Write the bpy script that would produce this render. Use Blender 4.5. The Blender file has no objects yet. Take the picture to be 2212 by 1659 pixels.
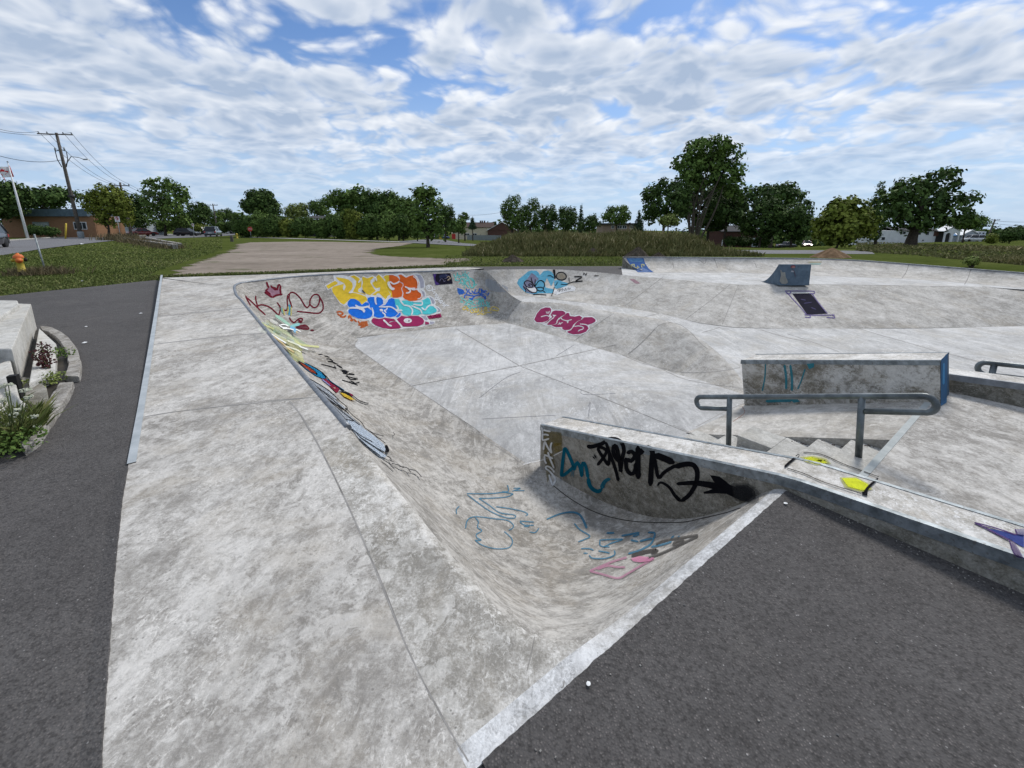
import bpy, bmesh, math, random
import numpy as np
from mathutils import Vector, Matrix
from mathutils.geometry import delaunay_2d_cdt, tessellate_polygon
from mathutils.bvhtree import BVHTree

scene = bpy.context.scene
C = scene.collection
rnd = random.Random(7)
nrs = np.random.RandomState(11)

# ------------------------------------------------------------------ camera
FPX, CX, CY, PITCH, EYE = 930.0, 1106.0, 685.0, math.radians(12.16), 1.6
cam_d = bpy.data.cameras.new('camera')
cam = bpy.data.objects.new('camera', cam_d); C.objects.link(cam)
cam.location = (0, 0, EYE)
cam.rotation_euler = (math.pi/2 - PITCH, 0, 0)
cam_d.sensor_width = 36.0
cam_d.lens = 36.0*FPX/2212.0
cam_d.shift_y = -(829.5-CY)/2212.0
cam_d.clip_start = 0.05
cam_d.clip_end = 3000
scene.camera = cam

# ------------------------------------------------------------------ exposure
scene.view_settings.view_transform = 'Standard'
scene.view_settings.look = 'None'
scene.view_settings.gamma = 1.0
scene.view_settings.exposure = 0.62

# ------------------------------------------------------------------ sun
SUN_EL, SUN_AZ = math.radians(48), math.radians(35)     # azimuth from +Y towards +X
sl = bpy.data.lights.new('sun', 'SUN'); sl.energy = 1.9; sl.angle = math.radians(14); sl.color = (1.0, .96, .9)
sun = bpy.data.objects.new('sun', sl); C.objects.link(sun)
sdir = Vector((math.sin(SUN_AZ)*math.cos(SUN_EL), math.cos(SUN_AZ)*math.cos(SUN_EL), math.sin(SUN_EL)))
sun.rotation_euler = sdir.to_track_quat('Z', 'Y').to_euler()

# ------------------------------------------------------------------ pixel rays (2212 x 1659 reading of the photo)
cp, sp = math.cos(PITCH), math.sin(PITCH)
def ray(x, y):
    u = (x-CX)/FPX; v = (y-CY)/FPX
    return np.array([u, cp-v*sp, -(sp+v*cp)])
def PZ(x, y, z=0.0):
    d = ray(x, y); t = (z-EYE)/d[2]
    return np.array([0, 0, EYE])+d*t
def at(x, y, D):
    d = ray(x, y)
    return np.array([0, 0, EYE])+d*(D/d[1])
def depth_scale(D, z=0.8):            # metres per photo pixel at distance D
    return (D*cp+(EYE-z)*sp)/FPX
O = PZ(1030, 1659, 0)
TH = math.radians(37.5)
dA = np.array([-math.sin(TH), math.cos(TH), 0]); dB = np.array([math.cos(TH), math.sin(TH), 0])
def W(a, b, z): 
    P = O+dA*a+dB*b
    return np.array([P[0], P[1], z])
def AB(P):
    r = P-O
    return float(r@dA), float(r@dB)
def zt(x0, y0, s):
    return lambda x, y: ((x0+x/s)/1.82278, (y0+y/s)/1.82278)

# ------------------------------------------------------------------ world: Nishita sky with a broken cloud deck
world = bpy.data.worlds.new("World"); scene.world = world
world.use_nodes = True
wt = world.node_tree; wt.nodes.clear()
def N(tree, t, **kw):
    n = tree.nodes.new(t)
    for k, v in kw.items():
        setattr(n, k, v)
    return n
def setin(n, **kw):
    for k, v in kw.items():
        n.inputs[k.replace('_', ' ')].default_value = v
    return n
def wmath(op, a, b=None, c=None, clamp=False, tree=wt):
    n = tree.nodes.new('ShaderNodeMath'); n.operation = op; n.use_clamp = clamp
    for i, q in enumerate((a, b, c)):
        if q is None: continue
        if isinstance(q, (int, float)): n.inputs[i].default_value = q
        else: tree.links.new(q, n.inputs[i])
    return n.outputs[0]
def build_world():
    L = wt.links.new
    out = N(wt, 'ShaderNodeOutputWorld'); bg = N(wt, 'ShaderNodeBackground')
    sky = N(wt, 'ShaderNodeTexSky'); sky.sky_type = 'NISHITA'; sky.sun_disc = False
    sky.sun_elevation = SUN_EL; sky.sun_rotation = SUN_AZ; sky.altitude = 200; sky.air_density = 1.0; sky.dust_density = 0.6; sky.ozone_density = 2.2
    tc = N(wt, 'ShaderNodeTexCoord')
    sep = N(wt, 'ShaderNodeSeparateXYZ'); L(tc.outputs['Generated'], sep.inputs[0])
    zc = wmath('MAXIMUM', sep.outputs[2], 0.0)
    den = wmath('ADD', zc, 0.21)
    cmb = N(wt, 'ShaderNodeCombineXYZ')
    L(wmath('DIVIDE', sep.outputs[0], den), cmb.inputs[0]); L(wmath('DIVIDE', sep.outputs[1], den), cmb.inputs[1])
    P = cmb.outputs[0]
    # domain warp
    wn = setin(N(wt, 'ShaderNodeTexNoise'), Scale=2.2, Detail=2.0, Roughness=.5); L(P, wn.inputs['Vector'])
    wsub = N(wt, 'ShaderNodeVectorMath', operation='SUBTRACT'); L(wn.outputs['Color'], wsub.inputs[0]); wsub.inputs[1].default_value = (.5, .5, .5)
    wsc = N(wt, 'ShaderNodeVectorMath', operation='SCALE'); L(wsub.outputs[0], wsc.inputs[0]); wsc.inputs['Scale'].default_value = .30
    wad = N(wt, 'ShaderNodeVectorMath', operation='ADD'); L(P, wad.inputs[0]); L(wsc.outputs[0], wad.inputs[1])
    P2 = wad.outputs[0]
    def heaps(vec):
        """rounded heaps of cloud: cells with smaller cells riding on them"""
        r = None
        for sc_, wgt in ((4.6, .55), (10.5, .30), (23.0, .15)):
            vo = N(wt, 'ShaderNodeTexVoronoi'); vo.voronoi_dimensions = '2D'; vo.inputs['Scale'].default_value = sc_; L(vec, vo.inputs['Vector'])
            q = wmath('MULTIPLY', vo.outputs['Distance'], wgt)
            r = q if r is None else wmath('ADD', r, q)
        return r
    hp = heaps(P2)
    big = setin(N(wt, 'ShaderNodeTexNoise'), Scale=1.7, Detail=2.0, Roughness=.5); L(P2, big.inputs['Vector'])
    mid = setin(N(wt, 'ShaderNodeTexNoise'), Scale=6.0, Detail=8.0, Roughness=.58); L(P2, mid.inputs['Vector'])
    dens = wmath('ADD', wmath('MULTIPLY', big.outputs[0], .70), wmath('MULTIPLY', mid.outputs[0], .50))
    dens = wmath('ADD', dens, wmath('MULTIPLY', wmath('SUBTRACT', .62, hp), .62))
    # openings (negative) and banks of cloud (positive), given by where they stand in the sky
    def sp2(x, y):
        d = ray(x, y); d = d/np.linalg.norm(d)
        q = max(d[2], 0)+.21
        return (d[0]/q, d[1]/q, 0)
    blobs = [
        # x, y, radius in cloud-plane units, amount
        (470, 70, .30, -0.144), (800, 110, .26, -0.173), (620, 60, .28, -0.130), (960, 210, .30, -0.158), (330, 10, .25, -0.086),
        (1240, 110, .20, -0.115), (1660, 120, .34, -0.144), (1500, 15, .26, -0.115), (1900, 20, .30, -0.101), (215, 215, .25, -0.101),
        (880, 30, .2, -0.058), (1230, 30, .12, -0.072),
        (100, 90, .45, .12), (450, 190, .6, .10), (1080, 30, .22, .16), (1420, 180, .5, .12), (1800, 230, .6, .05),
        (940, 135, .12, .16), (1040, 175, .10, .14), (1150, 290, .7, .12), (420, 340, .8, .07), (2100, 120, .5, .10), (750, 30, .16, .12), (1230, 180, .22, .12),
    ]
    for (x, y, r, amt) in blobs:
        dn = N(wt, 'ShaderNodeVectorMath', operation='DISTANCE'); L(P, dn.inputs[0]); dn.inputs[1].default_value = sp2(x, y)
        mr = N(wt, 'ShaderNodeMapRange', interpolation_type='SMOOTHERSTEP'); L(dn.outputs['Value'], mr.inputs['Value'])
        mr.inputs['From Min'].default_value = 0; mr.inputs['From Max'].default_value = r*1.35
        mr.inputs['To Min'].default_value = amt; mr.inputs['To Max'].default_value = 0
        dens = wmath('ADD', dens, mr.outputs[0])
    cov = N(wt, 'ShaderNodeMapRange', interpolation_type='SMOOTHSTEP'); L(dens, cov.inputs['Value'])
    cov.inputs['From Min'].default_value = .49; cov.inputs['From Max'].default_value = .78
    # thin out towards the horizon into a pale veil
    hz = N(wt, 'ShaderNodeMapRange', interpolation_type='SMOOTHSTEP'); L(zc, hz.inputs['Value'])
    hz.inputs['From Min'].default_value = 0.0; hz.inputs['From Max'].default_value = .20
    hz.inputs['To Min'].default_value = .15; hz.inputs['To Max'].default_value = .97
    cover = wmath('MULTIPLY', cov.outputs[0], hz.outputs[0])
    # thick parts of the cloud are greyer underneath
    thick = N(wt, 'ShaderNodeMapRange', interpolation_type='SMOOTHSTEP'); L(dens, thick.inputs['Value'])
    thick.inputs['From Min'].default_value = .68; thick.inputs['From Max'].default_value = .96
    # tops of the heaps catch the light: compare with the density a step nearer the zenith
    up = N(wt, 'ShaderNodeVectorMath', operation='SCALE'); L(P2, up.inputs[0]); up.inputs['Scale'].default_value = .96
    hp2 = heaps(up.outputs[0])
    lit = wmath('MULTIPLY', wmath('SUBTRACT', hp2, hp), 1.45)
    lit = wmath('ADD', lit, wmath('MULTIPLY', wmath('SUBTRACT', mid.outputs[0], .5), .9))
    tk = wmath('SUBTRACT', wmath('ADD', wmath('MULTIPLY', thick.outputs[0], .50), .44), lit, clamp=True)
    ccol = N(wt, 'ShaderNodeMix', data_type='RGBA'); L(tk, ccol.inputs[0])
    ccol.inputs[6].default_value = (.615, .635, .665, 1); ccol.inputs[7].default_value = (.275, .34, .445, 1)
    # sky: physically bright, scaled down
    sks = N(wt, 'ShaderNodeMix', data_type='RGBA', blend_type='MULTIPLY'); sks.inputs[0].default_value = 1
    L(sky.outputs[0], sks.inputs[6]); sks.inputs[7].default_value = (.044, .058, .076, 1)
    # pale veil near the horizon
    hv = N(wt, 'ShaderNodeMapRange', interpolation_type='SMOOTHSTEP'); L(zc, hv.inputs['Value'])
    hv.inputs['From Min'].default_value = 0; hv.inputs['From Max'].default_value = .36; hv.inputs['To Min'].default_value = .85; hv.inputs['To Max'].default_value = .06
    veil = N(wt, 'ShaderNodeMix', data_type='RGBA'); L(hv.outputs[0], veil.inputs[0]); L(sks.outputs[2], veil.inputs[6]); veil.inputs[7].default_value = (.34, .44, .58, 1)
    mx = N(wt, 'ShaderNodeMix', data_type='RGBA'); L(cover, mx.inputs[0]); L(veil.outputs[2], mx.inputs[6]); L(ccol.outputs[2], mx.inputs[7])
    L(mx.outputs[2], bg.inputs[0]); bg.inputs[1].default_value = 1.0
    L(bg.outputs[0], out.inputs[0])
build_world()

# ------------------------------------------------------------------ object helpers
def tag(o, label=None, cat=None, group=None, kind=None):
    if label: o['label'] = label
    if cat: o['category'] = cat
    if group: o['group'] = group
    if kind: o['kind'] = kind
    return o
def empty(name, loc, label, cat, group=None, rz=0.0):
    o = bpy.data.objects.new(name, None); C.objects.link(o)
    o.location = Vector(loc); o.rotation_euler = (0, 0, rz); o.empty_display_size = .2
    return tag(o, label, cat, group)
class MB:
    """collects shapes into one mesh (coordinates local to the parent, or world when there is none)"""
    def __init__(s): s.v = []; s.f = []; s.m = []; s.sm = []
    def add(s, verts, faces, mi=0, smooth=False):
        k = len(s.v); s.v.extend([tuple(map(float, q)) for q in verts])
        for f in faces:
            s.f.append(tuple(i+k for i in f)); s.m.append(mi); s.sm.append(smooth)
        return s
    def grid(s, G, mi=0, smooth=True, flip=False, wrap=False):
        G = np.asarray(G, float); n, m = G.shape[:2]
        F = []
        for i in range(n-1):
            for j in range(m if wrap else m-1):
                q = (i*m+j, i*m+(j+1) % m, (i+1)*m+(j+1) % m, (i+1)*m+j)
                F.append(q[::-1] if flip else q)
        return s.add(G.reshape(-1, 3), F, mi, smooth)
    def box(s, c, d, mi=0, M=None, taper=1.0):
        c = np.array(c, float); d = np.array(d, float)/2
        V = []
        for z in (-1, 1):
            k = taper if z > 0 else 1.0
            for x, y in ((-1, -1), (1, -1), (1, 1), (-1, 1)):
                p = np.array([x*d[0]*k, y*d[1]*k, z*d[2]])
                if M is not None: p = np.array(M @ Vector(p))
                V.append(c+p)
        return s.add(V, [(3, 2, 1, 0), (4, 5, 6, 7), (0, 1, 5, 4), (1, 2, 6, 5), (2, 3, 7, 6), (3, 0, 4, 7)], mi)
    def tube(s, pts, r, n=8, mi=0, caps=True, smooth=True):
        pts = [Vector(p) for p in pts]
        rs = r if hasattr(r, '__len__') else [r]*len(pts)
        rows = []; up = None
        for i, p in enumerate(pts):
            a = pts[max(i-1, 0)]; b = pts[min(i+1, len(pts)-1)]
            t = (b-a).normalized()
            if up is None:
                up = Vector((0, 0, 1)) if abs(t.z) < .9 else Vector((0, 1, 0))
            x = t.cross(up).normalized(); up = x.cross(t).normalized()
            rows.append([p+(x*math.cos(2*math.pi*k/n)+up*math.sin(2*math.pi*k/n))*rs[i] for k in range(n)])
        k0 = len(s.v)
        s.grid(rows, mi, smooth, flip=True, wrap=True)
        if caps:
            s.f.append(tuple(k0+k for k in range(n))); s.m.append(mi); s.sm.append(False)
            e = k0+(len(rows)-1)*n
            s.f.append(tuple(e+k for k in range(n))[::-1]); s.m.append(mi); s.sm.append(False)
        return s
    def lathe(s, prof, c=(0, 0, 0), n=16, mi=0, M=None, smooth=True):
        rows = []
        for r, z in prof:
            row = []
            for k in range(n):
                p = Vector((r*math.cos(2*math.pi*k/n), r*math.sin(2*math.pi*k/n), z))
                if M is not None: p = M @ p
                row.append(Vector(c)+p)
            rows.append(row)
        return s.grid(rows, mi, smooth, wrap=True)
    def prism(s, poly, ext, mi=0):
        """poly: list of 3d points (planar), ext: extrusion vector"""
        n = len(poly); P = [np.array(p, float) for p in poly]; Q = [p+np.array(ext, float) for p in P]
        tri = tessellate_polygon([[Vector(p) for p in P]])
        F = [tuple(t) for t in tri]+[tuple(i+n for i in t[::-1]) for t in tri]
        F += [(i, i+n, (i+1) % n+n, (i+1) % n) for i in range(n)]
        k = len(s.v)
        s.add(P+Q, F, mi)
        return s
    def build(s, name, mats, parent=None, bevel=0.0, fixn=False):
        me = bpy.data.meshes.new(name)
        me.from_pydata(s.v, [], s.f)
        mats = mats if isinstance(mats, (list, tuple)) else [mats]
        for m in mats: me.materials.append(m)
        me.polygons.foreach_set('material_index', s.m)
        me.polygons.foreach_set('use_smooth', s.sm)
        if fixn:
            bm = bmesh.new(); bm.from_mesh(me); bmesh.ops.remove_doubles(bm, verts=bm.verts, dist=1e-5)
            bmesh.ops.recalc_face_normals(bm, faces=bm.faces); bm.to_mesh(me); bm.free()
        me.update()
        o = bpy.data.objects.new(name, me); C.objects.link(o)
        if parent is not None: o.parent = parent
        if bevel:
            bv = o.modifiers.new('bevel', 'BEVEL'); bv.width = bevel; bv.segments = 2; bv.limit_method = 'ANGLE'
        return o
def kids(o): return [c for c in bpy.data.objects if c.parent == o]
def dup(root, loc, rz=None, label=None, scale=None):
    r = root.copy(); C.objects.link(r); r.location = Vector(loc)
    if rz is not None: r.rotation_euler = (0, 0, rz)
    if scale: r.scale = scale if hasattr(scale, '__len__') else (scale,)*3
    if label: r['label'] = label
    for ch in kids(root):
        c = ch.copy(); C.objects.link(c); c.parent = r
        for g in kids(ch):
            d = g.copy(); C.objects.link(d); d.parent = c
    return r

# ------------------------------------------------------------------ materials
def mat_base(name, rough=.8, spec=.3):
    m = bpy.data.materials.new(name); m.use_nodes = True
    t = m.node_tree; b = t.nodes['Principled BSDF']
    b.inputs['Roughness'].default_value = rough
    b.inputs['Specular IOR Level'].default_value = spec
    return m, t, b
def tnoise(t, scale, detail=4, rough=.6, vec=None, dist=0.0, off=None, stretch=None):
    tc = N(t, 'ShaderNodeTexCoord'); v = tc.outputs['Object'] if vec is None else vec
    if off is not None or stretch is not None:
        mp = N(t, 'ShaderNodeMapping'); t.links.new(v, mp.inputs[0]); v = mp.outputs[0]
        if off: mp.inputs['Location'].default_value = off
        if stretch: mp.inputs['Scale'].default_value = stretch[:3]; mp.inputs['Rotation'].default_value = (0, 0, stretch[3] if len(stretch) > 3 else 0)
    n = setin(N(t, 'ShaderNodeTexNoise'), Scale=scale, Detail=detail, Roughness=rough, Distortion=dist); t.links.new(v, n.inputs['Vector'])
    return n.outputs[0]
def tramp(t, src, stops, interp='LINEAR'):
    r = N(t, 'ShaderNodeValToRGB'); r.color_ramp.interpolation = interp
    e = r.color_ramp.elements
    while len(e) > 1: e.remove(e[0])
    e[0].position, c0 = stops[0]; e[0].color = (*c0, 1) if len(c0) == 3 else c0
    for p, c in stops[1:]:
        q = e.new(p); q.color = (*c, 1) if len(c) == 3 else c
    t.links.new(src, r.inputs[0]); return r.outputs[0]
def tmap(t, src, a, b, c=0.0, d=1.0, smooth=False):
    n = N(t, 'ShaderNodeMapRange'); n.interpolation_type = 'SMOOTHSTEP' if smooth else 'LINEAR'
    t.links.new(src, n.inputs['Value'])
    for k, v in zip(('From Min', 'From Max', 'To Min', 'To Max'), (a, b, c, d)): n.inputs[k].default_value = v
    return n.outputs[0]
def tmix(t, fac, a, b, blend='MIX'):
    n = N(t, 'ShaderNodeMix', data_type='RGBA', blend_type=blend)
    for i, q in ((0, fac), (6, a), (7, b)):
        if isinstance(q, (int, float)): n.inputs[i].default_value = q
        elif isinstance(q, tuple): n.inputs[i].default_value = (*q, 1) if len(q) == 3 else q
        else: t.links.new(q, n.inputs[i])
    return n.outputs[2]
def tbump(t, b, src, strength=.3, dist=.01):
    n = N(t, 'ShaderNodeBump'); n.inputs['Strength'].default_value = strength; n.inputs['Distance'].default_value = dist
    t.links.new(src, n.inputs['Height']); t.links.new(n.outputs[0], b.inputs['Normal'])
def concrete(name, dark, mid, light, seed=0.0, blotch=1.0, pit=1.0, streak=0.0, scale=1.0, rough=.85, speck=1.0):
    """weathered concrete: cement blotches, pale wear, grime, pits and rubbed streaks"""
    m, t, b = mat_base(name, rough, .25)
    o = (seed*3.1, seed*1.7, seed*.9)
    S = (1.0, .72, 1.2, -TH)                                    # finishing marks run across the slab
    n1 = tnoise(t, .8*scale, 4, .6, off=o, dist=.8)
    n2 = tnoise(t, 3.6*scale, 9, .70, off=o, dist=.6, stretch=S)
    n3 = tnoise(t, 17*scale, 9, .74, off=o, dist=.5, stretch=S)
    n4 = tnoise(t, 75*scale, 5, .7, off=o)
    c = lambda n, w: wmath('MULTIPLY', wmath('SUBTRACT', n, .5, tree=t), w, tree=t)
    f = wmath('ADD', wmath('ADD', c(n1, 1.05*blotch), c(n2, 1.35*blotch), tree=t), wmath('ADD', c(n3, 1.45*speck), c(n4, 1.0*speck), tree=t), tree=t)
    f = wmath('ADD', f, .5, tree=t)
    col = tramp(t, f, [(0.10, tuple(q*.82 for q in dark)), (.30, dark), (.50, mid), (.72, light), (.95, tuple(min(.8, q*1.12) for q in light))])
    # crisp-edged scale where the surface paste has worn through
    sc1 = tmap(t, tnoise(t, 8.5*scale, 12, .72, off=(o[0]+5, 2, 6), dist=.9), .485, .535, 0, 1)
    sc2 = tmap(t, tnoise(t, 1.9*scale, 6, .7, off=(o[0]+3, 9, 1), dist=.7), .40, .60, 0, 1, True)
    col = tmix(t, wmath('MULTIPLY', wmath('MULTIPLY', sc1, sc2, tree=t), .55*speck, tree=t), col, tuple(min(.72, q*1.1) for q in light))
    sc3 = tmap(t, tnoise(t, 13*scale, 12, .74, off=(o[0]+8, 5, 2), dist=.8), .51, .55, 0, 1)
    col = tmix(t, wmath('MULTIPLY', wmath('MULTIPLY', sc3, wmath('SUBTRACT', 1.15, sc2, tree=t), tree=t), .40*speck, tree=t), col, dark)
    # warm and cold washes
    col = tmix(t, tmap(t, tnoise(t, 1.3*scale, 6, .65, off=(o[0]+2, 8, 5), dist=1.0), .47, .66, 0, .55, True), col, tmix(t, .5, col, (mid[0]*.98, mid[1]*.88, mid[2]*.72)))
    # pale laitance flecks, worn through in clusters
    cl = tmap(t, tnoise(t, 1.5*scale, 6, .7, off=(o[0]+7, 1, 3), dist=1.0), .44, .60, 0, 1, True)
    fl = tmap(t, tnoise(t, 26*scale, 10, .78, off=(o[0]+4, 1, 2), dist=1.6, stretch=S), .52, .60, 0, .85, True)
    col = tmix(t, wmath('MULTIPLY', cl, fl, tree=t), col, tuple(min(.74, q*1.22) for q in light))
    # grime: large soft stains and small dark specks
    gr = tmap(t, tnoise(t, 2.4*scale, 10, .74, off=(o[0]+9, 4, 1), dist=1.2), .53, .68, 0, .5*blotch, True)
    col = tmix(t, gr, col, tuple(q*.72 for q in dark))
    gs = wmath('MULTIPLY', tmap(t, tnoise(t, 48*scale, 6, .75, off=(o[0]+1, 6, 2)), .57, .66, 0, .6*speck, True), tmap(t, tnoise(t, 3.1*scale, 5, .7, off=(2, o[0], 9)), .42, .6, .15, 1, True), tree=t)
    col = tmix(t, gs, col, tuple(q*.55 for q in dark))
    if streak:
        for k, (sx, col2, amt) in enumerate(((.10, tuple(q*.70 for q in mid), streak), (.08, tuple(min(.74, q*1.2) for q in light), streak*.9), (.05, tuple(q*.6 for q in dark), streak*.6))):
            st = tmap(t, tnoise(t, 6+3*k, 7, .68, off=(o[0]+k*3, 3+k, 3), stretch=(1.0, sx, 3.5, -TH+.10*k), dist=.5), .53, .66, 0, amt, True)
            col = tmix(t, st, col, col2)
    if pit:
        vo = setin(N(t, 'ShaderNodeTexVoronoi'), Scale=30*scale); tc = N(t, 'ShaderNodeTexCoord'); t.links.new(tc.outputs['Object'], vo.inputs['Vector'])
        pm = wmath('MULTIPLY', tmap(t, vo.outputs['Distance'], .05, .22, 1, 0, True), tmap(t, tnoise(t, 2.2, 5, .65, off=(1, o[1], 7)), .46, .60, 0, 1, True), tree=t)
        col = tmix(t, wmath('MULTIPLY', pm, .7*pit, tree=t), col, tuple(q*.5 for q in dark))
    t.links.new(col, b.inputs['Base Color'])
    h = wmath('ADD', wmath('MULTIPLY', n3, .8, tree=t), wmath('MULTIPLY', n4, .7, tree=t), tree=t)
    tbump(t, b, h, .55, .008)
    return m
def mottled(name, c1, c2, scale=8, rough=.7, spec=.3, metal=0.0, detail=5, c3=None, s2=40, bump=0.0):
    m, t, b = mat_base(name, rough, spec); b.inputs['Metallic'].default_value = metal
    n = tnoise(t, scale, detail, .62); col = tramp(t, n, [(.32, c1), (.68, c2)])
    if c3: col = tmix(t, tmap(t, tnoise(t, s2, 4, .6, off=(3, 1, 2)), .55, .7, 0, .7, True), col, c3)
    t.links.new(col, b.inputs['Base Color'])
    if bump: tbump(t, b, tnoise(t, s2, 4, .6), bump, .01)
    return m
M = {}
M['slab'] = concrete('deck_concrete', (0.263, 0.247, 0.225), (0.377, 0.360, 0.334), (0.528, 0.509, 0.479), 1.0, 1.0, 1.0, .25)
M['wall'] = concrete('transition_concrete', (0.195, 0.183, 0.164), (0.294, 0.277, 0.252), (0.431, 0.412, 0.381), 2.0, 1.1, .5, .7, .9)
M['floor'] = concrete('bowl_floor_concrete', (0.321, 0.317, 0.310), (0.415, 0.411, 0.403), (0.538, 0.534, 0.525), 3.0, .7, .3, .4, .7, speck=.6)
M['bank'] = concrete('bank_concrete', (0.253, 0.240, 0.218), (0.382, 0.364, 0.334), (0.528, 0.508, 0.476), 4.0, .8, .4, .35, .9, speck=.6)
M['street'] = concrete('flat_concrete', (0.336, 0.331, 0.321), (0.435, 0.431, 0.420), (0.565, 0.560, 0.549), 5.0, .7, .3, .4, .8, speck=.6)
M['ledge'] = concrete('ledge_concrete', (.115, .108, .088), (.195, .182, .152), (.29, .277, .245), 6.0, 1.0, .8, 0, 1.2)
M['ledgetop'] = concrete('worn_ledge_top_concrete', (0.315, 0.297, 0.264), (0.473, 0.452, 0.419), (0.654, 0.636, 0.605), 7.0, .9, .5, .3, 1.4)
M['grind'] = concrete('stained_ledge_concrete', (.15, .138, .112), (.32, .305, .275), (.50, .485, .455), 8.6, 1.7, .8, 0, .8)
M['block'] = concrete('pale_block_concrete', (.33, .32, .295), (.43, .42, .39), (.52, .51, .48), 9.0, .7, .5, 0, 1.0)
M['curb'] = concrete('old_curb_concrete', (.17, .155, .135), (.27, .255, .235), (.40, .385, .355), 10.0, 1.1, 1.0, 0, 1.5)
M['jointl'] = mottled('faint_joint', (.21, .20, .19), (.32, .31, .295), 8)
M['rough'] = concrete('scaled_rough_concrete', (.25, .236, .21), (.37, .352, .322), (.575, .56, .53), 12.0, 1.05, 1.2, .2, 1.2, 1.15)
M['lip'] = concrete('polished_lip_concrete', (0.289, 0.289, 0.287), (0.439, 0.440, 0.441), (0.621, 0.629, 0.634), 11.0, .9, .9, .35, 1.5, .7)
M['joint'] = mottled('joint_groove', (.14, .132, .122), (.28, .27, .255), 9)
M['scuff'] = mottled('white_scuff', (.50, .50, .50), (.66, .66, .66), 20)
M['steel'] = mottled('galvanised_steel', (.10, .118, .128), (.29, .325, .35), 14, .45, .5, .55, c3=(.10, .095, .09))
M['pipe'] = mottled('worn_grey_pipe', (.042, .05, .055), (.18, .205, .215), 7, .42, .5, .5, detail=6)
M['coping'] = mottled('dull_steel_coping', (.13, .14, .155), (.24, .26, .285), 12, .5, .5, .4)
def asphalt(name, a, b_, sp_=.6):
    m, t, b = mat_base(name, .9, .25)
    n1 = tnoise(t, .6, 4, .6); n2 = tnoise(t, 60, 3, .7); n3 = tnoise(t, 6, 6, .65)
    col = tramp(t, wmath('ADD', wmath('MULTIPLY', n1, .5, tree=t), wmath('MULTIPLY', n3, .5, tree=t), tree=t), [(.38, a), (.62, b_)])
    dust = tmap(t, tnoise(t, 1.1, 8, .7, off=(3, 7, 0), dist=.8), .52, .68, 0, .4, True); col = tmix(t, dust, col, (b_[0]*1.35, b_[1]*1.33, b_[2]*1.27))
    vo = setin(N(t, 'ShaderNodeTexVoronoi'), Scale=105.0); tc = N(t, 'ShaderNodeTexCoord'); t.links.new(tc.outputs['Object'], vo.inputs['Vector'])
    cell = wmath('MULTIPLY', tmap(t, vo.outputs['Distance'], .18, .45, 1, 0, True), 1.0, tree=t)
    sepc = N(t, 'ShaderNodeSeparateColor'); t.links.new(vo.outputs['Color'], sepc.inputs[0])
    col = tmix(t, wmath('MULTIPLY', cell, tmap(t, sepc.outputs[0], .15, 1, 0, .85), tree=t), col, (a[0]*2.5, a[1]*2.4, a[2]*2.35))
    wht = wmath('MULTIPLY', cell, tmap(t, sepc.outputs[1], .982, .995, 0, .6), tree=t)
    col = tmix(t, wht, col, (.42, .41, .40))
    dk = tmap(t, n2, .44, .66, 0, .7, True); col = tmix(t, dk, col, (a[0]*.5, a[1]*.5, a[2]*.5))
    spot = setin(N(t, 'ShaderNodeTexVoronoi'), Scale=1.3); t.links.new(tc.outputs['Object'], spot.inputs['Vector'])
    st = wmath('MULTIPLY', tmap(t, spot.outputs['Distance'], .03, .09, 1, 0, True), .5, tree=t)
    col = tmix(t, st, col, (a[0]*.55, a[1]*.55, a[2]*.55))
    t.links.new(col, b.inputs['Base Color'])
    tbump(t, b, wmath('SUBTRACT', wmath('MULTIPLY', n2, .6, tree=t), vo.outputs['Distance'], tree=t), .5, .006)
    return m
M['asphalt'] = asphalt('asphalt', (.064, .060, .0585), (.094, .089, .087))
M['road'] = asphalt('road_asphalt', (.13, .13, .135), (.18, .18, .19))
def grassmat(name, cols, sc=1.0):
    m, t, b = mat_base(name, 1.0, .0)
    f = wmath('ADD', wmath('MULTIPLY', tnoise(t, .35*sc, 4, .6), .45, tree=t), wmath('ADD', wmath('MULTIPLY', tnoise(t, 2.2*sc, 6, .7), .3, tree=t), wmath('MULTIPLY', tnoise(t, 18*sc, 5, .7), .3, tree=t), tree=t), tree=t)
    col = tramp(t, tmap(t, f, .36, .70), [(i/(len(cols)-1), c) for i, c in enumerate(cols)])
    t.links.new(col, b.inputs['Base Color']); tbump(t, b, tnoise(t, 30*sc, 4, .7), .8, .04)
    return m
M['lawn'] = grassmat('lawn_grass', [(.038, .052, .013), (.062, .080, .020), (.084, .102, .029), (.125, .125, .052)])
M['gravel'] = None
# ================================================================== skatepark concrete
def resamp(P, n=None, step=None):
    P = np.asarray(P, float)
    L = np.r_[0, np.cumsum(np.linalg.norm(np.diff(P, axis=0), axis=1))]
    if n is None: n = max(2, int(round(L[-1]/step))+1)
    s = np.linspace(0, L[-1], n)
    return np.stack([np.interp(s, L, P[:, k]) for k in range(P.shape[1])], 1)
def smoothline(P, step=.1):
    """Catmull-Rom through the points"""
    P = np.asarray(P, float); out = []
    Q = np.vstack([2*P[0]-P[1], P, 2*P[-1]-P[-2]])
    for i in range(1, len(Q)-2):
        p0, p1, p2, p3 = Q[i-1:i+3]
        k = max(2, int(np.linalg.norm(p2-p1)/step)+1)
        for t in np.linspace(0, 1, k, endpoint=False):
            out.append(.5*((2*p1)+(-p0+p2)*t+(2*p0-5*p1+4*p2-p3)*t*t+(-p0+3*p1-3*p2+p3)*t**3))
    out.append(P[-1]); return np.array(out)
def arc_drop(x, w, h):
    r = (w*w+h*h)/(2*h)
    return (h-(r-math.sqrt(max(r*r-(w-x*w)**2, 0))))/h      # 0 at the top, 1 at the bottom
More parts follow.
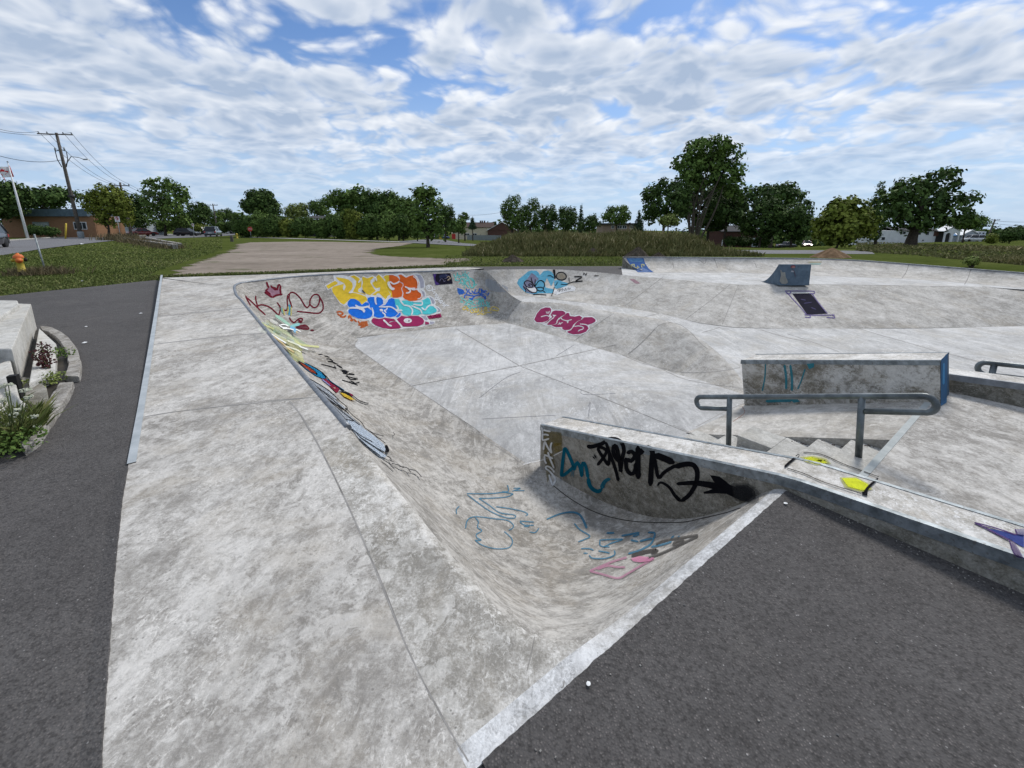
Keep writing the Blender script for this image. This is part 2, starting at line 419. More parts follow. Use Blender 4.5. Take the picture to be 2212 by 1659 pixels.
def loft(top, bot, m, prof):
    n = len(top); G = np.zeros((n, m+1, 3))
    for j in range(m+1):
        x = j/m
        G[:, j, :2] = top[:, :2]+(bot[:, :2]-top[:, :2])*x
        G[:, j, 2] = top[:, 2]+(bot[:, 2]-top[:, 2])*prof(x)
    return G
def tri_fill(mb, loop2, zfun, spacing, mi, smooth=True):
    """fill a plan polygon (a,b) with a triangulated sheet; z from zfun(a,b)"""
    loop2 = np.asarray(loop2, float)
    mn, mxx = loop2.min(0), loop2.max(0)
    xs = np.arange(mn[0]+spacing*.5, mxx[0], spacing); ys = np.arange(mn[1]+spacing*.5, mxx[1], spacing)
    pts = [Vector(p) for p in loop2]; n = len(pts)
    gx, gy = np.meshgrid(xs, ys); g = np.stack([gx.ravel(), gy.ravel()], 1)
    # keep grid points inside and clear of the edge
    ins = np.zeros(len(g), bool); dist = np.full(len(g), 1e9)
    for i in range(n):
        p, q = loop2[i], loop2[(i+1) % n]
        c = ((p[1] > g[:, 1]) != (q[1] > g[:, 1]))
        with np.errstate(divide='ignore', invalid='ignore'):
            xi = (q[0]-p[0])*(g[:, 1]-p[1])/(q[1]-p[1])+p[0]
        ins ^= c & (g[:, 0] < xi)
        d = q-p; tt = np.clip(((g-p)@d)/max(d@d, 1e-12), 0, 1)
        dist = np.minimum(dist, np.linalg.norm(g-(p+tt[:, None]*d), axis=1))
    g = g[ins & (dist > spacing*.35)]
    pts += [Vector(p) for p in g]
    v, e, f, *_ = delaunay_2d_cdt(pts, [(i, (i+1) % n) for i in range(n)], [], 1, 1e-5)
    mb.add([W(p.x, p.y, zfun(p.x, p.y)) for p in v], f, mi, smooth)
def rbf(ctrl, smooth=0.0):
    ctrl = np.array(ctrl, float); X = ctrl[:, :2]; n = len(X)
    def k(r): return np.where(r > 1e-9, r*r*np.log(r+1e-12), 0)
    D = np.linalg.norm(X[:, None]-X[None], axis=2)
    A = np.zeros((n+3, n+3)); A[:n, :n] = k(D)+smooth*np.eye(n); A[:n, n] = 1; A[:n, n+1:] = X; A[n, :n] = 1; A[n+1:, :n] = X.T
    w = np.linalg.solve(A, np.r_[ctrl[:, 2], 0, 0, 0])
    def f(a, b):
        r = np.linalg.norm(X-np.array([a, b]), axis=1)
        return float(k(r)@w[:n]+w[n]+w[n+1]*a+w[n+2]*b)
    return f
def smin(a, b, k):
    h = max(k-abs(a-b), 0)/k
    return min(a, b)-h*h*k*.25
def smax(a, b, k): return -smin(-a, -b, k)

ZF, ZS = -1.09, -.60                    # bowl floor, street floor
B0, B1 = .38, 2.35                      # coping and foot of the long transition
RL = ((B1-B0)**2+ZF*ZF)/(-2*ZF); A0F, A1F = .07, 2.15
RF = ((A1F-A0F)**2+ZF*ZF)/(-2*ZF)
def arcz(d, w, r):
    """height of a transition d metres in from its lip"""
    if d >= w: return ZF
    if d < 0:
        th = math.asin(w/r); return -d*math.tan(th)
    return ZF+r-math.sqrt(r*r-(w-d)**2)
def pocket(a, b):
    ke = .10*min(1, max(0, (2.2-a)/1.2))+.015        # the lip is rounded towards the near corner
    zl = arcz(b-B0, B1-B0, RL); zf = arcz(a-A0F, A1F-A0F, RF)
    z = smax(zl, zf, .62)
    return smin(0.0, z, ke if z > -.6 else .015) if True else z

MATS = ['slab', 'wall', 'floor', 'bank', 'street', 'ledge', 'joint', 'scuff', 'curb', 'lip', 'rough']
MI = {k: i for i, k in enumerate(MATS)}
bowl = MB()
# --- near pocket: corner of the two transitions, with the deck edge round it
aa = np.r_[np.linspace(0, .5, 26), np.linspace(.53, 2.4, 56)]
bb = np.r_[np.linspace(-.06, .34, 34), B0, np.linspace(.41, 2.35, 70)]
JA = [0.03, 0.22, 0.48, 0.9, 1.41, 2.16, 2.89, 3.38]; JB = [-0.01, -0.02, -0.01, 0.03, 0.07, 0.12, 0.14, 0.12]      # the long joint: smooth slab on one side, scaled concrete on the other
k0 = len(bowl.f)
bowl.grid([[W(a, b, pocket(a, b)) for b in bb] for a in aa], MI['wall'], flip=True)
nb = len(bb)-1
for i in range(len(aa)-1):
    for j in range(nb):
        a, b = (aa[i]+aa[i+1])/2, (bb[j]+bb[j+1])/2; z = pocket(a, b)
        if z > -.02: bowl.m[k0+i*nb+j] = MI['rough'] if b > float(np.interp(a, JA, JB)) else MI['slab']
        if a < .075 and b > -.02: bowl.m[k0+i*nb+j] = MI['lip']
# --- deck slab along the left
def topz(a): return .10*min(1, max(0, (a-4)/9.0))
aas = np.r_[np.linspace(0, 3, 31), np.linspace(3.2, 16.1, 44)]
def slab_b(a): return -.06 if a <= 2.4 else -.06+(B0+.06)*min(1, (a-2.4)/.001)
G = []
for a in np.r_[aas[aas <= 2.4], 2.4]:
    G.append([W(a, b, topz(a)) for b in np.linspace(float(np.interp(a, [0, .69, 1.62, 2.4], [-.87, -.90, -.945, -.97])), -.06, 8)])
bowl.grid(G, MI['slab'], flip=True)
# --- coping line and the far wall
far_px = [(510, 613), (560, 605), (640, 597), (720, 592), (800, 589), (900, 586), (985, 583)]
ZT = .10
fc = [AB(PZ(x, y, ZT)) for x, y in far_px]
cop = [(2.4, B0), (4, B0), (6, B0), (8, B0), (9.5, B0), (10.6, B0)]+fc
cop3 = smoothline([(a, b, topz(a)) for a, b in cop], .12)
hip_top = AB(PZ(1040, 582.5, ZT))
far_bot = [AB(PZ(x, y, ZF)) for x, y in [(760, 731), (850, 720), (985, 705), (1082, 699)]]
foot = [(2.4, B1), (4, B1), (6, B1), (7.6, B1), (8.7, B1+.02)]+[(far_bot[0][0]-.12, far_bot[0][1]+.12)]+far_bot
foot3 = smoothline([(a, b, ZF) for a, b in foot], .12)
# pair the two lines by matched stations
def station(P, keys):
    """split P at the points nearest to keys, resample each span"""
    idx = [int(np.argmin(np.linalg.norm(P[:, :2]-np.array(k), axis=1))) for k in keys]
    return idx
NS = [50, 26, 60]
ti = station(cop3, [(2.4, B0), (7.2, B0), fc[2], fc[-1]]); bi = station(foot3, [(2.4, B1), (7.0, B1), far_bot[0], far_bot[-1]])
T = np.vstack([resamp(cop3[ti[k]:ti[k+1]+1], NS[k])[:(None if k == 2 else -1)] for k in range(3)])
Bt = np.vstack([resamp(foot3[bi[k]:bi[k+1]+1], NS[k])[:(None if k == 2 else -1)] for k in range(3)])
def ab3(G):
    sh = G.shape; G = G.reshape(-1, 3); return np.array([W(*p) for p in G]).reshape(sh)
Gw = loft(T, Bt, 26, lambda x: arc_drop(x, 2.0, 1.12))
bowl.grid(ab3(Gw), MI['wall'])
# --- hip: the wall's end runs down from the far deck to the ridge of the low bank
ridge0 = AB(PZ(1128, 652, ZS+.02))
hip = smoothline([(*fc[-1], ZT), (*hip_top, ZT-.01), (*AB(PZ(1062, 597, -.02)), -.02), (*AB(PZ(1085, 620, -.24)), -.24), (*AB(PZ(1106, 639, -.44)), -.44), (*ridge0, ZS+.02)], .08)
hipn = resamp(hip, 30)
endl = Gw[-1]                                            # last profile of the wall (27 points)
footc = np.array([*far_bot[-1], ZF])
Gh = np.zeros((30, 14, 3))
k1 = np.array([8.62, 6.5, ZF])
for i in range(30):
    s = i/29; base = footc+(k1-footc)*s
    e0 = hipn[i]
    for j in range(14):
        x = j/13; p = e0+(base-e0)*x
        p[2] = e0[2]+(base[2]-e0[2])*arc_drop(x, 2.0, 1.2); Gh[i, j] = p
# blend the first row onto the wall's own end profile
row0 = resamp(endl, 14)
for i in range(8):
    w = (1-i/8)**2
    Gh[i] = Gh[i]*(1-w)+row0*w
bowl.grid(ab3(Gh), MI['wall'])
# --- low bank between bowl and street, its foot and its ridge
K1 = smoothline([(8.62, 6.5, ZF), (7, 6.58, ZF), (5.4, 6.6, ZF), (4.3, 6.58, ZF), (3.5, 6.42, -1.06), (2.95, 6.1, -.95), (2.45, 5.75, -.80), (2.0, 5.45, -.70), (1.55, 5.2, -.61)], .1)
K2 = smoothline([(*ridge0, ZS+.02), (8.0, 7.9, ZS), (6.3, 8.1, ZS+.01), (5.3, 8.16, ZS+.03), (4.65, 8.12, ZS+.05), (4.1, 7.9, ZS+.045), (3.55, 7.5, ZS+.02), (2.9, 6.95, ZS), (2.2, 6.2, ZS), (1.5, 5.3, ZS)], .1)
i1 = station(K1, [(8.62, 6.5), (4.3, 6.58), (1.55, 5.2)]); i2 = station(K2, [ridge0, (4.65, 8.12), (1.5, 5.3)])
T2_ = np.vstack([resamp(K2[i2[0]:i2[1]+1], 50)[:-1], resamp(K2[i2[1]:i2[2]+1], 44)])
B2_ = np.vstack([resamp(K1[i1[0]:i1[1]+1], 50)[:-1], resamp(K1[i1[1]:i1[2]+1], 44)])
def bankprof(x):                       # rounded crest, straight face, short curve at the foot
    z = x
    if x < .22: z = x*x/(2*.22)*.85+.0
    else: z = (.22/2)*.85+(x-.22)
    full = (.22/2)*.85+(1-.22)
    z /= full
    return min(z, 1) if x < .82 else 1-(1-x)/.18*(1-(((.22/2)*.85+.6)/full))*(.5+.5*(1-x)/.18)*1.0
bowl.grid(ab3(loft(T2_, B2_, 16, bankprof)), MI['bank'])
# --- bowl floor: level, rising as a shallow ramp towards the stairs
fz = rbf([(2.4, B1, ZF), (3.5, B1, ZF), (5, B1, ZF), (7, B1, ZF), (8.7, B1, ZF), (9.1, 4, ZF), (8.8, 6, ZF), (8.6, 6.5, ZF), (7, 6.58, ZF), (5.4, 6.6, ZF), (4.3, 6.58, ZF),
          (3.5, 6.42, -1.06), (2.95, 6.1, -.95), (2.45, 5.75, -.80), (2.0, 5.45, -.70), (1.55, 5.2, -.61), (5.4, 4.45, ZF), (6.5, 4.6, ZF), (4.1, 4.18, -.93), (2.9, 3.93, -.775), (2.0, 3.75, -.68),
          (1.33, 3.6, -.6), (1.33, 4.8, -.6), (1.2, 2.7, -.62), (1.7, 2.7, -.8), (2.3, 2.62, -1.03), (6.3, 3.4, ZF), (4.8, 3.2, -1.07), (3.4, 2.9, -1.02), (8, 5, ZF), (7, 5.6, ZF)], .0005)
fl = [tuple(p[:2]) for p in resamp(Bt, 60)]
fl += [tuple(p[:2]) for p in resamp(B2_, 50)[0:]]
fl += [(1.38, 4.9), (1.38, 4.3), (1.38, 3.62), (1.2, 3.5), (1.2, 3.0), (1.2, 2.58), (1.8, 2.58), (2.27, 2.56), (2.3, 2.40)]
tri_fill(bowl, fl, lambda a, b: fz(a, b), .17, MI['floor'])
# --- second wall and long bank beyond the ridge
t2px = [(1030, 583), (1045, 583), (1100, 582), (1200, 582), (1300, 589), (1345, 594), (1400, 598.5), (1480, 605.5), (1545, 611), (1604, 615), (1680, 614.5), (1747, 614), (1932, 616), (2117, 620), (2212, 628), (2400, 640)]
t2z = [ZT, ZT, .08, .05, .03, .02, .01, 0, 0, 0, 0, 0, 0, 0, -.03, -.05]
b2px = [(1060, 634), (1080, 636), (1168, 642.7), (1230, 650), (1300, 659), (1345, 665), (1385, 671), (1440, 681), (1510, 697), (1585, 707), (1650, 709), (1698, 709.6), (1860, 709.5), (2030, 708), (2140, 706), (2330, 702)]
TT = np.array([(*AB(PZ(x, y, z)), z) for (x, y), z in zip(t2px, t2z)])
BB = np.array([(*AB(PZ(x, y, ZS)), ZS) for x, y in b2px])
def dense(P, k=8, smooth=()):
    out = []
    for i in range(len(P)-1):
        for t in np.linspace(0, 1, k, endpoint=False): out.append(P[i]+(P[i+1]-P[i])*t)
    out.append(P[-1]); return np.array(out)
def dense_s(P, k=8):
    Q = np.vstack([2*P[0]-P[1], P, 2*P[-1]-P[-2]]); out = []
    for i in range(1, len(Q)-2):
        p0, p1, p2, p3 = Q[i-1:i+3]
        for t in np.linspace(0, 1, k, endpoint=False):
            out.append(.5*((2*p1)+(-p0+p2)*t+(2*p0-5*p1+4*p2-p3)*t*t+(-p0+3*p1-3*p2+p3)*t**3))
    out.append(P[-1]); return np.array(out)
HK = 9                                                    # index of the hip corner
TTd = np.vstack([dense_s(TT[:HK+1])[:-1], dense_s(TT[HK:])]); BBd = np.vstack([dense_s(BB[:HK+1])[:-1], dense_s(BB[HK:])])
def prof2(s):
    w = min(1, max(0, (s-.2)/.25))
    return lambda x: (1-w)*arc_drop(x, 1.6, .68)+w*(x if x < .8 else x+(1-x)*.0)
nn = len(TTd); G2 = np.zeros((nn, 15, 3))
for i in range(nn):
    G2[i] = loft(TTd[i:i+1], BBd[i:i+1], 14, prof2(i/nn))[0]
hk = HK*8
bowl.grid(ab3(G2[:hk+1]), MI['bank']); bowl.grid(ab3(G2[hk:]), MI['bank'])
# --- street floor
st = [tuple(p[:2]) for p in resamp(T2_, 60)][::-1]+[tuple(p[:2]) for p in BBd]
st += [(-6, 22), (-9, 12), (-6, 5.1), (-.4, 5.1), (1.3, 5.1)]
tri_fill(bowl, st, lambda a, b: ZS+.008*math.sin(a*1.3)*math.sin(b*.9) if b > 6.6 else ZS, .4, MI['street'])
# --- far deck strip behind the coping
back_px = [(350, 600), (475, 596), (600, 592), (750, 586), (900, 580), (1000, 577.5), (1045, 579.5)]
back3 = smoothline([(*AB(PZ(x, y, ZT)), ZT) for x, y in back_px], .12)
ca = cop3[np.argmin(np.abs(cop3[:, 0]-2.4)):]
# left deck from a=2.4 to the corner, between slab edge and coping
lim = int(np.argmin(np.linalg.norm(cop3[:, :2]-np.array((11.6, B0)), axis=1)))
Lc = cop3[:lim+1]
Le = np.stack([Lc[:, 0]*1.0, np.full(len(Lc), -.97), Lc[:, 2]], 1)
amax = back3[0][0]; Le[:, 0] = 2.4+(Le[:, 0]-2.4)*(amax-2.4)/(Lc[-1, 0]-2.4)
Le[-1, :2] = back3[0][:2]
for i in range(len(Le)): Le[i, 1] = -.97+(back3[0][1]+.97)*(i/(len(Le)-1))
bowl.grid(ab3(loft(Lc, Le, 8, lambda x: x)), MI['slab'], flip=False)
Fc = np.vstack([resamp(cop3[lim:ti[3]+1], 60), resamp(hip[:6], 8)[1:]]); Fb = resamp(back3, len(Fc))
bowl.grid(ab3(loft(Fc, Fb, 5, lambda x: x)), MI['slab'])
# --- slab edge faces
edge = np.vstack([[(0, 2.27, 0), (0, -.87, 0), (.69, -.90, 0), (1.62, -.945, 0), (2.4, -.97, 0)], [(a, -.97, topz(a)) for a in np.linspace(2.6, 15, 30)], back3])
bowl.grid(ab3(np.stack([edge, edge-np.array([0, 0, .5])], 1)), MI['curb'], smooth=False)
# --- upper deck
foot_px = [(1408, 588.5), (1500, 588.8), (1600, 589.5), (1747, 595), (1839, 598.5), (1955, 602.5), (2082, 611), (2212, 622), (2400, 638)]
QF = np.array([(*AB(PZ(x, y, 0)), 0.0) for x, y in foot_px])
QFd = dense_s(QF, 8)
ud = [tuple(p[:2]) for p in TTd[40:]]+[tuple(p[:2]) for p in QFd[::-1]]+[AB(PZ(1342, 578, 0))]
def udz(a, b):
    return 0.0
tri_fill(bowl, ud, lambda a, b: -.002, .4, MI['street'])
# --- near right deck, the bank beside the stairs
for (lo, hi, z0, z1, na) in ((-4.0, -.22, 0, 0, 20), (-.22, 1.42, 0, -.62, 14)):
    b0_ = 2.6 if z1 == 0 else 3.6
    G = [[W(a, b, z0+(z1-z0)*((a-lo)/(hi-lo) if (a-lo)/(hi-lo) < .85 else .85+((a-lo)/(hi-lo)-.85)*.9)) for b in np.linspace(b0_, 5.3 if z1 == 0 else 4.9, 12)] for a in np.linspace(lo, hi, na)]
    bowl.grid(G, MI['bank'] if z1 else MI['slab'], flip=True)
bowl.grid([[W(a, 3.6, z) for z in ((-.38*(a+.22) if a > -.22 else 0), -1.1)] for a in np.linspace(-.22, 1.42, 10)], MI['bank'], smooth=False)
bowl.grid([[W(-.22, b, z) for z in (0, -1.1)] for b in np.linspace(2.6, 3.6, 4)], MI['ledge'], smooth=False)
# --- earth below, so that nothing opens onto emptiness
bowl.add([W(0, -.9, -1.6), W(15, -.9, -1.6), W(15, 12, -1.6), W(-6, 24, -1.6), W(-8, 2.3, -1.6), W(0, 2.3, -1.6)], [(0, 1, 2, 3, 4, 5)], MI['curb'])
bowl_obj = bowl.build('skate_bowl', [M[k] for k in MATS])
tag(bowl_obj, kind='structure')

# ------------------------------------------------------------------ BVH for paint and joints
SURF_V, SURF_F, SURF_OWN = [], [], []
def add_surface(o):
    """register a built mesh object (world matrix applied) as something paint can lie on"""
    k = len(SURF_V); bpy.context.view_layer.update()
    mw = o.matrix_world
    SURF_V.extend([mw @ v.co for v in o.data.vertices])
    for p in o.data.polygons: SURF_F.append(tuple(i+k for i in p.vertices)); SURF_OWN.append(o)
add_surface(bowl_obj)
BVH = [None]
def rebuild(): BVH[0] = BVHTree.FromPolygons(SURF_V, SURF_F, all_triangles=False)
def hit(x, y):
    d = Vector(ray(x, y)).normalized(); o = Vector((0, 0, EYE))
    loc, nor, idx, dist = BVH[0].ray_cast(o, d)
    if loc is None: return None
    if nor.dot(d) > 0: nor = -nor
    return loc, nor, d, idx
# ================================================================== ground
GZ = -.012
KU = ([-1.4, -.5, -.2, 0, .2, .6, .95, 1.4], [.009, .0115, .026, .032, .038, .054, .035, .03])
def gz(x, y):
    """the land falls gently away beyond the park"""
    t = max(0.0, y-28.0)
    if t <= 0: return 0.0
    t = min(t, 260.0)
    return -float(np.interp(x/y, *KU))*t*t/(t+2.5)
def PG(x, y, zoff=0.0):
    z = 0.0
    for _ in range(12):
        P = PZ(x, min(y, 1e9), z+zoff)
        if P[1] < 0 or P[1] > 600: P = at(x, y, 300.0); break
        z = .5*z+.5*gz(P[0], P[1])
    return P

def sheet(name, px, mat, z, kind='structure', jag=0.0, step=None, world=None, extra=None):
    P = [PG(x, y)[:2] for x, y in px] if world is None else world
    P = [np.array(p[:2], float) for p in P]
    if step:
        out = []
        for i in range(len(P)):
            p, q = P[i], P[(i+1) % len(P)]; L = np.linalg.norm(q-p); k = max(1, int(L/step))
            for j in range(k):
                r = p+(q-p)*j/k
                if jag: r = r+nrs.randn(2)*jag*min(1.0, np.linalg.norm(r)/20)
                out.append(r)
        P = out
    mb = MB(); tri = tessellate_polygon([[Vector((*p, 0)) for p in P]])
    F = []
    for t in tri:
        a, b, c = [P[i] for i in t]
        F.append(t if (b[0]-a[0])*(c[1]-a[1])-(b[1]-a[1])*(c[0]-a[0]) > 0 else t[::-1])
    mb.add([(*p, z+gz(p[0], p[1])+(.03 if p[1] > 26 else 0)) for p in P], F)
    o = mb.build(name, mat); tag(o, kind=kind); return o
def w2(a, b): return W(a, b, 0)[:2]
edge2 = [w2(0, -.86), w2(2.4, -.96)]+[w2(*p[:2]) for p in back3]
behind = [w2(*p[:2]) for p in TTd[8:41]]
qb = [PZ(1342, 577, 0)[:2]]
# outer line of the back quarter pipe
QT_px = [(1347, 556), (1460, 556.5), (1600, 557.5), (1747, 559.3), (1851, 562.8), (1964, 571), (2098, 581.7), (2212, 590.5), (2400, 606)]
QZ = [.40, .40, .39, .37, .35, .32, .29, .27, .25]
QT = np.array([(*AB(PZ(x, y, z)), z) for (x, y), z in zip(QT_px, QZ)]); QTd = dense_s(QT, 8)
qback = [w2(p[0]+.0, p[1])+np.array([.05, .45]) for p in QTd]
FP = edge2+behind+qback+[w2(-6, 22), w2(-9, 14), w2(-4, 5.25), w2(-4, 2.27), w2(0, 2.27)]
def ground():
    outer = [Vector((-400, -40, 0)), Vector((400, -40, 0)), Vector((400, 26, 0)), Vector((-400, 26, 0))]
    hole = [Vector((*p, 0)) for p in FP]
    tri = tessellate_polygon([outer, hole]); V = outer+hole
    F = []
    for t in tri:
        a, b, c = [V[i] for i in t]
        F.append(tuple(t) if (b.x-a.x)*(c.y-a.y)-(b.y-a.y)*(c.x-a.x) > 0 else tuple(t[::-1]))
    mb = MB(); mb.add([(v.x, v.y, GZ) for v in V], F)
    ys = np.r_[26, 28, 29, 30, 31.5, 33, 35, 38, 42, 48, 55, 65, 80, 100, 130, 170, 220, 300, 900]
    us = np.linspace(-15, 15, 9).tolist()+np.linspace(-1.6, 1.6, 33).tolist(); us = sorted(us)
    G = [[(u*max(y, 26), y, GZ+(gz(u*y, y) if y > 26 else 0)) for u in us] for y in ys]
    mb.grid(G, smooth=True)
    tag(mb.build('grass_ground', M['lawn'], fixn=False), kind='structure')
ground()
pth = [w2(0, 2.27), w2(0, -.80), w2(.69, -.84), w2(1.62, -.89), w2(2.6, -.94)]+[w2(a, -.97-.0035*a) for a in (4, 8, 12)]+[back3[0][:2]]
pth[-1] = w2(*back3[0][:2])
pth += [PZ(x, y, 0)[:2] for x, y in [(335, 604.5), (300, 608), (235, 615), (170, 621.5), (110, 627), (60, 632.5), (0, 638.5), (-120, 648), (-500, 672)]]+[np.array(p) for p in ((-22, -2), (-12, -8), (9, -8))]+[w2(-4, 2.27)]
sheet('asphalt_path', None, M['asphalt'], -.006, world=pth)
pb = [PZ(x, y, 0)[:2] for x, y in [(960, 577), (1000, 575.6), (1100, 575), (1230, 574.6), (1346, 574.3), (1500, 573), (1600, 572)]]
pb += [w2(*p[:2])+np.array([.3, .6]) for p in QTd[16::-4]]+[PZ(1342, 578, 0)[:2]]+behind[::-1]+[PZ(1000, 577.6, 0)[:2]]
sheet('asphalt_path.001', None, M['asphalt'], -.008, world=pb)
sheet('road', [(-400, 610), (-150, 575), (0, 551.7), (81, 539.6), (173.6, 528), (247, 520), (330, 516.0), (400, 513.6), (460, 511.5), (505, 508), (530, 504.5), (545, 501), (500, 500), (460, 502.7), (393, 505.8), (300, 509.3), (247, 511.3), (173.6, 511.8), (104, 514.7), (27.8, 520), (-150, 533), (-400, 550)], M['road'], -.004, step=3.0)
M['kerbstone'] = mottled('pale_kerb', (.36, .35, .32), (.5, .49, .46), 3)
kb = MB()
kp = [PG(x, y) for x, y in [(-400, 549.5), (-150, 532.6), (27.8, 519.6), (104, 514.4), (173.6, 511.6), (247, 511.1), (300, 509.1), (393, 505.6), (460, 502.5), (500, 499.8)]]
kb.grid([[p, p+np.array([0, 0, .14]), p+np.array([-.12, .5, .14]), p+np.array([-.12, .5, -.1])] for p in kp], smooth=False, flip=True)
tag(kb.build('kerb', M['kerbstone']), kind='structure')
M['pavement'] = mottled('old_pavement', (.26, .25, .23), (.36, .35, .33), 2)
sheet('pavement', [(520, 511.2), (640, 515), (760, 518.6), (866, 521.6), (866, 523.2), (760, 520), (640, 516.4), (520, 512.6)], M['pavement'], -.004, step=3.0)
sheet('driveway', [(860, 521), (925, 515.5), (960, 516.5), (1000, 525), (1060, 530), (1060, 534), (1000, 531), (930, 527), (866, 523.5)], M['road'], -.003, step=3.0)
sheet('road.001', [(1380, 541.5), (1570, 541), (1746, 541.3), (1880, 543), (1890, 548.5), (1746, 548), (1570, 548), (1380, 549)], M['road'], -.003, step=3.0)

def gravelmat():
    m, t, b = mat_base('gravel_and_dirt', .95, .1)
    f = wmath('ADD', wmath('MULTIPLY', tnoise(t, .25, 4, .6, stretch=(.5, 1.6, 1)), .5, tree=t), wmath('MULTIPLY', tnoise(t, 1.6, 7, .7), .5, tree=t), tree=t)
    col = tramp(t, f, [(.34, (.155, .128, .102)), (.5, (.235, .196, .160)), (.66, (.31, .264, .222))])
    col = tmix(t, tmap(t, tnoise(t, 14, 5, .7), .5, .72, 0, .5, True), col, (.14, .115, .09))
    # tufts coming through
    col = tmix(t, tmap(t, tnoise(t, .7, 8, .72, off=(4, 2, 0), stretch=(.45, 1.3, 1)), .585, .64, 0, .85, True), col, (.075, .082, .034))
    t.links.new(col, b.inputs['Base Color'])
    at_ = N(t, 'ShaderNodeAttribute'); at_.attribute_name = 'edge'
    e = wmath('ADD', at_.outputs['Fac'], wmath('MULTIPLY', wmath('SUBTRACT', tnoise(t, .9, 8, .7, stretch=(.5, 1.4, 1)), .5, tree=t), 2.6, tree=t), tree=t)
    tr = N(t, 'ShaderNodeBsdfTransparent'); mx = N(t, 'ShaderNodeMixShader')
    t.links.new(tmap(t, e, .42, .52, 0, 1), mx.inputs[0]); t.links.new(tr.outputs[0], mx.inputs[1]); t.links.new(b.outputs[0], mx.inputs[2])
    out = [n for n in t.nodes if n.type == 'OUTPUT_MATERIAL'][0]; t.links.new(mx.outputs[0], out.inputs[0])
    return m
M['gravel'] = gravelmat()
def gravel_sheet(name, px, z, grow=1.1):
    P = np.array([PG(x, y)[:2] for x, y in px]); P = resamp(np.vstack([P, P[:1]]), step=.8)[:-1]
    mn, mxx = P.min(0), P.max(0); n = len(P)
    gx, gy = np.meshgrid(np.arange(mn[0], mxx[0], .8), np.arange(mn[1], mxx[1], .8)); g = np.stack([gx.ravel(), gy.ravel()], 1)
    ins = np.zeros(len(g), bool); dist = np.full(len(g), 1e9)
    for i in range(n):
        p, q = P[i], P[(i+1) % n]; c = ((p[1] > g[:, 1]) != (q[1] > g[:, 1]))
        with np.errstate(divide='ignore', invalid='ignore'): xi = (q[0]-p[0])*(g[:, 1]-p[1])/(q[1]-p[1])+p[0]
        ins ^= c & (g[:, 0] < xi); d = q-p; tt = np.clip(((g-p)@d)/max(d@d, 1e-12), 0, 1)
        dist = np.minimum(dist, np.linalg.norm(g-(p+tt[:, None]*d), axis=1))
    k = ins & (dist > .3); g = g[k]; dist = dist[k]
    v, e, f, *_ = delaunay_2d_cdt([Vector(p) for p in P]+[Vector(p) for p in g], [(i, (i+1) % n) for i in range(n)], [], 1, 1e-5)
    mb = MB(); mb.add([(p.x, p.y, z+gz(p.x, p.y)+(.02 if p.y > 26 else 0)) for p in v], f); o = mb.build(name, M['gravel'])
    ed = np.r_[np.zeros(n), np.minimum(1, dist/grow)]
    if len(ed) < len(v): ed = np.r_[ed, np.zeros(len(v)-len(ed))]
    a_ = o.data.attributes.new('edge', 'FLOAT', 'POINT'); a_.data.foreach_set('value', ed[:len(v)].astype(np.float32))
    return tag(o, kind='structure')
gravel_sheet('gravel_lot', [(322, 599.5), (335, 589), (380, 574), (430, 557), (460, 548), (490, 538), (500, 528), (530, 523.5), (600, 522.5), (700, 522), (800, 524), (905, 524), (880, 531), (820, 540), (818, 548), (880, 553), (960, 557), (1030, 555), (1050, 560), (1000, 568), (960, 574), (890, 578), (760, 583), (640, 588.5), (480, 594)], -.008)

# ================================================================== ledges, stairs, rails
PLACE = []
def place(root, base): PLACE.append((root, np.array(base, float)))
def sweep(mb, path, prof, mi=0, cap=True):
    """path: (a,b,z) points along a; prof: (db,dz) closed outline"""
    rows = [[W(a, b+db, z+dz) for db, dz in prof] for a, b, z in path]
    mb.grid(rows, mi, smooth=False, wrap=True, flip=True)
    if cap:
        for k in (0, -1):
            P = rows[k]; i0 = len(mb.v); mb.add(P, [tuple(range(len(P)))[::(-1 if k else 1)]], mi)
def apoly(mb, poly, b0, b1, mi=0):
    P = [W(a, b0, z) for a, z in poly]; mb.prism(P, W(0, b1, 0)-W(0, b0, 0), mi)
LA = 'ledge'
def hubz(a): return .085-.238*a if a >= 0 else .085-.082*a
hub = MB(); apoly(hub, [(2.29, -1.25), (2.29, hubz(2.29)), (0.06, hubz(.06)), (-.06, hubz(-.06)), (-3.2, hubz(-3.2)), (-3.2, -.3), (-.12, -.3), (-.12, -1.25)], 2.272, 2.6)
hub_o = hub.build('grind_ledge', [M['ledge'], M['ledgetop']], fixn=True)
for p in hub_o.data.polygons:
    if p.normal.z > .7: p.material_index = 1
tag(hub_o, 'sloping concrete ledge with steel edges and black arrow graffiti on its dark side', 'ledge')
hp = [(a, 2.272, hubz(a)) for a in (2.295, .06)]+[(a, 2.272, hubz(a)) for a in (-.06, -3.2)]
e1 = MB(); sweep(e1, hp, [(-.004, -.06), (-.004, .004), (.030, .004), (.030, -.003), (.004, -.003), (.004, -.06)])
o = e1.build('steel_edge', M['steel'], hub_o, fixn=True)
e1 = MB(); sweep(e1, [(a, 2.6, z) for a, b, z in hp], [(.004, -.06), (.004, .004), (-.024, .004), (-.024, -.003), (-.004, -.003), (-.004, -.06)])
e1.build('steel_edge', M['steel'], hub_o, fixn=True)
place(hub_o, W(.5, 2.4, -.9)); add_surface(hub_o)

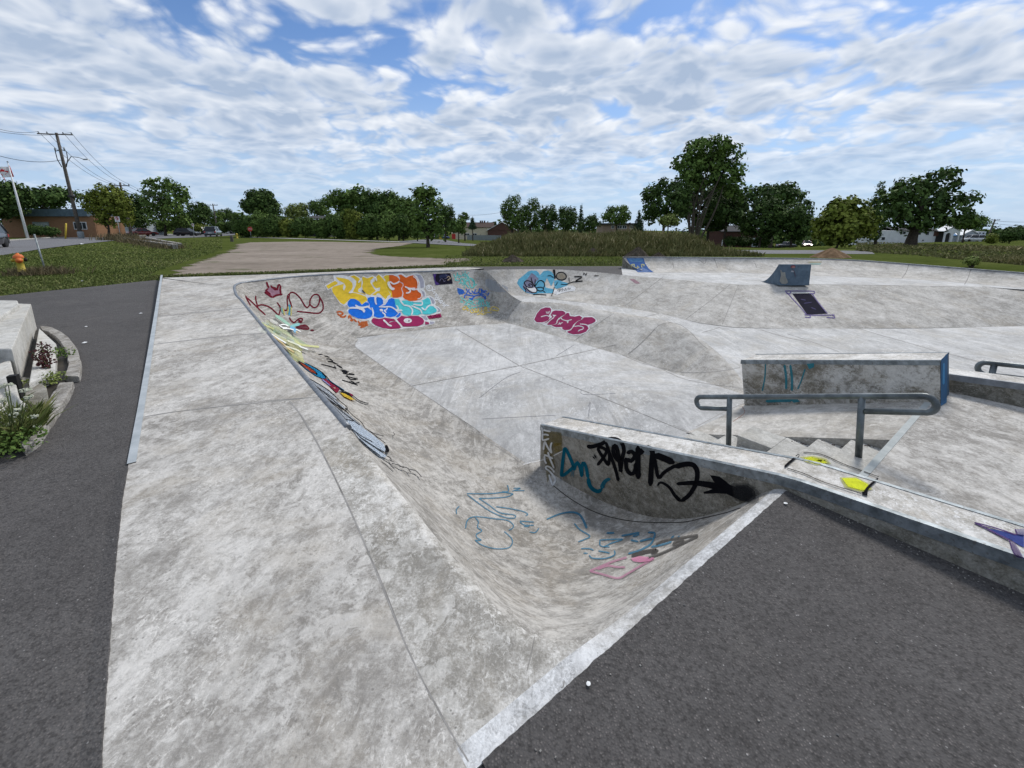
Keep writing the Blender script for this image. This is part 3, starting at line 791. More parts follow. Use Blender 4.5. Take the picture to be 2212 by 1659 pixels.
g2 = MB(); H2B, H2E = 4.79, 5.2
apoly(g2, [(1.305, -.85), (1.45, -.03), (-.25, .405), (-.345, -.2)], H2B, H2E)
M['bluep'] = mottled('scuffed_blue_paint', (.028, .055, .09), (.055, .11, .18), 5, .7, .3, c3=(.10, .12, .14), s2=14)
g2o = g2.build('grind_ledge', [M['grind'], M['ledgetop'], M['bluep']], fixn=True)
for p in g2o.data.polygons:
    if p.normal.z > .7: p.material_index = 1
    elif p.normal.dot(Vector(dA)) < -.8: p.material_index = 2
tag(g2o, 'tall stained concrete ledge with blue painted end standing behind the handrail', 'ledge')
e2 = MB(); sweep(e2, [(1.455, H2B, -.03), (-.254, H2B, .405)], [(-.004, -.045), (-.004, .004), (.02, .004), (.02, -.003), (.004, -.003), (.004, -.045)]); e2.build('steel_edge', M['steel'], g2o, fixn=True)
e2 = MB(); sweep(e2, [(1.455, H2E, -.03), (-.254, H2E, .405)], [(.004, -.045), (.004, .004), (-.02, .004), (-.02, -.003), (-.004, -.003), (-.004, -.045)]); e2.build('steel_edge', M['steel'], g2o, fixn=True)
place(g2o, W(.5, 5, -.4)); add_surface(g2o)

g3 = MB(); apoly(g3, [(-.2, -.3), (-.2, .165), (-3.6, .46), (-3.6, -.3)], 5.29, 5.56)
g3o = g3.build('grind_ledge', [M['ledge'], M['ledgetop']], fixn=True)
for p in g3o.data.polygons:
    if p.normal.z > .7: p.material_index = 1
tag(g3o, 'low olive grey concrete ledge with dark steel edge below the far handrail', 'ledge')
e3 = MB(); sweep(e3, [(-.2, 5.29, .165), (-3.6, 5.29, .46)], [(-.004, -.055), (-.004, .004), (.02, .004), (.02, -.003), (.004, -.003), (.004, -.055)]); e3.build('steel_edge', M['coping'], g3o, fixn=True)
place(g3o, W(-1, 5.4, 0)); add_surface(g3o)

stp = MB()
def blk(a0, a1, b0, b1, z, mi=0): stp.box((W((a0+a1)/2, (b0+b1)/2, (z-1.1)/2)), ((a1-a0), (b1-b0), z+1.1), mi, M=Matrix.Rotation(TH+math.pi/2, 3, 'Z'))
blk(-.215, .02, 2.602, 3.597, -.095); blk(.022, .24, 2.602, 3.597, -.18); blk(.242, .47, 2.602, 3.597, -.265); blk(.472, .76, 3.29, 3.598, -.268); blk(.472, .72, 2.602, 3.287, -.35)
blk(.722, .98, 2.602, 3.597, -.435); blk(.982, 1.30, 2.602, 3.597, -.525)
st_o = stp.build('concrete_stairs', M['block'], bevel=.006)
tag(st_o, 'short flight of concrete steps between the arrow ledge and sloping bank', 'steps'); place(st_o, W(.5, 3, -1.0)); add_surface(st_o)
# dark debris lodged along the wall
db_ = MB()
for k in range(40):
    a = rnd.choice([-.1, .13, .35])+rnd.uniform(-.085, .085); z = -.095 if a < .02 else -.18 if a < .24 else -.265
    p = W(a, 3.59-abs(rnd.gauss(0, .03)), z+.002); r = rnd.uniform(.002, .006)
    db_.box(p, (r*2, r*1.4, r*.7), 0, M=Matrix.Rotation(rnd.random()*6, 3, 'Z'))
M['debris'] = mottled('leaf_litter', (.035, .022, .016), (.10, .06, .04), 30)
tag(db_.build('leaf_litter', M['debris']), 'dark leaf litter caught along the step wall', 'litter', kind='stuff')
# steel nosing at the deck edge
ns = MB(); sweep(ns, [(-.222, b, 0) for b in (2.602, 5.28)], [(0, 0)]) if False else None
ns = MB(); r0 = [(-.255, .003), (-.212, .003), (-.212, -.05), (-.22, -.05), (-.22, -.003), (-.255, -.003)]
ns.grid([[W(a, b, z) for a, z in r0] for b in (2.604, 4.77)], smooth=False, wrap=True)
M['nosing'] = mottled('bluish_deck_edge', (.27, .30, .30), (.40, .42, .41), 9)
tag(ns.build('deck_edge_angle', M['nosing'], fixn=True), 'flat steel angle set into the deck edge above the steps', 'edge trim')

def railing(label, b, lo_a, lo_z, hi_a, hi_z, posts, r=.0225, drop=.055, ext=None):
    """handrail of bent pipe; a tight return loop at each closed end"""
    root = empty('handrail', W((lo_a+hi_a)/2, b, -.3), label, 'handrail')
    base = np.array(root.location)
    sl_ = (hi_z-lo_z)/(hi_a-lo_a); d = np.array([1, sl_]); d = d/np.linalg.norm(d); n = np.array([-d[1], d[0]])
    if n[1] < 0: n = -n
    pts = []
    lo = np.array([lo_a, lo_z]); hi = np.array([hi_a, hi_z]); u = (hi-lo)/np.linalg.norm(hi-lo)
    def arc(c, a0, s):
        return [c+(u*s*math.cos(t)+n*math.sin(t))*drop for t in np.linspace(a0, -a0, 11)]
    if ext is None or 'hi' in ext: pts += [hi-u*(.335)-n*2*drop]+[p for p in arc(hi-n*drop, math.pi/2, 1)][::-1]
    else: pts += [hi]
    pts += [hi+(lo-hi)*t for t in (.25, .5, .75)]
    pts += arc(lo-n*drop, math.pi/2, -1)+[lo+u*.27-n*2*drop]
    P = [W(p[0], b, p[1])-base for p in pts]
    mb = MB(); mb.tube(P, r, 12); mb.build('rail', M['pipe'], root)
    for pa, pz, lean in posts:
        zt_ = lo_z+sl_*(pa-lo_a)
        mb = MB(); mb.tube([W(pa+lean*.5, b, pz-.02)-base, W(pa, b, zt_)-base], r*1.02, 12); mb.build('post', M['pipe'], root)
    return root
railing('thick grey pipe handrail standing on the concrete steps', 3.32, 1.15, -.035, -.37, .475, [(.88, -.45, -.09), (-.055, -.095, -.09)])
RB = 6.3
lo = [Pp for Pp in (zt(3500, 1350, 4.1466)(1600, 325), zt(3500, 1350, 4.1466)(1480, 400))]
def PB(x, y, b):
    d = ray(x, y); o_ = np.array([0, 0, EYE])-O; t = (b-o_@dB)/(d@dB); P = np.array([0, 0, EYE])+d*t; return (*AB(P), P[2])
q1 = PB(*lo[0], RB); q2 = PB(*lo[1], RB); q3 = PB(*zt(3500, 1350, 4.1466)(2200, 385), RB); q4 = PB(*zt(3500, 1350, 4.1466)(1710, 400), RB)
sl3 = (q3[2]-q1[2])/(q3[0]-q1[0])
railing('dark pipe handrail cut off by the right edge behind the low ledge', RB, q1[0], q1[2], q1[0]-3, q1[2]-3*sl3, [(q4[0], -.5, 0), (q4[0]-2.2, -.2, 0)], ext=['lo'], r=.027, drop=.065)

# coping pipe let into the lip of the long transition, and steel angle along the slab
cpx = MB(); cc = cop3[np.argmin(np.abs(cop3[:, 0]-2.55)):]; cc = cc[:ti[3]-ti[0]+3]
cpx.tube([W(p[0], p[1]+.012, p[2]-.012) for p in cc], .03, 8)
tag(cpx.build('coping_pipe', M['coping']), 'grey steel coping along the lip of the graffiti covered transition', 'coping')
sa = MB()
a_s = np.linspace(2.86, 15.9, 24)
sa.grid([[W(a, -.97-.0035*a*(a/16)+db, topz(a)+dz) for db, dz in ((-.006, -.10), (-.006, .006), (.042, .006), (.042, -.01), (.0, -.01), (.0, -.10))] for a in a_s], smooth=False, wrap=True)
M['edge_galv'] = mottled('pale_galvanised_edge', (.30, .33, .345), (.44, .47, .485), 6, .55, .4, .15)
tag(sa.build('slab_edge_angle', M['edge_galv'], fixn=True), 'long pale steel angle along the left edge of the concrete slab', 'edge trim')

# ------------------------------------------------------------------ back quarter pipe
qp = MB()
nQ = min(len(QFd), len(QTd)); Qf = QFd[:nQ]; Qt = QTd[:nQ]
def qprof(x):                             # x 0 foot .. 1 top
    return 1-math.sqrt(max(0, 1-(x*.97)**2))
topq = qprof(1)
rows = []
for i in range(nQ):
    f_, t_ = Qf[i], Qt[i]
    row = [W(*(f_[:2]+(t_[:2]-f_[:2])*x), t_[2]*qprof(x)/topq) for x in np.linspace(0, 1, 14)]
    nrm = np.array([.05, .33, 0]); row += [W(*t_[:2], t_[2])+nrm, W(*t_[:2], -.3)+nrm]
    rows.append(row)
qp.grid(rows, 0, flip=True)
capP = [np.array(p) for p in rows[0]]+[W(*Qf[0][:2], -.3)]
tri = tessellate_polygon([[Vector(p) for p in capP]]); qp.add(capP, [tuple(t) for t in tri], 1)
qp_o = qp.build('quarter_pipe', [M['bank'], M['ledge']])
tag(qp_o, 'long low curved concrete quarter pipe along the back with blue painted end', 'quarter pipe')
lipm = MB(); lipm.tube([W(p[0], p[1], p[2]+.006) for p in Qt], .022, 6); lipm.build('coping', M['coping'], qp_o)
place(qp_o, W(*Qf[20][:2], 0)); add_surface(qp_o)

# ------------------------------------------------------------------ blue kicker on the upper deck
def kicker():
    FL, FR = PZ(1681, 616.5, 0), PZ(1748, 616.5, 0)
    tip = PZ(1642, 608.0, 0)
    u = tip-FL; Lk = np.linalg.norm(u); u = u/Lk; v = FR-FL; h = .56
    lean = u*.03
    prof = [(0, 0), (.03, h), (.09, h)]+[(.09+(Lk-.09)*s, h*(1-s)**1.9) for s in np.linspace(.12, 1, 9)]
    mb = MB(); P = [FL+u*x+np.array([0, 0, z-.001]) for x, z in prof]
    mb.prism(P, v, 0)
    o = mb.build('kicker_ramp', M['kick'], fixn=True, bevel=.006)
    tag(o, 'steep blue painted kicker box with chipped white patch on the upper deck', 'ramp'); place(o, (FL+FR)/2); return o
M['kick'] = mottled('chipped_blue_paint', (.060, .092, .128), (.105, .15, .195), 6, .7, .3, c3=(.045, .06, .075), s2=11)
kick_o = kicker(); add_surface(kick_o)

# ------------------------------------------------------------------ pale blocks and the planting bed at the left
def pxprism(px, z0, z1, taper=None):
    """outline read at height z1, standing down to z0"""
    P = [PZ(x, y, z1) for x, y in px]; mb = MB()
    mb.prism(P, (0, 0, z0-z1)); return mb, P
mb, P = pxprism([(38, 655), (67, 656), (26, 754), (-60, 752), (-40, 700), (-8, 690)], -.1, .385)
b1 = mb.build('concrete_block', M['block'], fixn=True, bevel=.02); tag(b1, 'pale concrete seat block, nearest the curved kerb by the left edge', 'block'); place(b1, (P[0]+P[2])/2*np.array([1, 1, 0]))
mb, P = pxprism([(-160, 646), (37.5, 648.5), (41, 657.5), (-40, 712), (-160, 700)], -.1, .44)
b2 = mb.build('concrete_block', M['block'], fixn=True, bevel=.02); tag(b2, 'pale concrete block partly cut by the left edge behind the seat block', 'block'); place(b2, (P[0]+P[2])/2*np.array([1, 1, 0]))
mb = MB()
Pw = [PZ(87, 711, .10), PZ(120, 739, .12), PZ(121, 762, .10), PZ(117, 800, .06), PZ(66, 812, .04)]
Pw = [PZ(84, 708, .16), PZ(121, 742, .12), PZ(119, 803, .10), PZ(62, 828, .14)]
mb.prism(Pw, (0, 0, -.3)); b3 = mb.build('concrete_footing', M['block'], fixn=True, bevel=.01); tag(b3, 'low pale concrete footing beside the dark red dock plant', 'footing'); place(b3, (Pw[0]+Pw[2])/2*np.array([1, 1, 0]))
mb = MB()
Pw = [PZ(-40, 800, .26), PZ(22, 776, .27), PZ(42, 861, .20), PZ(78, 886, .12), PZ(58, 915, .10), PZ(-40, 960, .12)]
mb.prism(Pw, (0, 0, -.4)); b4 = mb.build('concrete_footing', M['block'], fixn=True, bevel=.01); tag(b4, 'sloping pale concrete footing behind the white wildflowers', 'footing'); place(b4, (Pw[1]+Pw[3])/2*np.array([1, 1, 0]))
mb = MB(); Ps = [PZ(25, 818, .30), PZ(39, 818, .30), PZ(42, 835, .24), PZ(31, 836, .24)]
slotm = mottled('black_opening', (.004, .004, .005), (.012, .011, .01), 9)
pa_, pb_ = PZ(30, 817, .28), PZ(36, 850, .12)
mb.box((pa_+pb_)/2, (.06, .06, .2), 0, M=Matrix.Rotation(.5, 3, 'Z')); b5 = mb.build('drain_slot', slotm, b4)
mb, P = pxprism([(45, 812), (78, 818), (100, 836), (104, 858), (84, 884), (56, 866)], -.2, .08)
b6 = mb.build('concrete_footing', M['ledge'], fixn=True, bevel=.01); tag(b6, 'brownish concrete slab between the two pale footings in the bed', 'footing'); place(b6, (P[0]+P[2])/2*np.array([1, 1, 0]))
def curb_piece(outer, inner, z, label):
    n = max(len(outer), len(inner)); k = 22
    Po = resamp(smoothline(np.array([PZ(x, y, z) for x, y in outer]), .1), k); Pi = resamp(smoothline(np.array([PZ(x, y, z) for x, y in inner]), .1), k)
    mb = MB(); rows = []
    for a, b in zip(Po, Pi):
        j = nrs.randn(3)*.003; d = np.array([0, 0, .13])
        rows.append([a-d, a+j-(0, 0, .012), a*.93+b*.07+j, b*.93+a*.07+j, b+j-(0, 0, .012), b-d])
    mb.grid(rows, 0, smooth=False, wrap=True)
    for e in (0, -1): mb.add(rows[e], [tuple(range(6))], 0)
    o = mb.build('curb', M['curb'], fixn=True); tag(o, label, 'kerb'); place(o, Po[k//2]*np.array([1, 1, 0])); return o
curb_piece([(86, 703), (112, 706), (142, 723), (164, 749), (173.5, 776), (174, 798), (169, 813)], [(90, 712), (106, 718), (124, 732), (139, 752), (146, 774), (146, 793), (137, 812)], .06, 'curved old concrete kerb round the far side of the planting bed')
curb_piece([(158, 824), (150, 846), (134, 870), (116, 896), (98, 922), (80, 948), (52, 966)], [(126, 827), (116, 845), (104, 862), (92, 884), (80, 905), (62, 932), (42, 955)], .06, 'crumbling straight concrete kerb in front of the white wildflowers')
M['soil'] = mottled('bed_soil', (.018, .014, .011), (.05, .042, .03), 8, c3=(.03, .05, .014), s2=5)
sheet('bed_soil', [(88, 712), (140, 750), (150, 800), (140, 830), (80, 930), (40, 960), (-60, 1000), (-60, 760), (40, 730)], M['soil'], .012, kind='structure')

# ragged asphalt lapping onto the concrete, and grit gathered along it
eb = MB(); n = 150; b_ = np.linspace(.02, 2.26, n); j = np.abs(np.convolve(nrs.randn(n+8), np.ones(3)/3, 'same')[:n])*.0032
eb.grid([[W(-.06, q, -.0075), W(.001+w_*.4, q, .0045), W(.004+w_, q, .0005)] for q, w_ in zip(b_, j)], smooth=False, flip=True)
tag(eb.build('asphalt_path', M['asphalt']), kind='structure')
eb = MB(); a_ = np.linspace(.05, 2.8, 150); sb = np.interp(a_, [0, .69, 1.62, 2.4, 2.8], [-.87, -.90, -.945, -.97, -.97])
eb.grid([[W(q, s_-.06, -.0075), W(q, s_+w_*.4, .004), W(q, s_+.003+w_*.7, .0012)] for q, s_, w_ in zip(a_, sb, j)], smooth=False)
tag(eb.build('asphalt_path', M['asphalt']), kind='structure')
gr_ = MB()
for k in range(260):
    q = rnd.random()
    if q < .4: p = W(-abs(rnd.gauss(0, .05))-.004, rnd.uniform(.1, 2.25), 0)
    elif q < .75: p = W(rnd.uniform(-1.6, -.05), 2.262-abs(rnd.gauss(0, .035)), 0)
    else: p = W(rnd.uniform(-1.8, 0), rnd.uniform(-.4, 2.2), 0)
    r = rnd.uniform(.0012, .0038); gr_.box(p+np.array([0, 0, r*.4-.005]), (r*2, r*1.5, r), 0, M=Matrix.Rotation(rnd.random()*6, 3, 'Z') @ Matrix.Rotation(rnd.random(), 3, 'X'))
M['grit'] = mottled('stone_grit', (.10, .095, .09), (.32, .305, .28), 60)
tag(gr_.build('stone_grit', M['grit']), 'fine stone grit scattered along the asphalt edge', 'grit', kind='stuff')
# ================================================================== paint on the concrete
PAINT = {}
def paint(rgb, wear=.25, alpha=1.0, rough=.6):
    key = (rgb, wear, alpha)
    if key in PAINT: return PAINT[key]
    m, t, b = mat_base('spray_paint', .8, .06)
    n = tnoise(t, 9, 6, .7)
    col = tramp(t, n, [(.3, tuple(c*.82 for c in rgb)), (.7, tuple(min(1, c*1.10) for c in rgb))])
    t.links.new(col, b.inputs['Base Color'])
    tr = N(t, 'ShaderNodeBsdfTransparent'); mx = N(t, 'ShaderNodeMixShader')
    w = tmap(t, tnoise(t, 34, 7, .75, off=(2, 5, 1)), .60, .70, alpha, alpha*(1-wear), True)
    t.links.new(w, mx.inputs[0]); t.links.new(tr.outputs[0], mx.inputs[1]); t.links.new(b.outputs[0], mx.inputs[2])
    out = [q for q in t.nodes if q.type == 'OUTPUT_MATERIAL'][0]; t.links.new(mx.outputs[0], out.inputs[0])
    PAINT[key] = m; return m
def pts(s): return [tuple(float(c) for c in p.split(',')) for p in s.split()]
FAT = {}
class Piece:
    """one painted piece: strokes and fills laid on the surface the eye meets, a hair above it"""
    def __init__(s, tr, lift=.0022, inc=.0020):
        s.fat = FAT.get(id(tr), 1.0)
        s.inc = inc; s.last = None; s.tr = tr; s.mb = MB(); s.mats = []; s.lift = lift; s.n = 0; s.own = None
    def mi(s, m):
        if m not in s.mats: s.mats.append(m)
        return s.mats.index(m)
    def layer(s, mat):
        if mat is not s.last: s.n += 1; s.last = mat
    def lay(s, P, lift):
        out = []
        for x, y in P:
            h = hit(x, y)
            if h is None: return None
            loc, nor, d, idx = h
            if s.own is None: s.own = SURF_OWN[idx]
            c = max(.18, -nor.dot(d)); out.append(loc-d*(lift/c))
        return out
    def fill(s, poly, mat, raw=False, grid=3.6):
        P = pts(poly) if isinstance(poly, str) else poly
        if not raw: P = [s.tr(*p) for p in P]
        s.layer(mat); lift = s.lift+s.inc*s.n
        n = len(P); P2 = resamp(np.vstack([P, P[:1]]), step=2.0)[:-1]; n = len(P2)
        mn, mxx = P2.min(0), P2.max(0)
        gx, gy = np.meshgrid(np.arange(mn[0]+.5, mxx[0], grid), np.arange(mn[1]+.5, mxx[1], grid*.8)); g = np.stack([gx.ravel(), gy.ravel()], 1)
        v, e, f, *_ = delaunay_2d_cdt([Vector(p) for p in P2]+[Vector(p) for p in g], [], [list(range(n))], 1, 1e-4)
        L = []
        for p in v:
            q = s.lay([(p.x, p.y)], lift); L.append(q[0] if q else None)
        F = [t for t in f if all(L[i] is not None for i in t)]
        F = [t for t in F if max((L[t[i]]-L[t[i-1]]).length for i in range(len(t))) < 1.2]
        s.mb.add([q if q is not None else (0, 0, -1.5) for q in L], F, s.mi(mat), True); return s
    def stroke(s, line, w, mat, raw=False, taper=True, closed=False, w1=None):
        P = pts(line) if isinstance(line, str) else line
        if not raw: P = [s.tr(*p) for p in P]
        if closed: P = P+[P[0]]
        sc = abs(s.tr(1, 0)[0]-s.tr(0, 0)[0]) if not raw else 1.0
        w = w*sc*s.fat; w1 = w if w1 is None else w1*sc*s.fat
        P = np.array(P); Q = smoothline(P, max(1.2, w*.6)) if len(P) > 2 else resamp(P, step=3)
        s.layer(mat); lift = s.lift+s.inc*s.n
        T = np.gradient(Q, axis=0); T /= np.linalg.norm(T, axis=1)[:, None]+1e-9; Nn = np.stack([-T[:, 1], T[:, 0]], 1)
        k = len(Q); hw = (w+(w1-w)*np.linspace(0, 1, k))/2
        if taper and not closed:
            ln = np.r_[0, np.cumsum(np.linalg.norm(np.diff(Q, axis=0), axis=1))]
            for i in range(k):
                e = min(ln[i], ln[-1]-ln[i]); r = hw[i]
                if e < r: hw[i] = math.sqrt(max(r*r-(r-e)**2, (r*.35)**2))
        A = s.lay([tuple(p) for p in Q+Nn*hw[:, None]], lift); B = s.lay([tuple(p) for p in Q-Nn*hw[:, None]], lift)
        if A is None or B is None:
            A = []; B = []
            for q, nn_, h_ in zip(Q, Nn, hw):
                a = s.lay([tuple(q+nn_*h_)], lift); b = s.lay([tuple(q-nn_*h_)], lift)
                if a and b: A += a; B += b
        if len(A) < 2: return s
        V = A+B; m = len(A)
        F = [(i, i+1, m+i+1, m+i) for i in range(m-1) if (A[i]-A[i+1]).length < .8 and (B[i]-B[i+1]).length < .8 and (A[i]-B[i]).length < .8]
        s.mb.add(V, F, s.mi(mat), True); return s
    def many(s, text, w, mat, **k):
        for ln in text.strip().split('|'): s.stroke(ln, w, mat, **k)
        return s
    def build(s, name, label=None, parent=None):
        own = parent or s.own or bowl_obj
        o = s.mb.build(name, s.mats, own)
        if label: o['label'] = label
        return o
rebuild()
WHITE = paint((.86, .865, .87), .08); BLACK = paint((.012, .012, .015), .1); YEL = paint((.92, .70, .07), .08); ORG = paint((.82, .18, .035), .08)
BLUE = paint((.025, .25, .86), .08); CYAN = paint((.13, .72, .76), .08); MAG = paint((.46, .04, .16), .08); LAV = paint((.50, .50, .58), .4)
DRED = paint((.21, .018, .035), .12); TEAL = paint((.01, .18, .27), .2)
G1 = zt(1260, 1060, 4.2538); G2_ = zt(950, 1080, 5.53); G3 = zt(1680, 1050, 6.9125); G4 = zt(2000, 1050, 5.7194); G5 = zt(1060, 1360, 3.318)
H1 = zt(2120, 1660, 5.53); H2 = zt(2250, 1700, 2.9493); H3 = zt(1750, 1850, 2.212); H4 = zt(3600, 1950, 4.4838)
Z3 = zt(2400, 950, 2.4578); Z4 = zt(3100, 950, 2.3734); Z5 = zt(2600, 1300, 1.5447); Z9 = zt(2100, 1000, 2.0109); Z7 = zt(2650, 1500, 2.212); Z1b = zt(850, 1000, 2.212)
D1 = lambda x, y: (x, y)
FAT.update({id(G1): 1.9, id(G2_): 1.25, id(G3): 1.35, id(G4): 1.35, id(H2): 1.38, id(H1): 1.15, id(G5): 1.2})
# --- control joints and cracks (they belong to the slab itself)
J = M['joint']; SC = M['scuff']
pj = Piece(D1, .0006, .00002)
JL = M['jointl']
pj.many('985,710 1122,790|1122,790 1240,836|1240,836 1330,871 1500,940|882,835 1122,790|1122,790 1330,745', 1.0, JL)
pj.many('297,903 400,887 560,867', 1.0, JL); pj.many('560,867 690,857', 1.6, J); pj.many('322,745 480,727 610,716|335,684 560,662', .8, JL)
pj.many('625,866 655,905 700,985 760,1110 815,1240 880,1400 945,1530 1012,1645', 2.0, JL)
pj.many('648,895 668,930|700,985 742,1070|790,1180 830,1270 870,1375|900,1445 960,1555', 2.4, J)
pj.many('1130,1003 1180,991 1216,974', 0.99, SC)
pj.many('1155,1375 1148,1410 1138,1450|1212,1486 1217,1482 1219,1470', 1.24, J)
pj.many('747,735 860,815 960,882 1060,955 1130,1003', 0.74, J)
pj.many('1270,880 1275,870 1270,905|1255,842 1262,852 1330,850|1040,905 1200,897|1035,860 1090,818 1125,803|1200,770 1240,745', 1.1, paint((.30, .30, .31), .7, .6))
pj.tr = Z9; pj.many('750,795 840,720 920,640 965,590', 5.58, J); pj.many('965,590 1010,558 1080,545 1160,560 1240,615 1330,712 1380,750', 2.48, J)
pj.many('700,800 850,860 1000,905 1180,985 1400,1030 1640,1062|1000,905 1190,938 1400,935 1560,915 1640,897|720,415 860,310 1030,180|1210,515 1400,370 1560,240|320,690 560,520 640,470|1495,560 1560,400 1625,240|870,500 1000,470|1330,625 1480,580|1800,600 2000,660 2200,700', 2.48, J)
pj.tr = Z4; pj.many('1135,220 1110,290 1070,345', 6.20, J); pj.many('1715,260 1690,340 1655,405', 6.20, J); pj.many('1820,424 1990,440 2210,462', 4.34, J)
pj.many('610,795 880,880 1100,940 1440,1040|0,865 200,930 480,1030|1500,1052 1700,1100 1850,1140', 2.48, J)
pj.many('200,402 600,408 1000,414 1700,428', 1.86, J)
pj.tr = Z3; pj.many('1010,165 1030,210 1045,260|1385,168 1410,220 1425,255|610,200 625,270', 4.96, J); pj.many('865,180 920,215 935,170', 4.34, J)
pj.tr = Z7; pj.many('200,400 330,330 460,262 610,200 700,185', 5, paint((.33, .31, .29), .4)); pj.many('600,220 625,265 600,300 520,355', 4, paint((.26, .12, .09), .5)); pj.many('0,385 90,420 165,455', 2.48, J)
pj.tr = Z1b; pj.many('930,205 985,380 1050,600', 2.48, J)
pj.tr = zt(2000, 1500, 1.7015)
pj.many('290,690 420,790 560,868 700,915 860,942 1030,948 1180,945 1300,920 1450,885 1560,850', 6, paint((.045, .04, .035), .5, .9))
pj.build('joint_lines')

# --- RANGE SKATE CO. lettering
p = Piece(G1)
p.fill('225,100 370,95 470,120 570,88 690,150 720,105 800,140 880,105 930,130 980,75 1010,90 1050,118 1100,85 1200,82 1290,75 1370,62 1450,118 1560,72 1640,68 1710,110 1750,200 1765,290 1740,332 1775,400 1780,455 1840,440 1910,480 1945,560 1930,600 2000,640 2040,700 2010,730 1900,770 1800,790 1830,850 1920,868 1930,905 1860,930 1780,940 1700,965 1400,995 1200,1020 1060,1000 920,960 840,900 820,850 690,850 600,820 480,750 445,690 480,650 450,600 400,615 330,570 240,440 180,325 130,350 80,275 110,250 240,190 225,125', WHITE)
for s_ in ('1590,88 1680,92 1735,180 1745,305 1685,318 1670,200 1625,112', '1690,342 1740,380 1765,450 1730,462 1712,400', '1830,458 1890,490 1925,558 1890,590 1868,530', '1945,622 2010,672 2022,708 1960,722 1985,685', '1690,780 1770,780 1805,850 1770,862', '1840,875 1915,885 1900,915 1845,920'): p.fill(s_, LAV)
for s_ in ('252,195 303,228 282,252 137,330 102,277', '262,132 400,152 480,175 540,230 550,290 530,340 482,385 600,400 700,430 770,460 800,518 700,588 630,530 520,490 500,500 400,592 340,560 270,470 215,390 197,322 230,290 380,250 410,235 310,187', '505,122 570,100 640,140 697,190 690,300 640,332 640,380 720,402 760,420 778,443 700,410 560,383 552,370 600,280 610,200 560,150',
           '716,122 790,152 880,120 900,140 850,180 840,220 900,320 938,360 880,400 840,438 770,410 722,350 702,290 720,220 702,160', '982,87 1048,150 1088,200 1110,300 1160,390 1183,420 1130,450 1105,508 1040,450 990,400 960,400 932,440 872,428 950,372 1000,360 1010,302 950,318 912,298 872,230 918,200 932,135',
           '1062,130 1100,102 1155,97 1160,200 1150,240 1190,330 1210,420 1213,470 1172,460 1190,410 1130,340 1090,250 1096,180'): p.fill(s_, YEL)
for s_ in ('1156,97 1220,97 1290,125 1328,165 1318,203 1388,250 1383,290 1358,320 1383,400 1368,458 1290,478 1216,475 1205,400 1191,330 1161,200', '1312,97 1360,90 1440,142 1500,112 1560,100 1620,150 1658,240 1640,310 1590,333 1540,340 1620,347 1690,390 1718,450 1700,498 1600,528 1500,533 1420,498 1387,468 1400,400 1372,320 1402,270 1390,230 1325,200 1342,150'): p.fill(s_, ORG)
for s_ in ('512,495 580,495 660,540 700,600 760,550 813,560 823,600 790,628 700,645 800,642 868,690 883,750 848,808 760,833 640,823 540,778 477,730 472,690 500,662 560,650 492,638 457,590 472,540', '802,480 850,462 908,465 930,540 948,580 942,480 962,462 1030,480 1058,520 1058,580 1000,620 1090,600 1132,540 1150,502 1200,482 1252,500 1262,600 1298,690 1308,740 1258,788 1180,803 1112,788 1082,752 1088,780 1050,808 980,813 902,788 892,740 872,680 832,630 832,590 792,520', '1265,800 1330,730 1350,720 1352,770 1310,805'): p.fill(s_, BLUE)
for s_ in ('1245,497 1320,500 1360,530 1450,520 1530,545 1640,530 1700,530 1810,472 1848,510 1858,580 1830,598 1760,610 1840,612 1900,622 1958,680 1948,718 1850,753 1760,758 1700,740 1640,768 1560,760 1480,778 1400,760 1362,700 1300,690 1272,640 1257,560',): p.fill(s_, CYAN)
for s_ in ('892,815 1000,832 1090,812 1240,832 1268,860 1180,872 1140,900 1250,870 1310,890 1340,930 1363,960 1338,988 1200,998 1060,983 940,943 872,893 862,850', '1282,840 1340,800 1362,777 1450,792 1540,780 1640,780 1718,820 1748,870 1728,918 1640,953 1500,958 1392,958 1340,910 1312,880', '1762,872 1828,892 1828,918 1762,928', '1790,785 2020,742 2040,800 1825,830'): p.fill(s_, MAG)
p.fill([(1470+70*math.cos(t), 860+42*math.sin(t)) for t in np.linspace(0, 6.1, 18)], WHITE); p.fill([(1490+12*math.cos(t), 865+16*math.sin(t)) for t in np.linspace(0, 6, 10)], paint((.12, .06, .14)))
p.fill('405,235 432,295 402,360 385,330 392,270', WHITE); p.fill('695,345 720,345 765,412 735,402', paint((.09, .085, .08)))
p.many('1160,205 1150,240 1180,300 1215,330 1250,322', 24, WHITE); p.many('1170,203 1230,245 1300,225 1330,200', 13, WHITE)
p.many('1420,290 1500,322 1600,318|1470,327 1512,350 1500,385 1438,402|1530,340 1600,345', 13, WHITE); p.many('1560,120 1620,170 1643,260 1630,308|1640,362 1698,410 1690,478 1632,500', 8, WHITE)
p.many('590,600 640,630 720,642 815,620|490,650 560,645 640,650 700,648', 16, WHITE); p.many('640,655 700,662 738,700 720,715', 24, WHITE)
p.many('920,480 932,560 950,592', 13, WHITE); p.many('985,627 1080,630 1180,630 1260,672 1310,725', 12, WHITE); p.many('1000,680 1040,690 1032,705', 24, WHITE); p.many('1040,720 1090,760 1085,800|870,640 892,720 885,790', 12, WHITE); p.many('1130,642 1108,680 1078,690 1112,730', 9, WHITE)
p.many('1340,510 1370,560 1412,600 1500,622 1550,690 1530,770', 13, WHITE); p.many('1530,610 1600,640 1680,680 1710,742', 12, WHITE); p.many('1560,545 1690,540 1716,570 1690,602 1560,590|1700,640 1760,680 1800,632 1845,600|1280,602 1312,660 1288,680 1380,690', 12, WHITE)
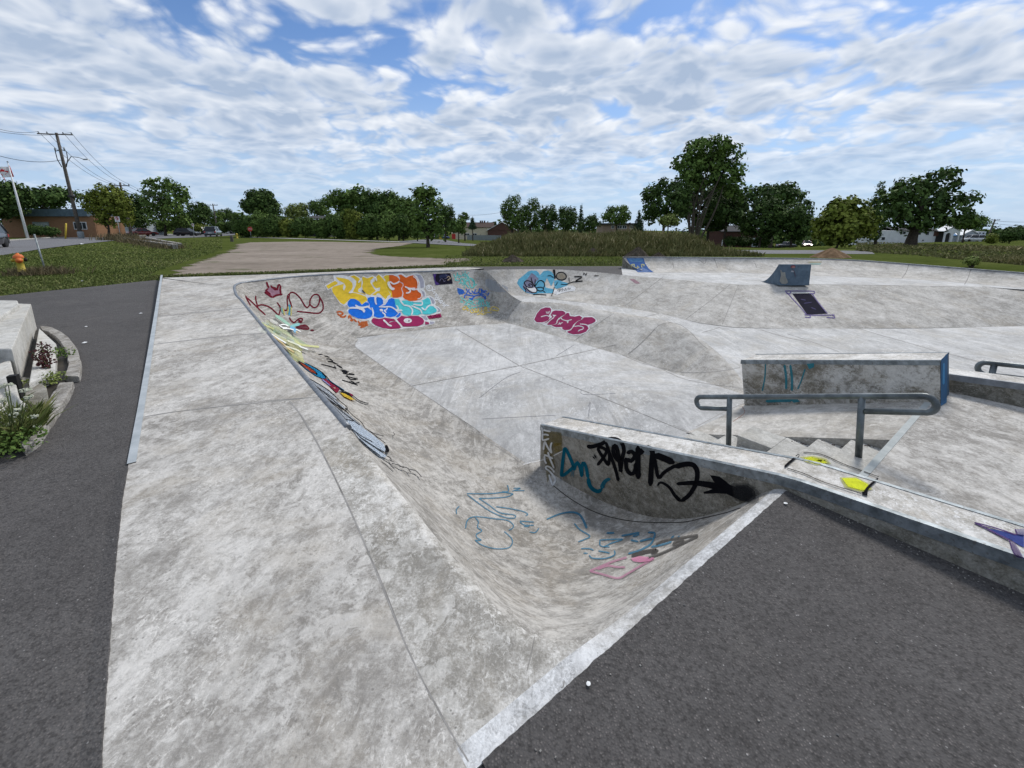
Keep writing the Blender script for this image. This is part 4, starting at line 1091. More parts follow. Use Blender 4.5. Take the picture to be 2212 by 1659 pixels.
p.many('1060,845 1112,892 1150,930 1205,952', 15, WHITE); p.many('1268,835 1300,880 1345,930 1370,965|930,130 950,200|690,160 640,230|545,385 480,395', 14, WHITE)
p.many('1820,800 1850,775 1870,810|1890,810 1930,765 1950,805|1960,800 1985,760 2010,790', 7, paint((.24, .02, .07)))
p.build('graffiti', 'bubble lettering reading RANGE SKATE CO. in yellow, orange, blue and magenta')
p = Piece(G1)
p.many('1848,292 1800,272 1783,320 1815,355 1870,348 1882,310 1850,268 1800,268|1838,300 1815,290 1805,312 1825,322 1840,305|1935,345 1895,335 1885,365 1925,385 1895,412|1955,395 1920,455|1975,425 1935,428 1945,462|1985,450 1950,445 1945,475 1985,470 1990,452|1970,470 1930,478 1935,510 1975,505 1975,475|2040,482 2005,490 1985,550|1975,512 2020,528|2015,560 2050,545 2040,522 2005,545 2030,580|2095,565 2055,570 2085,598 2045,612|2125,590 2065,640|2085,600 2170,610', 9, WHITE)
p.build('graffiti', 'thin white tag reading @sk8fest')
p = Piece(G1)
p.many('275,720 340,710 385,745 330,770 290,740|330,790 400,800 440,770|480,830 490,780 545,860 500,850|560,830 600,870 620,880', 15, paint((.62, .17, .05), .4)); p.many('640,860 650,890 700,930 640,930 760,950 670,975|700,870 720,950 680,980|800,880 740,885 790,905 745,915 800,935 750,945', 14, paint((.62, .17, .05), .4)); p.fill('680,880 740,870 740,950 700,960', paint((.62, .17, .05), .5, .8))
p.build('graffiti', 'small orange tag under the bubble lettering')
# --- King
p = Piece(G2_)
p.fill('530,335 600,285 700,300 780,330 850,300 865,420 760,455 680,498 590,440 515,388', paint((.46, .25, .33), .5, .75))
p.many('95,460 135,560 205,680|130,510 250,620 370,740 530,885|315,465 320,560 355,690 370,740|360,690 420,665 520,675 640,730 740,820 815,895|815,895 845,800 850,720 780,610|920,775 980,785 1010,720 1000,560 1015,440|1015,440 1050,440 1040,520 1080,640 1105,730|1050,440 1080,395 1160,405 1270,500 1340,610 1390,690 1440,720 1490,660 1500,560 1560,460 1640,435 1700,480 1705,580 1660,690 1590,725 1530,690 1490,640|1690,470 1760,590 1785,690 1770,780 1700,840 1600,845 1400,825 1210,805', 24, DRED)
p.many('550,160 575,240 605,300|505,385 600,450 680,505|680,505 760,460 880,435 900,435|862,430 850,330 857,240|855,240 812,230 780,330 715,280|640,240 690,310|540,340 590,310|700,270 730,330 790,320|530,330 560,380 640,440', 34, DRED)
p.many('1050,935 1080,1000 1150,1050 1200,1010 1270,960 1330,970 1320,1030|1190,1150 1300,1120 1400,1110 1470,1185 1350,1190 1200,1160', 24, DRED); p.fill('1200,1130 1380,1110 1460,1185 1300,1190', paint((.20, .03, .05), .6, .7)); p.many('1500,1215 1590,1218|1240,990 1320,1040 1240,1030', 26, DRED)
p.many('1045,655 1055,760 1050,890', 42, paint((.12, .42, .55), .3)); p.many('865,720 890,790 915,850', 30, paint((.25, .48, .42), .4, .8)); p.many('920,740 925,810 945,890|1020,700 1020,800 1000,860|1085,700 1085,900', 22, paint((.62, .55, .18), .3, .85))
p.build('graffiti', 'dark red brushed word King under a small crown')
p = Piece(G2_)
GRN = paint((.42, .50, .32), .5, .55); YG = paint((.55, .55, .25), .5, .55)
for k in range(60):
    t_ = rnd.random(); x0 = 430+t_*700+rnd.gauss(0, 60); y0 = 1060+t_*560+rnd.gauss(0, 60)-80; ln = rnd.uniform(160, 420)
    c_ = rnd.choice([(.42, .52, .34), (.55, .56, .26), (.60, .62, .50), (.34, .50, .44), (.58, .55, .30), (.66, .67, .60)])
    p.stroke([(x0, y0), (x0+ln*.5, y0+ln*.36+rnd.gauss(0, 8)), (x0+ln, y0+ln*.60+rnd.gauss(0, 14))], rnd.uniform(30, 80), paint(c_, .7, rnd.choice([.22, .32, .42])))
p.many('350,985 480,1080 620,1150 720,1190', 26, YG); p.many('740,890 850,960 960,1040 1060,1120', 50, paint((.30, .48, .38), .4, .7)); p.many('1060,1150 1160,1110 1280,1085', 46, paint((.22, .46, .45), .3, .85)); p.many('1060,1160 1140,1180 1190,1270', 50, paint((.18, .42, .62), .3, .85)); p.many('820,1100 900,1155 1000,1160|850,1100 950,1095 1030,1130|900,1180 1050,1185 1150,1215|1180,1190 1300,1250|1250,1560 1460,1640|640,1290 800,1390 980,1500', 20, paint((.72, .73, .70), .3))
p.many('680,1330 860,1470 1000,1590 1150,1700|1180,1240 1230,1275', 24, paint((.55, .42, .22), .4, .8)); p.many('1150,1450 1350,1540 1700,1580', 34, YG); p.many('960,1560 1200,1640 1300,1700|1000,1440 1300,1560', 26, paint((.70, .70, .55), .4, .7))
p.build('graffiti', 'smeared pale green and yellow paint below the red word')
# --- painted bird along the lip
p = Piece(G5)
BB_ = paint((.02, .27, .50), .08)
p.fill('205,55 260,105 330,155 420,200 520,245 610,290 690,345 750,410 740,440 690,440 600,400 480,320 380,230 280,140', BLACK); p.fill('215,70 270,118 340,168 430,212 520,258 600,300 680,352 735,408 728,432 690,430 600,390 480,308 390,225 290,145', BB_)
p.fill('365,195 420,215 500,262 580,315 635,370 630,390 560,360 460,285 400,235', BLACK); p.fill('395,215 450,245 540,300 600,345 610,370 550,345 460,280', paint((.42, .07, .03), .2))
p.fill('680,435 760,440 830,500 920,570 900,610 840,575 760,510', paint((.32, .03, .075), .1)); p.many('760,440 850,505 980,590', 14, BB_); p.many('690,440 800,530', 12, paint((.35, .36, .62))); p.fill('790,535 850,545 905,600 880,620 830,570', paint((.30, .03, .06)))
p.many('690,350 760,420 800,470 880,525 985,595', 9, BLACK); p.many('985,600 1080,640 1100,660 1170,715 1240,745 1300,755', 9, BLACK); p.fill('900,600 985,600 1085,640 1095,660 1050,665 960,625', BLACK)
p.fill('925,615 985,628 1050,665 1130,715 1060,705 980,665', paint((.75, .55, .06), .05)); p.fill('1040,620 1085,635 1095,668 1070,655', paint((.30, .03, .08))); p.fill('838,545 865,550 868,566 845,560', paint((.6, .45, .35)))
FE = paint((.46, .49, .53), .2); FE2 = paint((.55, .62, .70), .15)
for a_, f_ in (('520,430 600,470 680,515 780,585 880,690 870,710 780,640 650,560', FE), ('640,545 760,640 900,740 1000,815 985,830 880,770 740,670', FE), ('790,730 900,820 1040,900 1150,1000 1240,1070 1180,1060 1000,960', FE), ('1010,970 1100,985 1200,1060 1330,1150 1500,1290 1520,1350 1510,1390 1400,1330 1200,1200 1080,1090', FE2), ('1080,1090 1200,1220 1330,1310 1450,1390 1535,1440 1520,1465 1440,1445 1300,1330 1180,1220', FE2)): p.fill(a_, f_)
p.many('500,420 640,500 780,590 890,690 910,720|890,700 1010,800 1020,840|1010,830 1100,920 1200,1000 1250,1075|930,970 1000,965 1100,990|1080,1090 1200,1180 1350,1260|1180,1220 1300,1330 1450,1440|1250,1075 1350,1150 1520,1280|630,540 760,650 900,770 1040,890|790,730 1000,900 1180,1040', 8, BLACK)
p.many('890,700 905,715', 24, BLACK); p.many('995,820 1015,840', 24, BLACK); p.many('1520,1300 1550,1370 1530,1395', 34, BLACK); p.many('1290,1110 1400,1160 1500,1185|1620,1130 1635,1160 1625,1185', 6, BLACK)
p.many('1530,1440 1580,1470 1600,1520|1560,1490 1640,1530|1600,1540 1680,1560 1760,1600|1700,1580 1800,1600 1850,1660|1830,1620 1920,1640 1990,1720|1480,1490 1560,1540 1640,1620', 8, paint((.06, .06, .065), .4))
p.build('graffiti', 'painted bird with blue head, yellow beak and long pale grey feathers')
p = Piece(G5)
p.many('640,115 700,120|720,135 790,155|745,175 800,180 830,210 770,205 860,225|830,225 900,245|850,260 870,295|880,255 950,285|680,245 800,275 880,300|900,270 960,300|930,320 1000,330 1020,355 950,340 1040,345|960,360 1030,375 1110,380 1040,365|1000,400 1080,420 1160,440|1010,385 1060,440 1140,445|950,450 1060,485 1160,520|1040,470 1100,500 1180,480|1060,460 1120,490', 11, BLACK)
p.build('graffiti', 'black handwritten tag running along the long transition')
# --- tags on the far wall
p = Piece(G3)
p.fill('158,190 655,165 722,470 235,515', paint((.55, .53, .52), .2)); p.fill('168,198 648,175 712,462 240,505', paint((.018, .016, .035), .15)); p.fill('168,198 270,195 230,300 250,400 360,480 240,505', paint((.10, .055, .26), .2)); p.fill('330,250 450,200 560,210 640,250 560,290 450,300 350,320', paint((.04, .05, .12), .4)); p.many('350,400 390,330 440,340 470,400 520,380|480,330 560,300 600,240|500,220 560,240', 7, paint((.30, .29, .45))); p.many('550,300 600,265 650,320 600,340 570,380|590,350 610,385', 16, paint((.62, .50, .36)))
p.build('graffiti', 'small dark purple painted panel with framed edge')
p = Piece(G3); TUR = paint((.22, .74, .70), .08)
p.many('735,195 770,300|830,150 850,230 960,260|830,215 800,300 785,365 880,365|840,290 920,285|920,430 930,340 985,330 1020,410 1060,460|1050,290 1030,380 1040,450|1040,480 1130,270 1160,420 1200,570|1070,380 1170,380|1170,310 1250,340 1300,420 1290,540 1200,580|1220,350 1290,430 1270,520|870,465 960,440 1060,480 1150,570|950,490 1040,500|1015,590 1035,530|1320,510 1375,465|1045,110 1050,170|1110,190 1160,155|960,130 990,165|970,215 1040,195 1110,235 1070,260 980,235 970,210', 22, TUR)
p.build('graffiti', 'turquoise tag with halo strokes reading ENJAD'); p = Piece(G3)
BT = paint((.05, .20, .72), .2)
p.fill('830,580 900,590 1000,640 1020,690 990,750 880,765 840,680', paint((.06, .22, .66), .4, .9)); p.many('860,600 1000,660 960,740|880,700 1050,715|1080,600 1110,680 1070,740|1150,600 1160,700 1240,740|1220,650 1300,740|1330,610 1310,720 1430,700|1450,580 1420,700 1500,740 1480,600|1480,600 1530,660 1640,660|1510,690 1620,720|1500,750 1580,770|1640,720 1610,760|1700,700 1650,790|1030,860 1040,780 1100,765 1230,790 1310,800|1150,870 1240,860 1330,790 1450,770 1540,810 1600,880 1590,780|1160,850 1220,890 1270,880', 22, BT)
p.build('graffiti', 'blue scrawled tag under the turquoise one'); p = Piece(G3)
p.many('915,830 1000,890 1080,950 1030,1055|1090,960 1060,1000|1080,1060 1120,960 1170,890 1180,960 1240,1020|1110,970 1200,980|1190,900 1270,970 1200,1000 1330,1050|1280,910 1390,890|1350,960 1370,1050|1400,1000 1470,960 1430,940 1400,1010 1460,1040|1480,1060 1500,960 1530,910 1560,1000 1620,1050|1620,940 1650,1020 1720,1065|1660,940 1670,1020|1710,960 1690,1040|1380,890 1450,865 1560,910 1500,925 1390,895|1220,1060 1140,1060 1140,1110 1280,1120 1450,1080 1600,1060 1720,1105|900,950 960,980|930,910 1000,990', 18, TUR)
p.build('graffiti', 'turquoise tag reading DARIEN'); p = Piece(G3)
YT = paint((.80, .66, .20), .15)
p.many('1130,1115 1050,1090 985,1125 1000,1170 1060,1160 1100,1130|1150,1140 1100,1150 1110,1190 1150,1190|1180,1160 1210,1250 1300,1240|1230,1100 1260,1180 1340,1240 1320,1120|1330,1180 1370,1250 1400,1140|1410,1130 1430,1240 1520,1200|1480,1110 1500,1220|1540,1200 1640,1110 1570,1130 1650,1180 1560,1215|1700,1120 1760,1220|1800,1225 1810,1225|1770,1170 1760,1110 1850,1095 1950,1150 1930,1200 1780,1180 1900,1180|1370,1310 1500,1270 1640,1240 1770,1260|1480,1310 1640,1275', 20, YT)
p.build('graffiti', 'yellow tag with looped ends below the turquoise name')
p = Piece(G3); p.fill('1690,320 1850,390 2130,520 2212,560 2212,700 1900,690 1740,640 1600,500 1590,350', paint((.50, .52, .55), .7, .75)); p.build('graffiti', 'scraped pale grey paint patch on the wall end')
p = Piece(Z9)
# --- blue eyed face
p = Piece(G4); LB = paint((.17, .52, .70), .25); LV = paint((.30, .30, .42), .4, .85)
p.fill('205,370 240,280 360,190 450,110 520,85 640,90 690,130 720,190 800,100 900,85 980,110 1030,180 1040,300 1000,400 970,440 880,250 830,360 850,470 1000,500 1040,520 1000,600 900,600 700,600 560,620 400,580 280,480', LB); p.fill('440,270 530,140 600,180 700,280 640,330 600,420 660,560 560,610 420,570 330,460 370,330', LV); p.fill('1040,310 1120,300 1250,340 1380,380 1300,440 1240,460 1100,500 1050,470', LB)
p.fill('1040,520 1130,530 1240,460 1350,425 1480,430 1530,480 1500,540 1300,570 1100,635 1020,590', WHITE); p.fill('400,450 480,480 560,480 600,460 640,520 640,570 570,580 470,520', WHITE)
p.many('520,240 540,320 580,410 620,470|615,280 610,400 620,470|380,400 370,350 430,315 500,330 540,360 600,430|385,390 420,450 500,470 560,450 540,400 480,390 470,420 510,440|400,460 470,540 560,580 640,570 650,500 610,440|620,430 680,340 740,310 800,340 825,400 800,480 740,460 650,480 660,520 720,545 790,530 800,480|345,440 400,520 400,580|790,540 850,590', 15, BLACK)
p.fill('1010,65 1065,65 1075,270 1045,270', BLACK); p.many('1095,180 1150,130 1240,130 1310,190 1300,260 1220,300 1130,280 1090,230', 16, BLACK, closed=True); p.fill('1110,180 1170,145 1240,145 1295,200 1290,250 1220,285 1140,265 1105,225', paint((.38, .33, .25), .3, .7)); p.many('1490,220 1660,230 1530,320 1690,320', 17, BLACK); p.many('1375,240 1380,310 1400,340|1190,395 1310,400 1400,360 1500,335 1550,345|1110,340 1100,390 1060,430|1045,460 1020,560 975,665|890,205 960,200 1030,250|1700,190 1710,140 1760,190 1770,140|1930,205 2050,200|1975,170 1980,215|560,625 700,620 870,635', 11, BLACK); p.many('1110,540 1180,500 1150,560 1230,490 1220,560|1250,500 1280,540 1300,480 1320,540|1340,490 1360,480 1350,530|1380,490 1410,480 1380,520', 8, paint((.22, .22, .24)))
p.build('graffiti', 'blue painted face with one big eye and black outlines'); p = Piece(G4)
PK = paint((.46, .06, .18), .08)
p.fill('575,1190 640,1040 740,930 850,895 960,900 1010,970 1080,960 1240,970 1320,1020 1400,1020 1410,1085 1500,1100 1600,1080 1680,1110 1900,1110 2000,1180 2000,1240 1930,1290 1830,1330 1840,1390 1780,1480 1650,1530 1480,1545 1350,1515 1310,1450 1200,1420 1190,1380 1050,1380 940,1330 850,1330 740,1280 620,1270', WHITE)
for s_ in ('590,1190 655,1050 745,950 850,918 940,920 975,960 960,1040 915,1095 940,1140 915,1200 850,1235 760,1255 650,1255', '770,1275 850,1255 930,1190 1000,1130 960,1090 1000,1010 1060,985 1240,995 1300,1040 1280,1080 1180,1130 1120,1200 1100,1270 1020,1310 880,1312 860,1300 930,1220 850,1270', '1195,1150 1260,1100 1330,1040 1380,1045 1390,1110 1510,1125 1610,1100 1670,1140 1650,1190 1560,1230 1470,1310 1440,1380 1390,1420 1280,1430 1225,1400 1225,1360 1070,1360 975,1325 1100,1290 1130,1200 1170,1180', '1500,1310 1560,1240 1680,1180 1710,1140 1900,1135 1975,1190 1970,1235 1900,1275 1800,1310 1700,1290 1620,1290 1780,1320 1815,1390 1760,1465 1640,1510 1480,1525 1350,1490 1335,1455 1420,1430 1470,1360 1500,1345'): p.fill(s_, PK)
p.many('740,1130 810,1110 880,1100 930,1130|860,1000 870,1060|900,1000 895,1065|935,995 915,1060|870,1310 900,1260 960,1200 1040,1140|1010,1075 1030,1120|1190,1150 1230,1190 1330,1215 1440,1190|1100,1280 1110,1220 1160,1150|1120,1300 1240,1255|1150,1245 1190,1310|1620,1290 1740,1300 1800,1330|1500,1345 1600,1335 1690,1360 1690,1400 1610,1430 1580,1460', 15, WHITE); p.fill('1010,1085 1100,1090 1045,1125 1040,1150', WHITE); p.fill('1320,1215 1370,1215 1360,1265 1335,1275', WHITE)
p.build('graffiti', 'pink bubble lettering reading CNAS with white outline on the low bank')
# --- back wall and kicker paint
p = Piece(Z3)
p.fill('163,163 330,163 345,215 380,265 428,300 275,300 225,255 185,205', paint((.09, .20, .50), .25)); p.fill('175,165 320,165 330,200 200,200', paint((.16, .34, .58), .5, .8)); p.fill('250,270 330,255 400,295 285,298', paint((.25, .36, .62), .5, .8)); p.many('215,255 210,228 240,225 238,248 262,255|275,235 272,250 290,252|315,255 310,225 335,228 330,242', 9, paint((.66, .64, .34), .2))
p.build('graffiti', 'blue painted panel reading RIP in pale yellow'); p = Piece(Z3)
p.fill('1652,275 1662,280 1670,300 1700,300 1705,345 1720,375 1728,400 1700,415 1665,410 1645,385 1660,330', paint((.50, .49, .44), .1)); p.fill('1760,243 1785,238 1797,252 1785,262 1762,258', paint((.60, .32, .30))); p.many('1757,258 1765,240 1790,238 1798,252', 6, paint((.40, .05, .07))); p.fill('1757,284 1788,284 1786,299 1756,298', paint((.62, .63, .68))); p.many('1770,270 1790,300 1800,345', 4, paint((.18, .05, .07)))
p.build('graffiti', 'chipped cream patch with small red and white stickers', parent=kick_o); p = Piece(Z3)
p.fill('1770,508 1945,505 2110,700 1915,710', paint((.022, .020, .042), .12)); PU = paint((.27, .22, .44), .4); p.many('1700,480 1755,480 1940,482 1985,482|1700,482 1740,520 1775,560 1850,640 1910,712|1955,500 2020,590 2110,700|1885,712 2000,715 2180,712|1710,505 1745,505 1755,485|1930,505 1980,505 1985,485|1890,735 1945,735 1935,715|2100,735 2180,740 2160,715', 9, PU); p.many('1760,500 1945,497', 6, WHITE); p.many('1850,560 1900,570|1880,600 1960,590|1950,640 2000,660', 10, paint((.10, .09, .20), .5))
p.build('graffiti', 'black rectangle with purple corner brackets painted on the long bank'); p = Piece(Z3)
p.fill('190,365 240,365 300,408 250,410', paint((.55, .33, .38), .6, .6)); p.build('graffiti', 'faint pink paint smear on the long bank'); p = Piece(Z3)
p.fill('1925,195 2060,195 2050,208 1925,210', paint((.58, .53, .36), .5, .6)); p.fill('1935,212 2050,212 2040,226 1960,226', paint((.38, .58, .52), .5, .6)); p.build('graffiti', 'faint yellow and green paint on the back quarter pipe')
# --- dark side of the arrow ledge
p = Piece(H1)
p.fill('60,150 300,215 500,240 520,480 330,560 330,800 370,1000 190,1330 150,900', paint((.19, .145, .035), .7, .5)); p.fill('330,470 510,470 520,640 340,700', paint((.25, .18, .03), .6, .45))
p.many('70,120 90,240 85,330 95,400 160,395 235,370|95,180 180,200 265,215|90,285 160,280 230,300|110,620 120,520 140,440 180,520 230,610 290,690|290,690 265,590 270,510 295,450|120,720 200,750 320,810|205,660 240,780 290,900 340,1020|130,740 140,850 175,920|345,1110 300,1040 220,980 170,980 160,1020 240,1080 320,1170 370,1260 350,1320 310,1380 280,1310 250,1230 230,1150', 34, WHITE)
p.build('graffiti', 'white vertical tag reading UZKO on yellow stain'); p = Piece(H1)
p.many('495,1200 515,1000 540,780 570,560|570,560 640,680 720,860 770,1000|500,1190 600,1130 730,1020 770,970|770,1070 800,960 845,890 890,960 920,1060 945,1210|945,1200 945,1000 970,900 1010,930 1050,1060 1080,1230', 62, TEAL); p.many('1080,1220 1110,1370 1180,1470 1300,1520 1380,1470', 75, TEAL); p.many('1370,1470 1420,1340 1490,1270 1570,1250', 90, paint((.01, .18, .27), .3, .8), w1=60); p.many('715,1060 715,1200|740,1060 740,1180|765,1070 762,1210|490,1200 490,1300|950,1210 950,1260', 8, TEAL)
p.build('graffiti', 'teal tag reading Dm'); p = Piece(H2)
p.many('180,160 215,175 290,160 370,130 440,85 530,90 590,140 610,220 590,300 570,450 590,440|590,300 540,330 490,250 490,170 520,170 540,250 575,460', 34, BLACK); p.many('300,390 370,300 405,220 340,180 310,200 360,290 430,395|430,395 440,260 400,120|410,180 470,320 520,470 545,575', 27, BLACK); p.many('640,250 700,230 735,280 690,340 640,310|630,300 640,430 690,490 735,460 745,360', 34, BLACK); p.many('775,160 770,350 775,550', 46, BLACK); p.many('790,270 830,210 890,185 940,230 930,380 915,630', 44, BLACK); p.many('960,265 1080,310 1195,365', 56, BLACK); p.many('960,280 980,400 1000,510 1025,530 1080,470 1200,400 1340,375', 30, BLACK); p.many('1200,410 1330,375 1420,390 1460,470 1445,600 1370,730 1270,810', 46, BLACK, w1=34); p.many('1270,810 1200,740 1140,650 1060,595 1020,595 1000,630', 32, BLACK, w1=18); p.many('1220,605 1400,595 1560,610 1700,640', 26, BLACK, w1=60)
p.fill('1610,505 1650,510 1720,520 1790,575 1830,610 1900,640 2020,635 2090,680 2110,740 2060,790 1980,800 1880,760 1800,720 1700,715 1540,720 1530,700 1600,680 1700,640 1640,560', BLACK); p.fill('1900,620 2040,620 2130,690 2140,770 2060,815 1950,800', paint((.03, .03, .035), .3, .6)); p.fill('1850,600 2060,600 2180,700 2180,800 2060,835 1900,800', paint((.05, .05, .05), .4, .35)); p.many('245,285 270,315|262,262 290,310', 11, BLACK)
p.build('graffiti', 'bold black tag with an arrow pointing right'); p = Piece(Z5)
YN = paint((.82, .86, .06), .1)
p.fill('850,770 930,762 1010,780 1040,812 950,822 880,800', paint((.62, .62, .20), .6, .5)); p.fill('1090,895 1190,890 1270,930 1290,970 1220,985 1120,955', paint((.62, .62, .2), .6, .5)); p.fill('870,778 920,770 1000,790 1020,808 960,812 900,795', YN); p.fill('1105,900 1190,900 1260,935 1275,965 1230,975 1140,950', YN)
p.many('755,832 790,800 845,755', 14, BLACK); p.many('1240,990 1270,950 1325,900', 18, BLACK, w1=12); p.fill('1225,985 1262,975 1258,1008 1228,1000', BLACK); p.many('770,838 870,870 1000,925 1225,995|870,742 980,755 1120,815 1330,892', 4, BLACK)
p.build('graffiti', 'two neon yellow spots framed by black lines on the ledge top'); p = Piece(H4)
NB = paint((.08, .11, .36), .45); PV = paint((.16, .10, .26), .35)
p.fill('1300,590 1450,610 1780,680 1937,690 1937,920 1850,880 1680,770 1450,680', NB); p.many('1060,480 1250,570 1480,690 1680,790', 26, PV); p.many('1060,480 1300,540 1600,630 1800,690 1780,590|1680,790 1730,950 1800,1070 1937,1110', 22, PV); p.fill('1690,800 1760,820 1850,950 1930,1110 1800,1070 1730,950', paint((.22, .16, .28), .5, .7)); p.fill('1800,600 1937,590 1937,700 1820,690', paint((.25, .22, .36), .5, .7))
p.build('graffiti', 'blue and violet painted shape at the right end of the ledge top'); p = Piece(Z5)
TE = paint((.78, .79, .80), .12); BLACK = paint((.012, .012, .015), .1); YEL = paint((.92, .70, .07), .08); ORG = paint((.82, .18, .035), .08)
BLUE = paint((.025, .25, .86), .08); CYAN = paint((.13, .72, .76), .08); MAG = paint((.46, .04, .16), .08); LAV = paint((.50, .50, .58), .4)
DRED = paint((.21, .018, .035), .12); TEAL = paint((.01, .18, .27), .2)
G1 = zt(1260, 1060, 4.2538); G2_ = zt(950, 1080, 5.53); G3 = zt(1680, 1050, 6.9125); G4 = zt(2000, 1050, 5.7194); G5 = zt(1060, 1360, 3.318)
H1 = zt(2120, 1660, 5.53); H2 = zt(2250, 1700, 2.9493); H3 = zt(1750, 1850, 2.212); H4 = zt(3600, 1950, 4.4838)
Z3 = zt(2400, 950, 2.4578); Z4 = zt(3100, 950, 2.3734); Z5 = zt(2600, 1300, 1.5447); Z9 = zt(2100, 1000, 2.0109); Z7 = zt(2650, 1500, 2.212); Z1b = zt(850, 1000, 2.212)
D1 = lambda x, y: (x, y)
FAT.update({id(G1): 1.9, id(G2_): 1.25, id(G3): 1.35, id(G4): 1.35, id(H2): 1.38, id(H1): 1.15, id(G5): 1.2})
# --- control joints and cracks (they belong to the slab itself)
J = M['joint']; SC = M['scuff']
pj = Piece(D1, .0006, .00002)
pj.many('985,710 1122,790|1122,790 1240,836|1240,836 1330,871 1500,940|882,835 1122,790|1122,790 1330,745', 1.5, J)
pj.many('297,903 400,887 690,857|322,745 480,727 610,716|335,684 560,662|268,1005 280,1000', 1.6, J)
pj.many('625,866 655,905 700,985 760,1110 815,1240 880,1400 945,1530 1012,1645', 3.4, J)
pj.many('1130,1003 1180,991 1216,974', 1.6, SC)
pj.many('1155,1375 1148,1410 1138,1450|1212,1486 1217,1482 1219,1470', 2.0, J)
pj.many('747,735 860,815 960,882 1060,955 1130,1003', 1.2, J)
pj.many('1270,880 1275,870 1270,905|1255,842 1262,852 1330,850|1040,905 1200,897|1035,860 1090,818 1125,803|1200,770 1240,745', 1.1, paint((.30, .30, .31), .7, .6))
pj.tr = Z9; pj.many('750,795 840,720 920,640 965,590', 9, J); pj.many('965,590 1010,558 1080,545 1160,560 1240,615 1330,712 1380,750', 4, J)
pj.many('700,800 850,860 1000,905 1180,985 1400,1030 1640,1062|1000,905 1190,938 1400,935 1560,915 1640,897|720,415 860,310 1030,180|1210,515 1400,370 1560,240|320,690 560,520 640,470|1495,560 1560,400 1625,240|870,500 1000,470|1330,625 1480,580|1800,600 2000,660 2200,700', 4, J)
pj.tr = Z4; pj.many('1135,220 1110,290 1070,345', 10, J); pj.many('1715,260 1690,340 1655,405', 10, J); pj.many('1820,424 1990,440 2210,462', 7, J)
pj.many('610,795 880,880 1100,940 1440,1040|0,865 200,930 480,1030|1500,1052 1700,1100 1850,1140', 4, J)
pj.many('200,402 600,408 1000,414 1700,428', 3, J)
pj.tr = Z3; pj.many('1010,165 1030,210 1045,260|1385,168 1410,220 1425,255|610,200 625,270', 8, J); pj.many('865,180 920,215 935,170', 7, J)
pj.tr = Z7; pj.many('200,400 330,330 460,262 610,200 700,185', 5, paint((.33, .31, .29), .4)); pj.many('600,220 625,265 600,300 520,355', 4, paint((.26, .12, .09), .5)); pj.many('0,385 90,420 165,455', 4, J)
pj.tr = Z1b; pj.many('930,205 985,380 1050,600', 4, J)
pj.tr = zt(2000, 1500, 1.7015)
pj.many('290,690 420,790 560,868 700,915 860,942 1030,948 1180,945 1300,920 1450,885 1560,850', 5, J)
pj.build('joint_lines')

# --- RANGE SKATE CO. lettering
p = Piece(G1)
p.fill('225,100 370,95 470,120 570,88 690,150 720,105 800,140 880,105 930,130 980,75 1010,90 1050,118 1100,85 1200,82 1290,75 1370,62 1450,118 1560,72 1640,68 1710,110 1750,200 1765,290 1740,332 1775,400 1780,455 1840,440 1910,480 1945,560 1930,600 2000,640 2040,700 2010,730 1900,770 1800,790 1830,850 1920,868 1930,905 1860,930 1780,940 1700,965 1400,995 1200,1020 1060,1000 920,960 840,900 820,850 690,850 600,820 480,750 445,690 480,650 450,600 400,615 330,570 240,440 180,325 130,350 80,275 110,250 240,190 225,125', WHITE)
for s_ in ('1590,88 1680,92 1735,180 1745,305 1685,318 1670,200 1625,112', '1690,342 1740,380 1765,450 1730,462 1712,400', '1830,458 1890,490 1925,558 1890,590 1868,530', '1945,622 2010,672 2022,708 1960,722 1985,685', '1690,780 1770,780 1805,850 1770,862', '1840,875 1915,885 1900,915 1845,920'): p.fill(s_, LAV)
for s_ in ('252,195 303,228 282,252 137,330 102,277', '262,132 400,152 480,175 540,230 550,290 530,340 482,385 600,400 700,430 770,460 800,518 700,588 630,530 520,490 500,500 400,592 340,560 270,470 215,390 197,322 230,290 380,250 410,235 310,187', '505,122 570,100 640,140 697,190 690,300 640,332 640,380 720,402 760,420 778,443 700,410 560,383 552,370 600,280 610,200 560,150',
           '716,122 790,152 880,120 900,140 850,180 840,220 900,320 938,360 880,400 840,438 770,410 722,350 702,290 720,220 702,160', '982,87 1048,150 1088,200 1110,300 1160,390 1183,420 1130,450 1105,508 1040,450 990,400 960,400 932,440 872,428 950,372 1000,360 1010,302 950,318 912,298 872,230 918,200 932,135',
           '1062,130 1100,102 1155,97 1160,200 1150,240 1190,330 1210,420 1213,470 1172,460 1190,410 1130,340 1090,250 1096,180'): p.fill(s_, YEL)
for s_ in ('1156,97 1220,97 1290,125 1328,165 1318,203 1388,250 1383,290 1358,320 1383,400 1368,458 1290,478 1216,475 1205,400 1191,330 1161,200', '1312,97 1360,90 1440,142 1500,112 1560,100 1620,150 1658,240 1640,310 1590,333 1540,340 1620,347 1690,390 1718,450 1700,498 1600,528 1500,533 1420,498 1387,468 1400,400 1372,320 1402,270 1390,230 1325,200 1342,150'): p.fill(s_, ORG)
for s_ in ('512,495 580,495 660,540 700,600 760,550 813,560 823,600 790,628 700,645 800,642 868,690 883,750 848,808 760,833 640,823 540,778 477,730 472,690 500,662 560,650 492,638 457,590 472,540', '802,480 850,462 908,465 930,540 948,580 942,480 962,462 1030,480 1058,520 1058,580 1000,620 1090,600 1132,540 1150,502 1200,482 1252,500 1262,600 1298,690 1308,740 1258,788 1180,803 1112,788 1082,752 1088,780 1050,808 980,813 902,788 892,740 872,680 832,630 832,590 792,520', '1265,800 1330,730 1350,720 1352,770 1310,805'): p.fill(s_, BLUE)
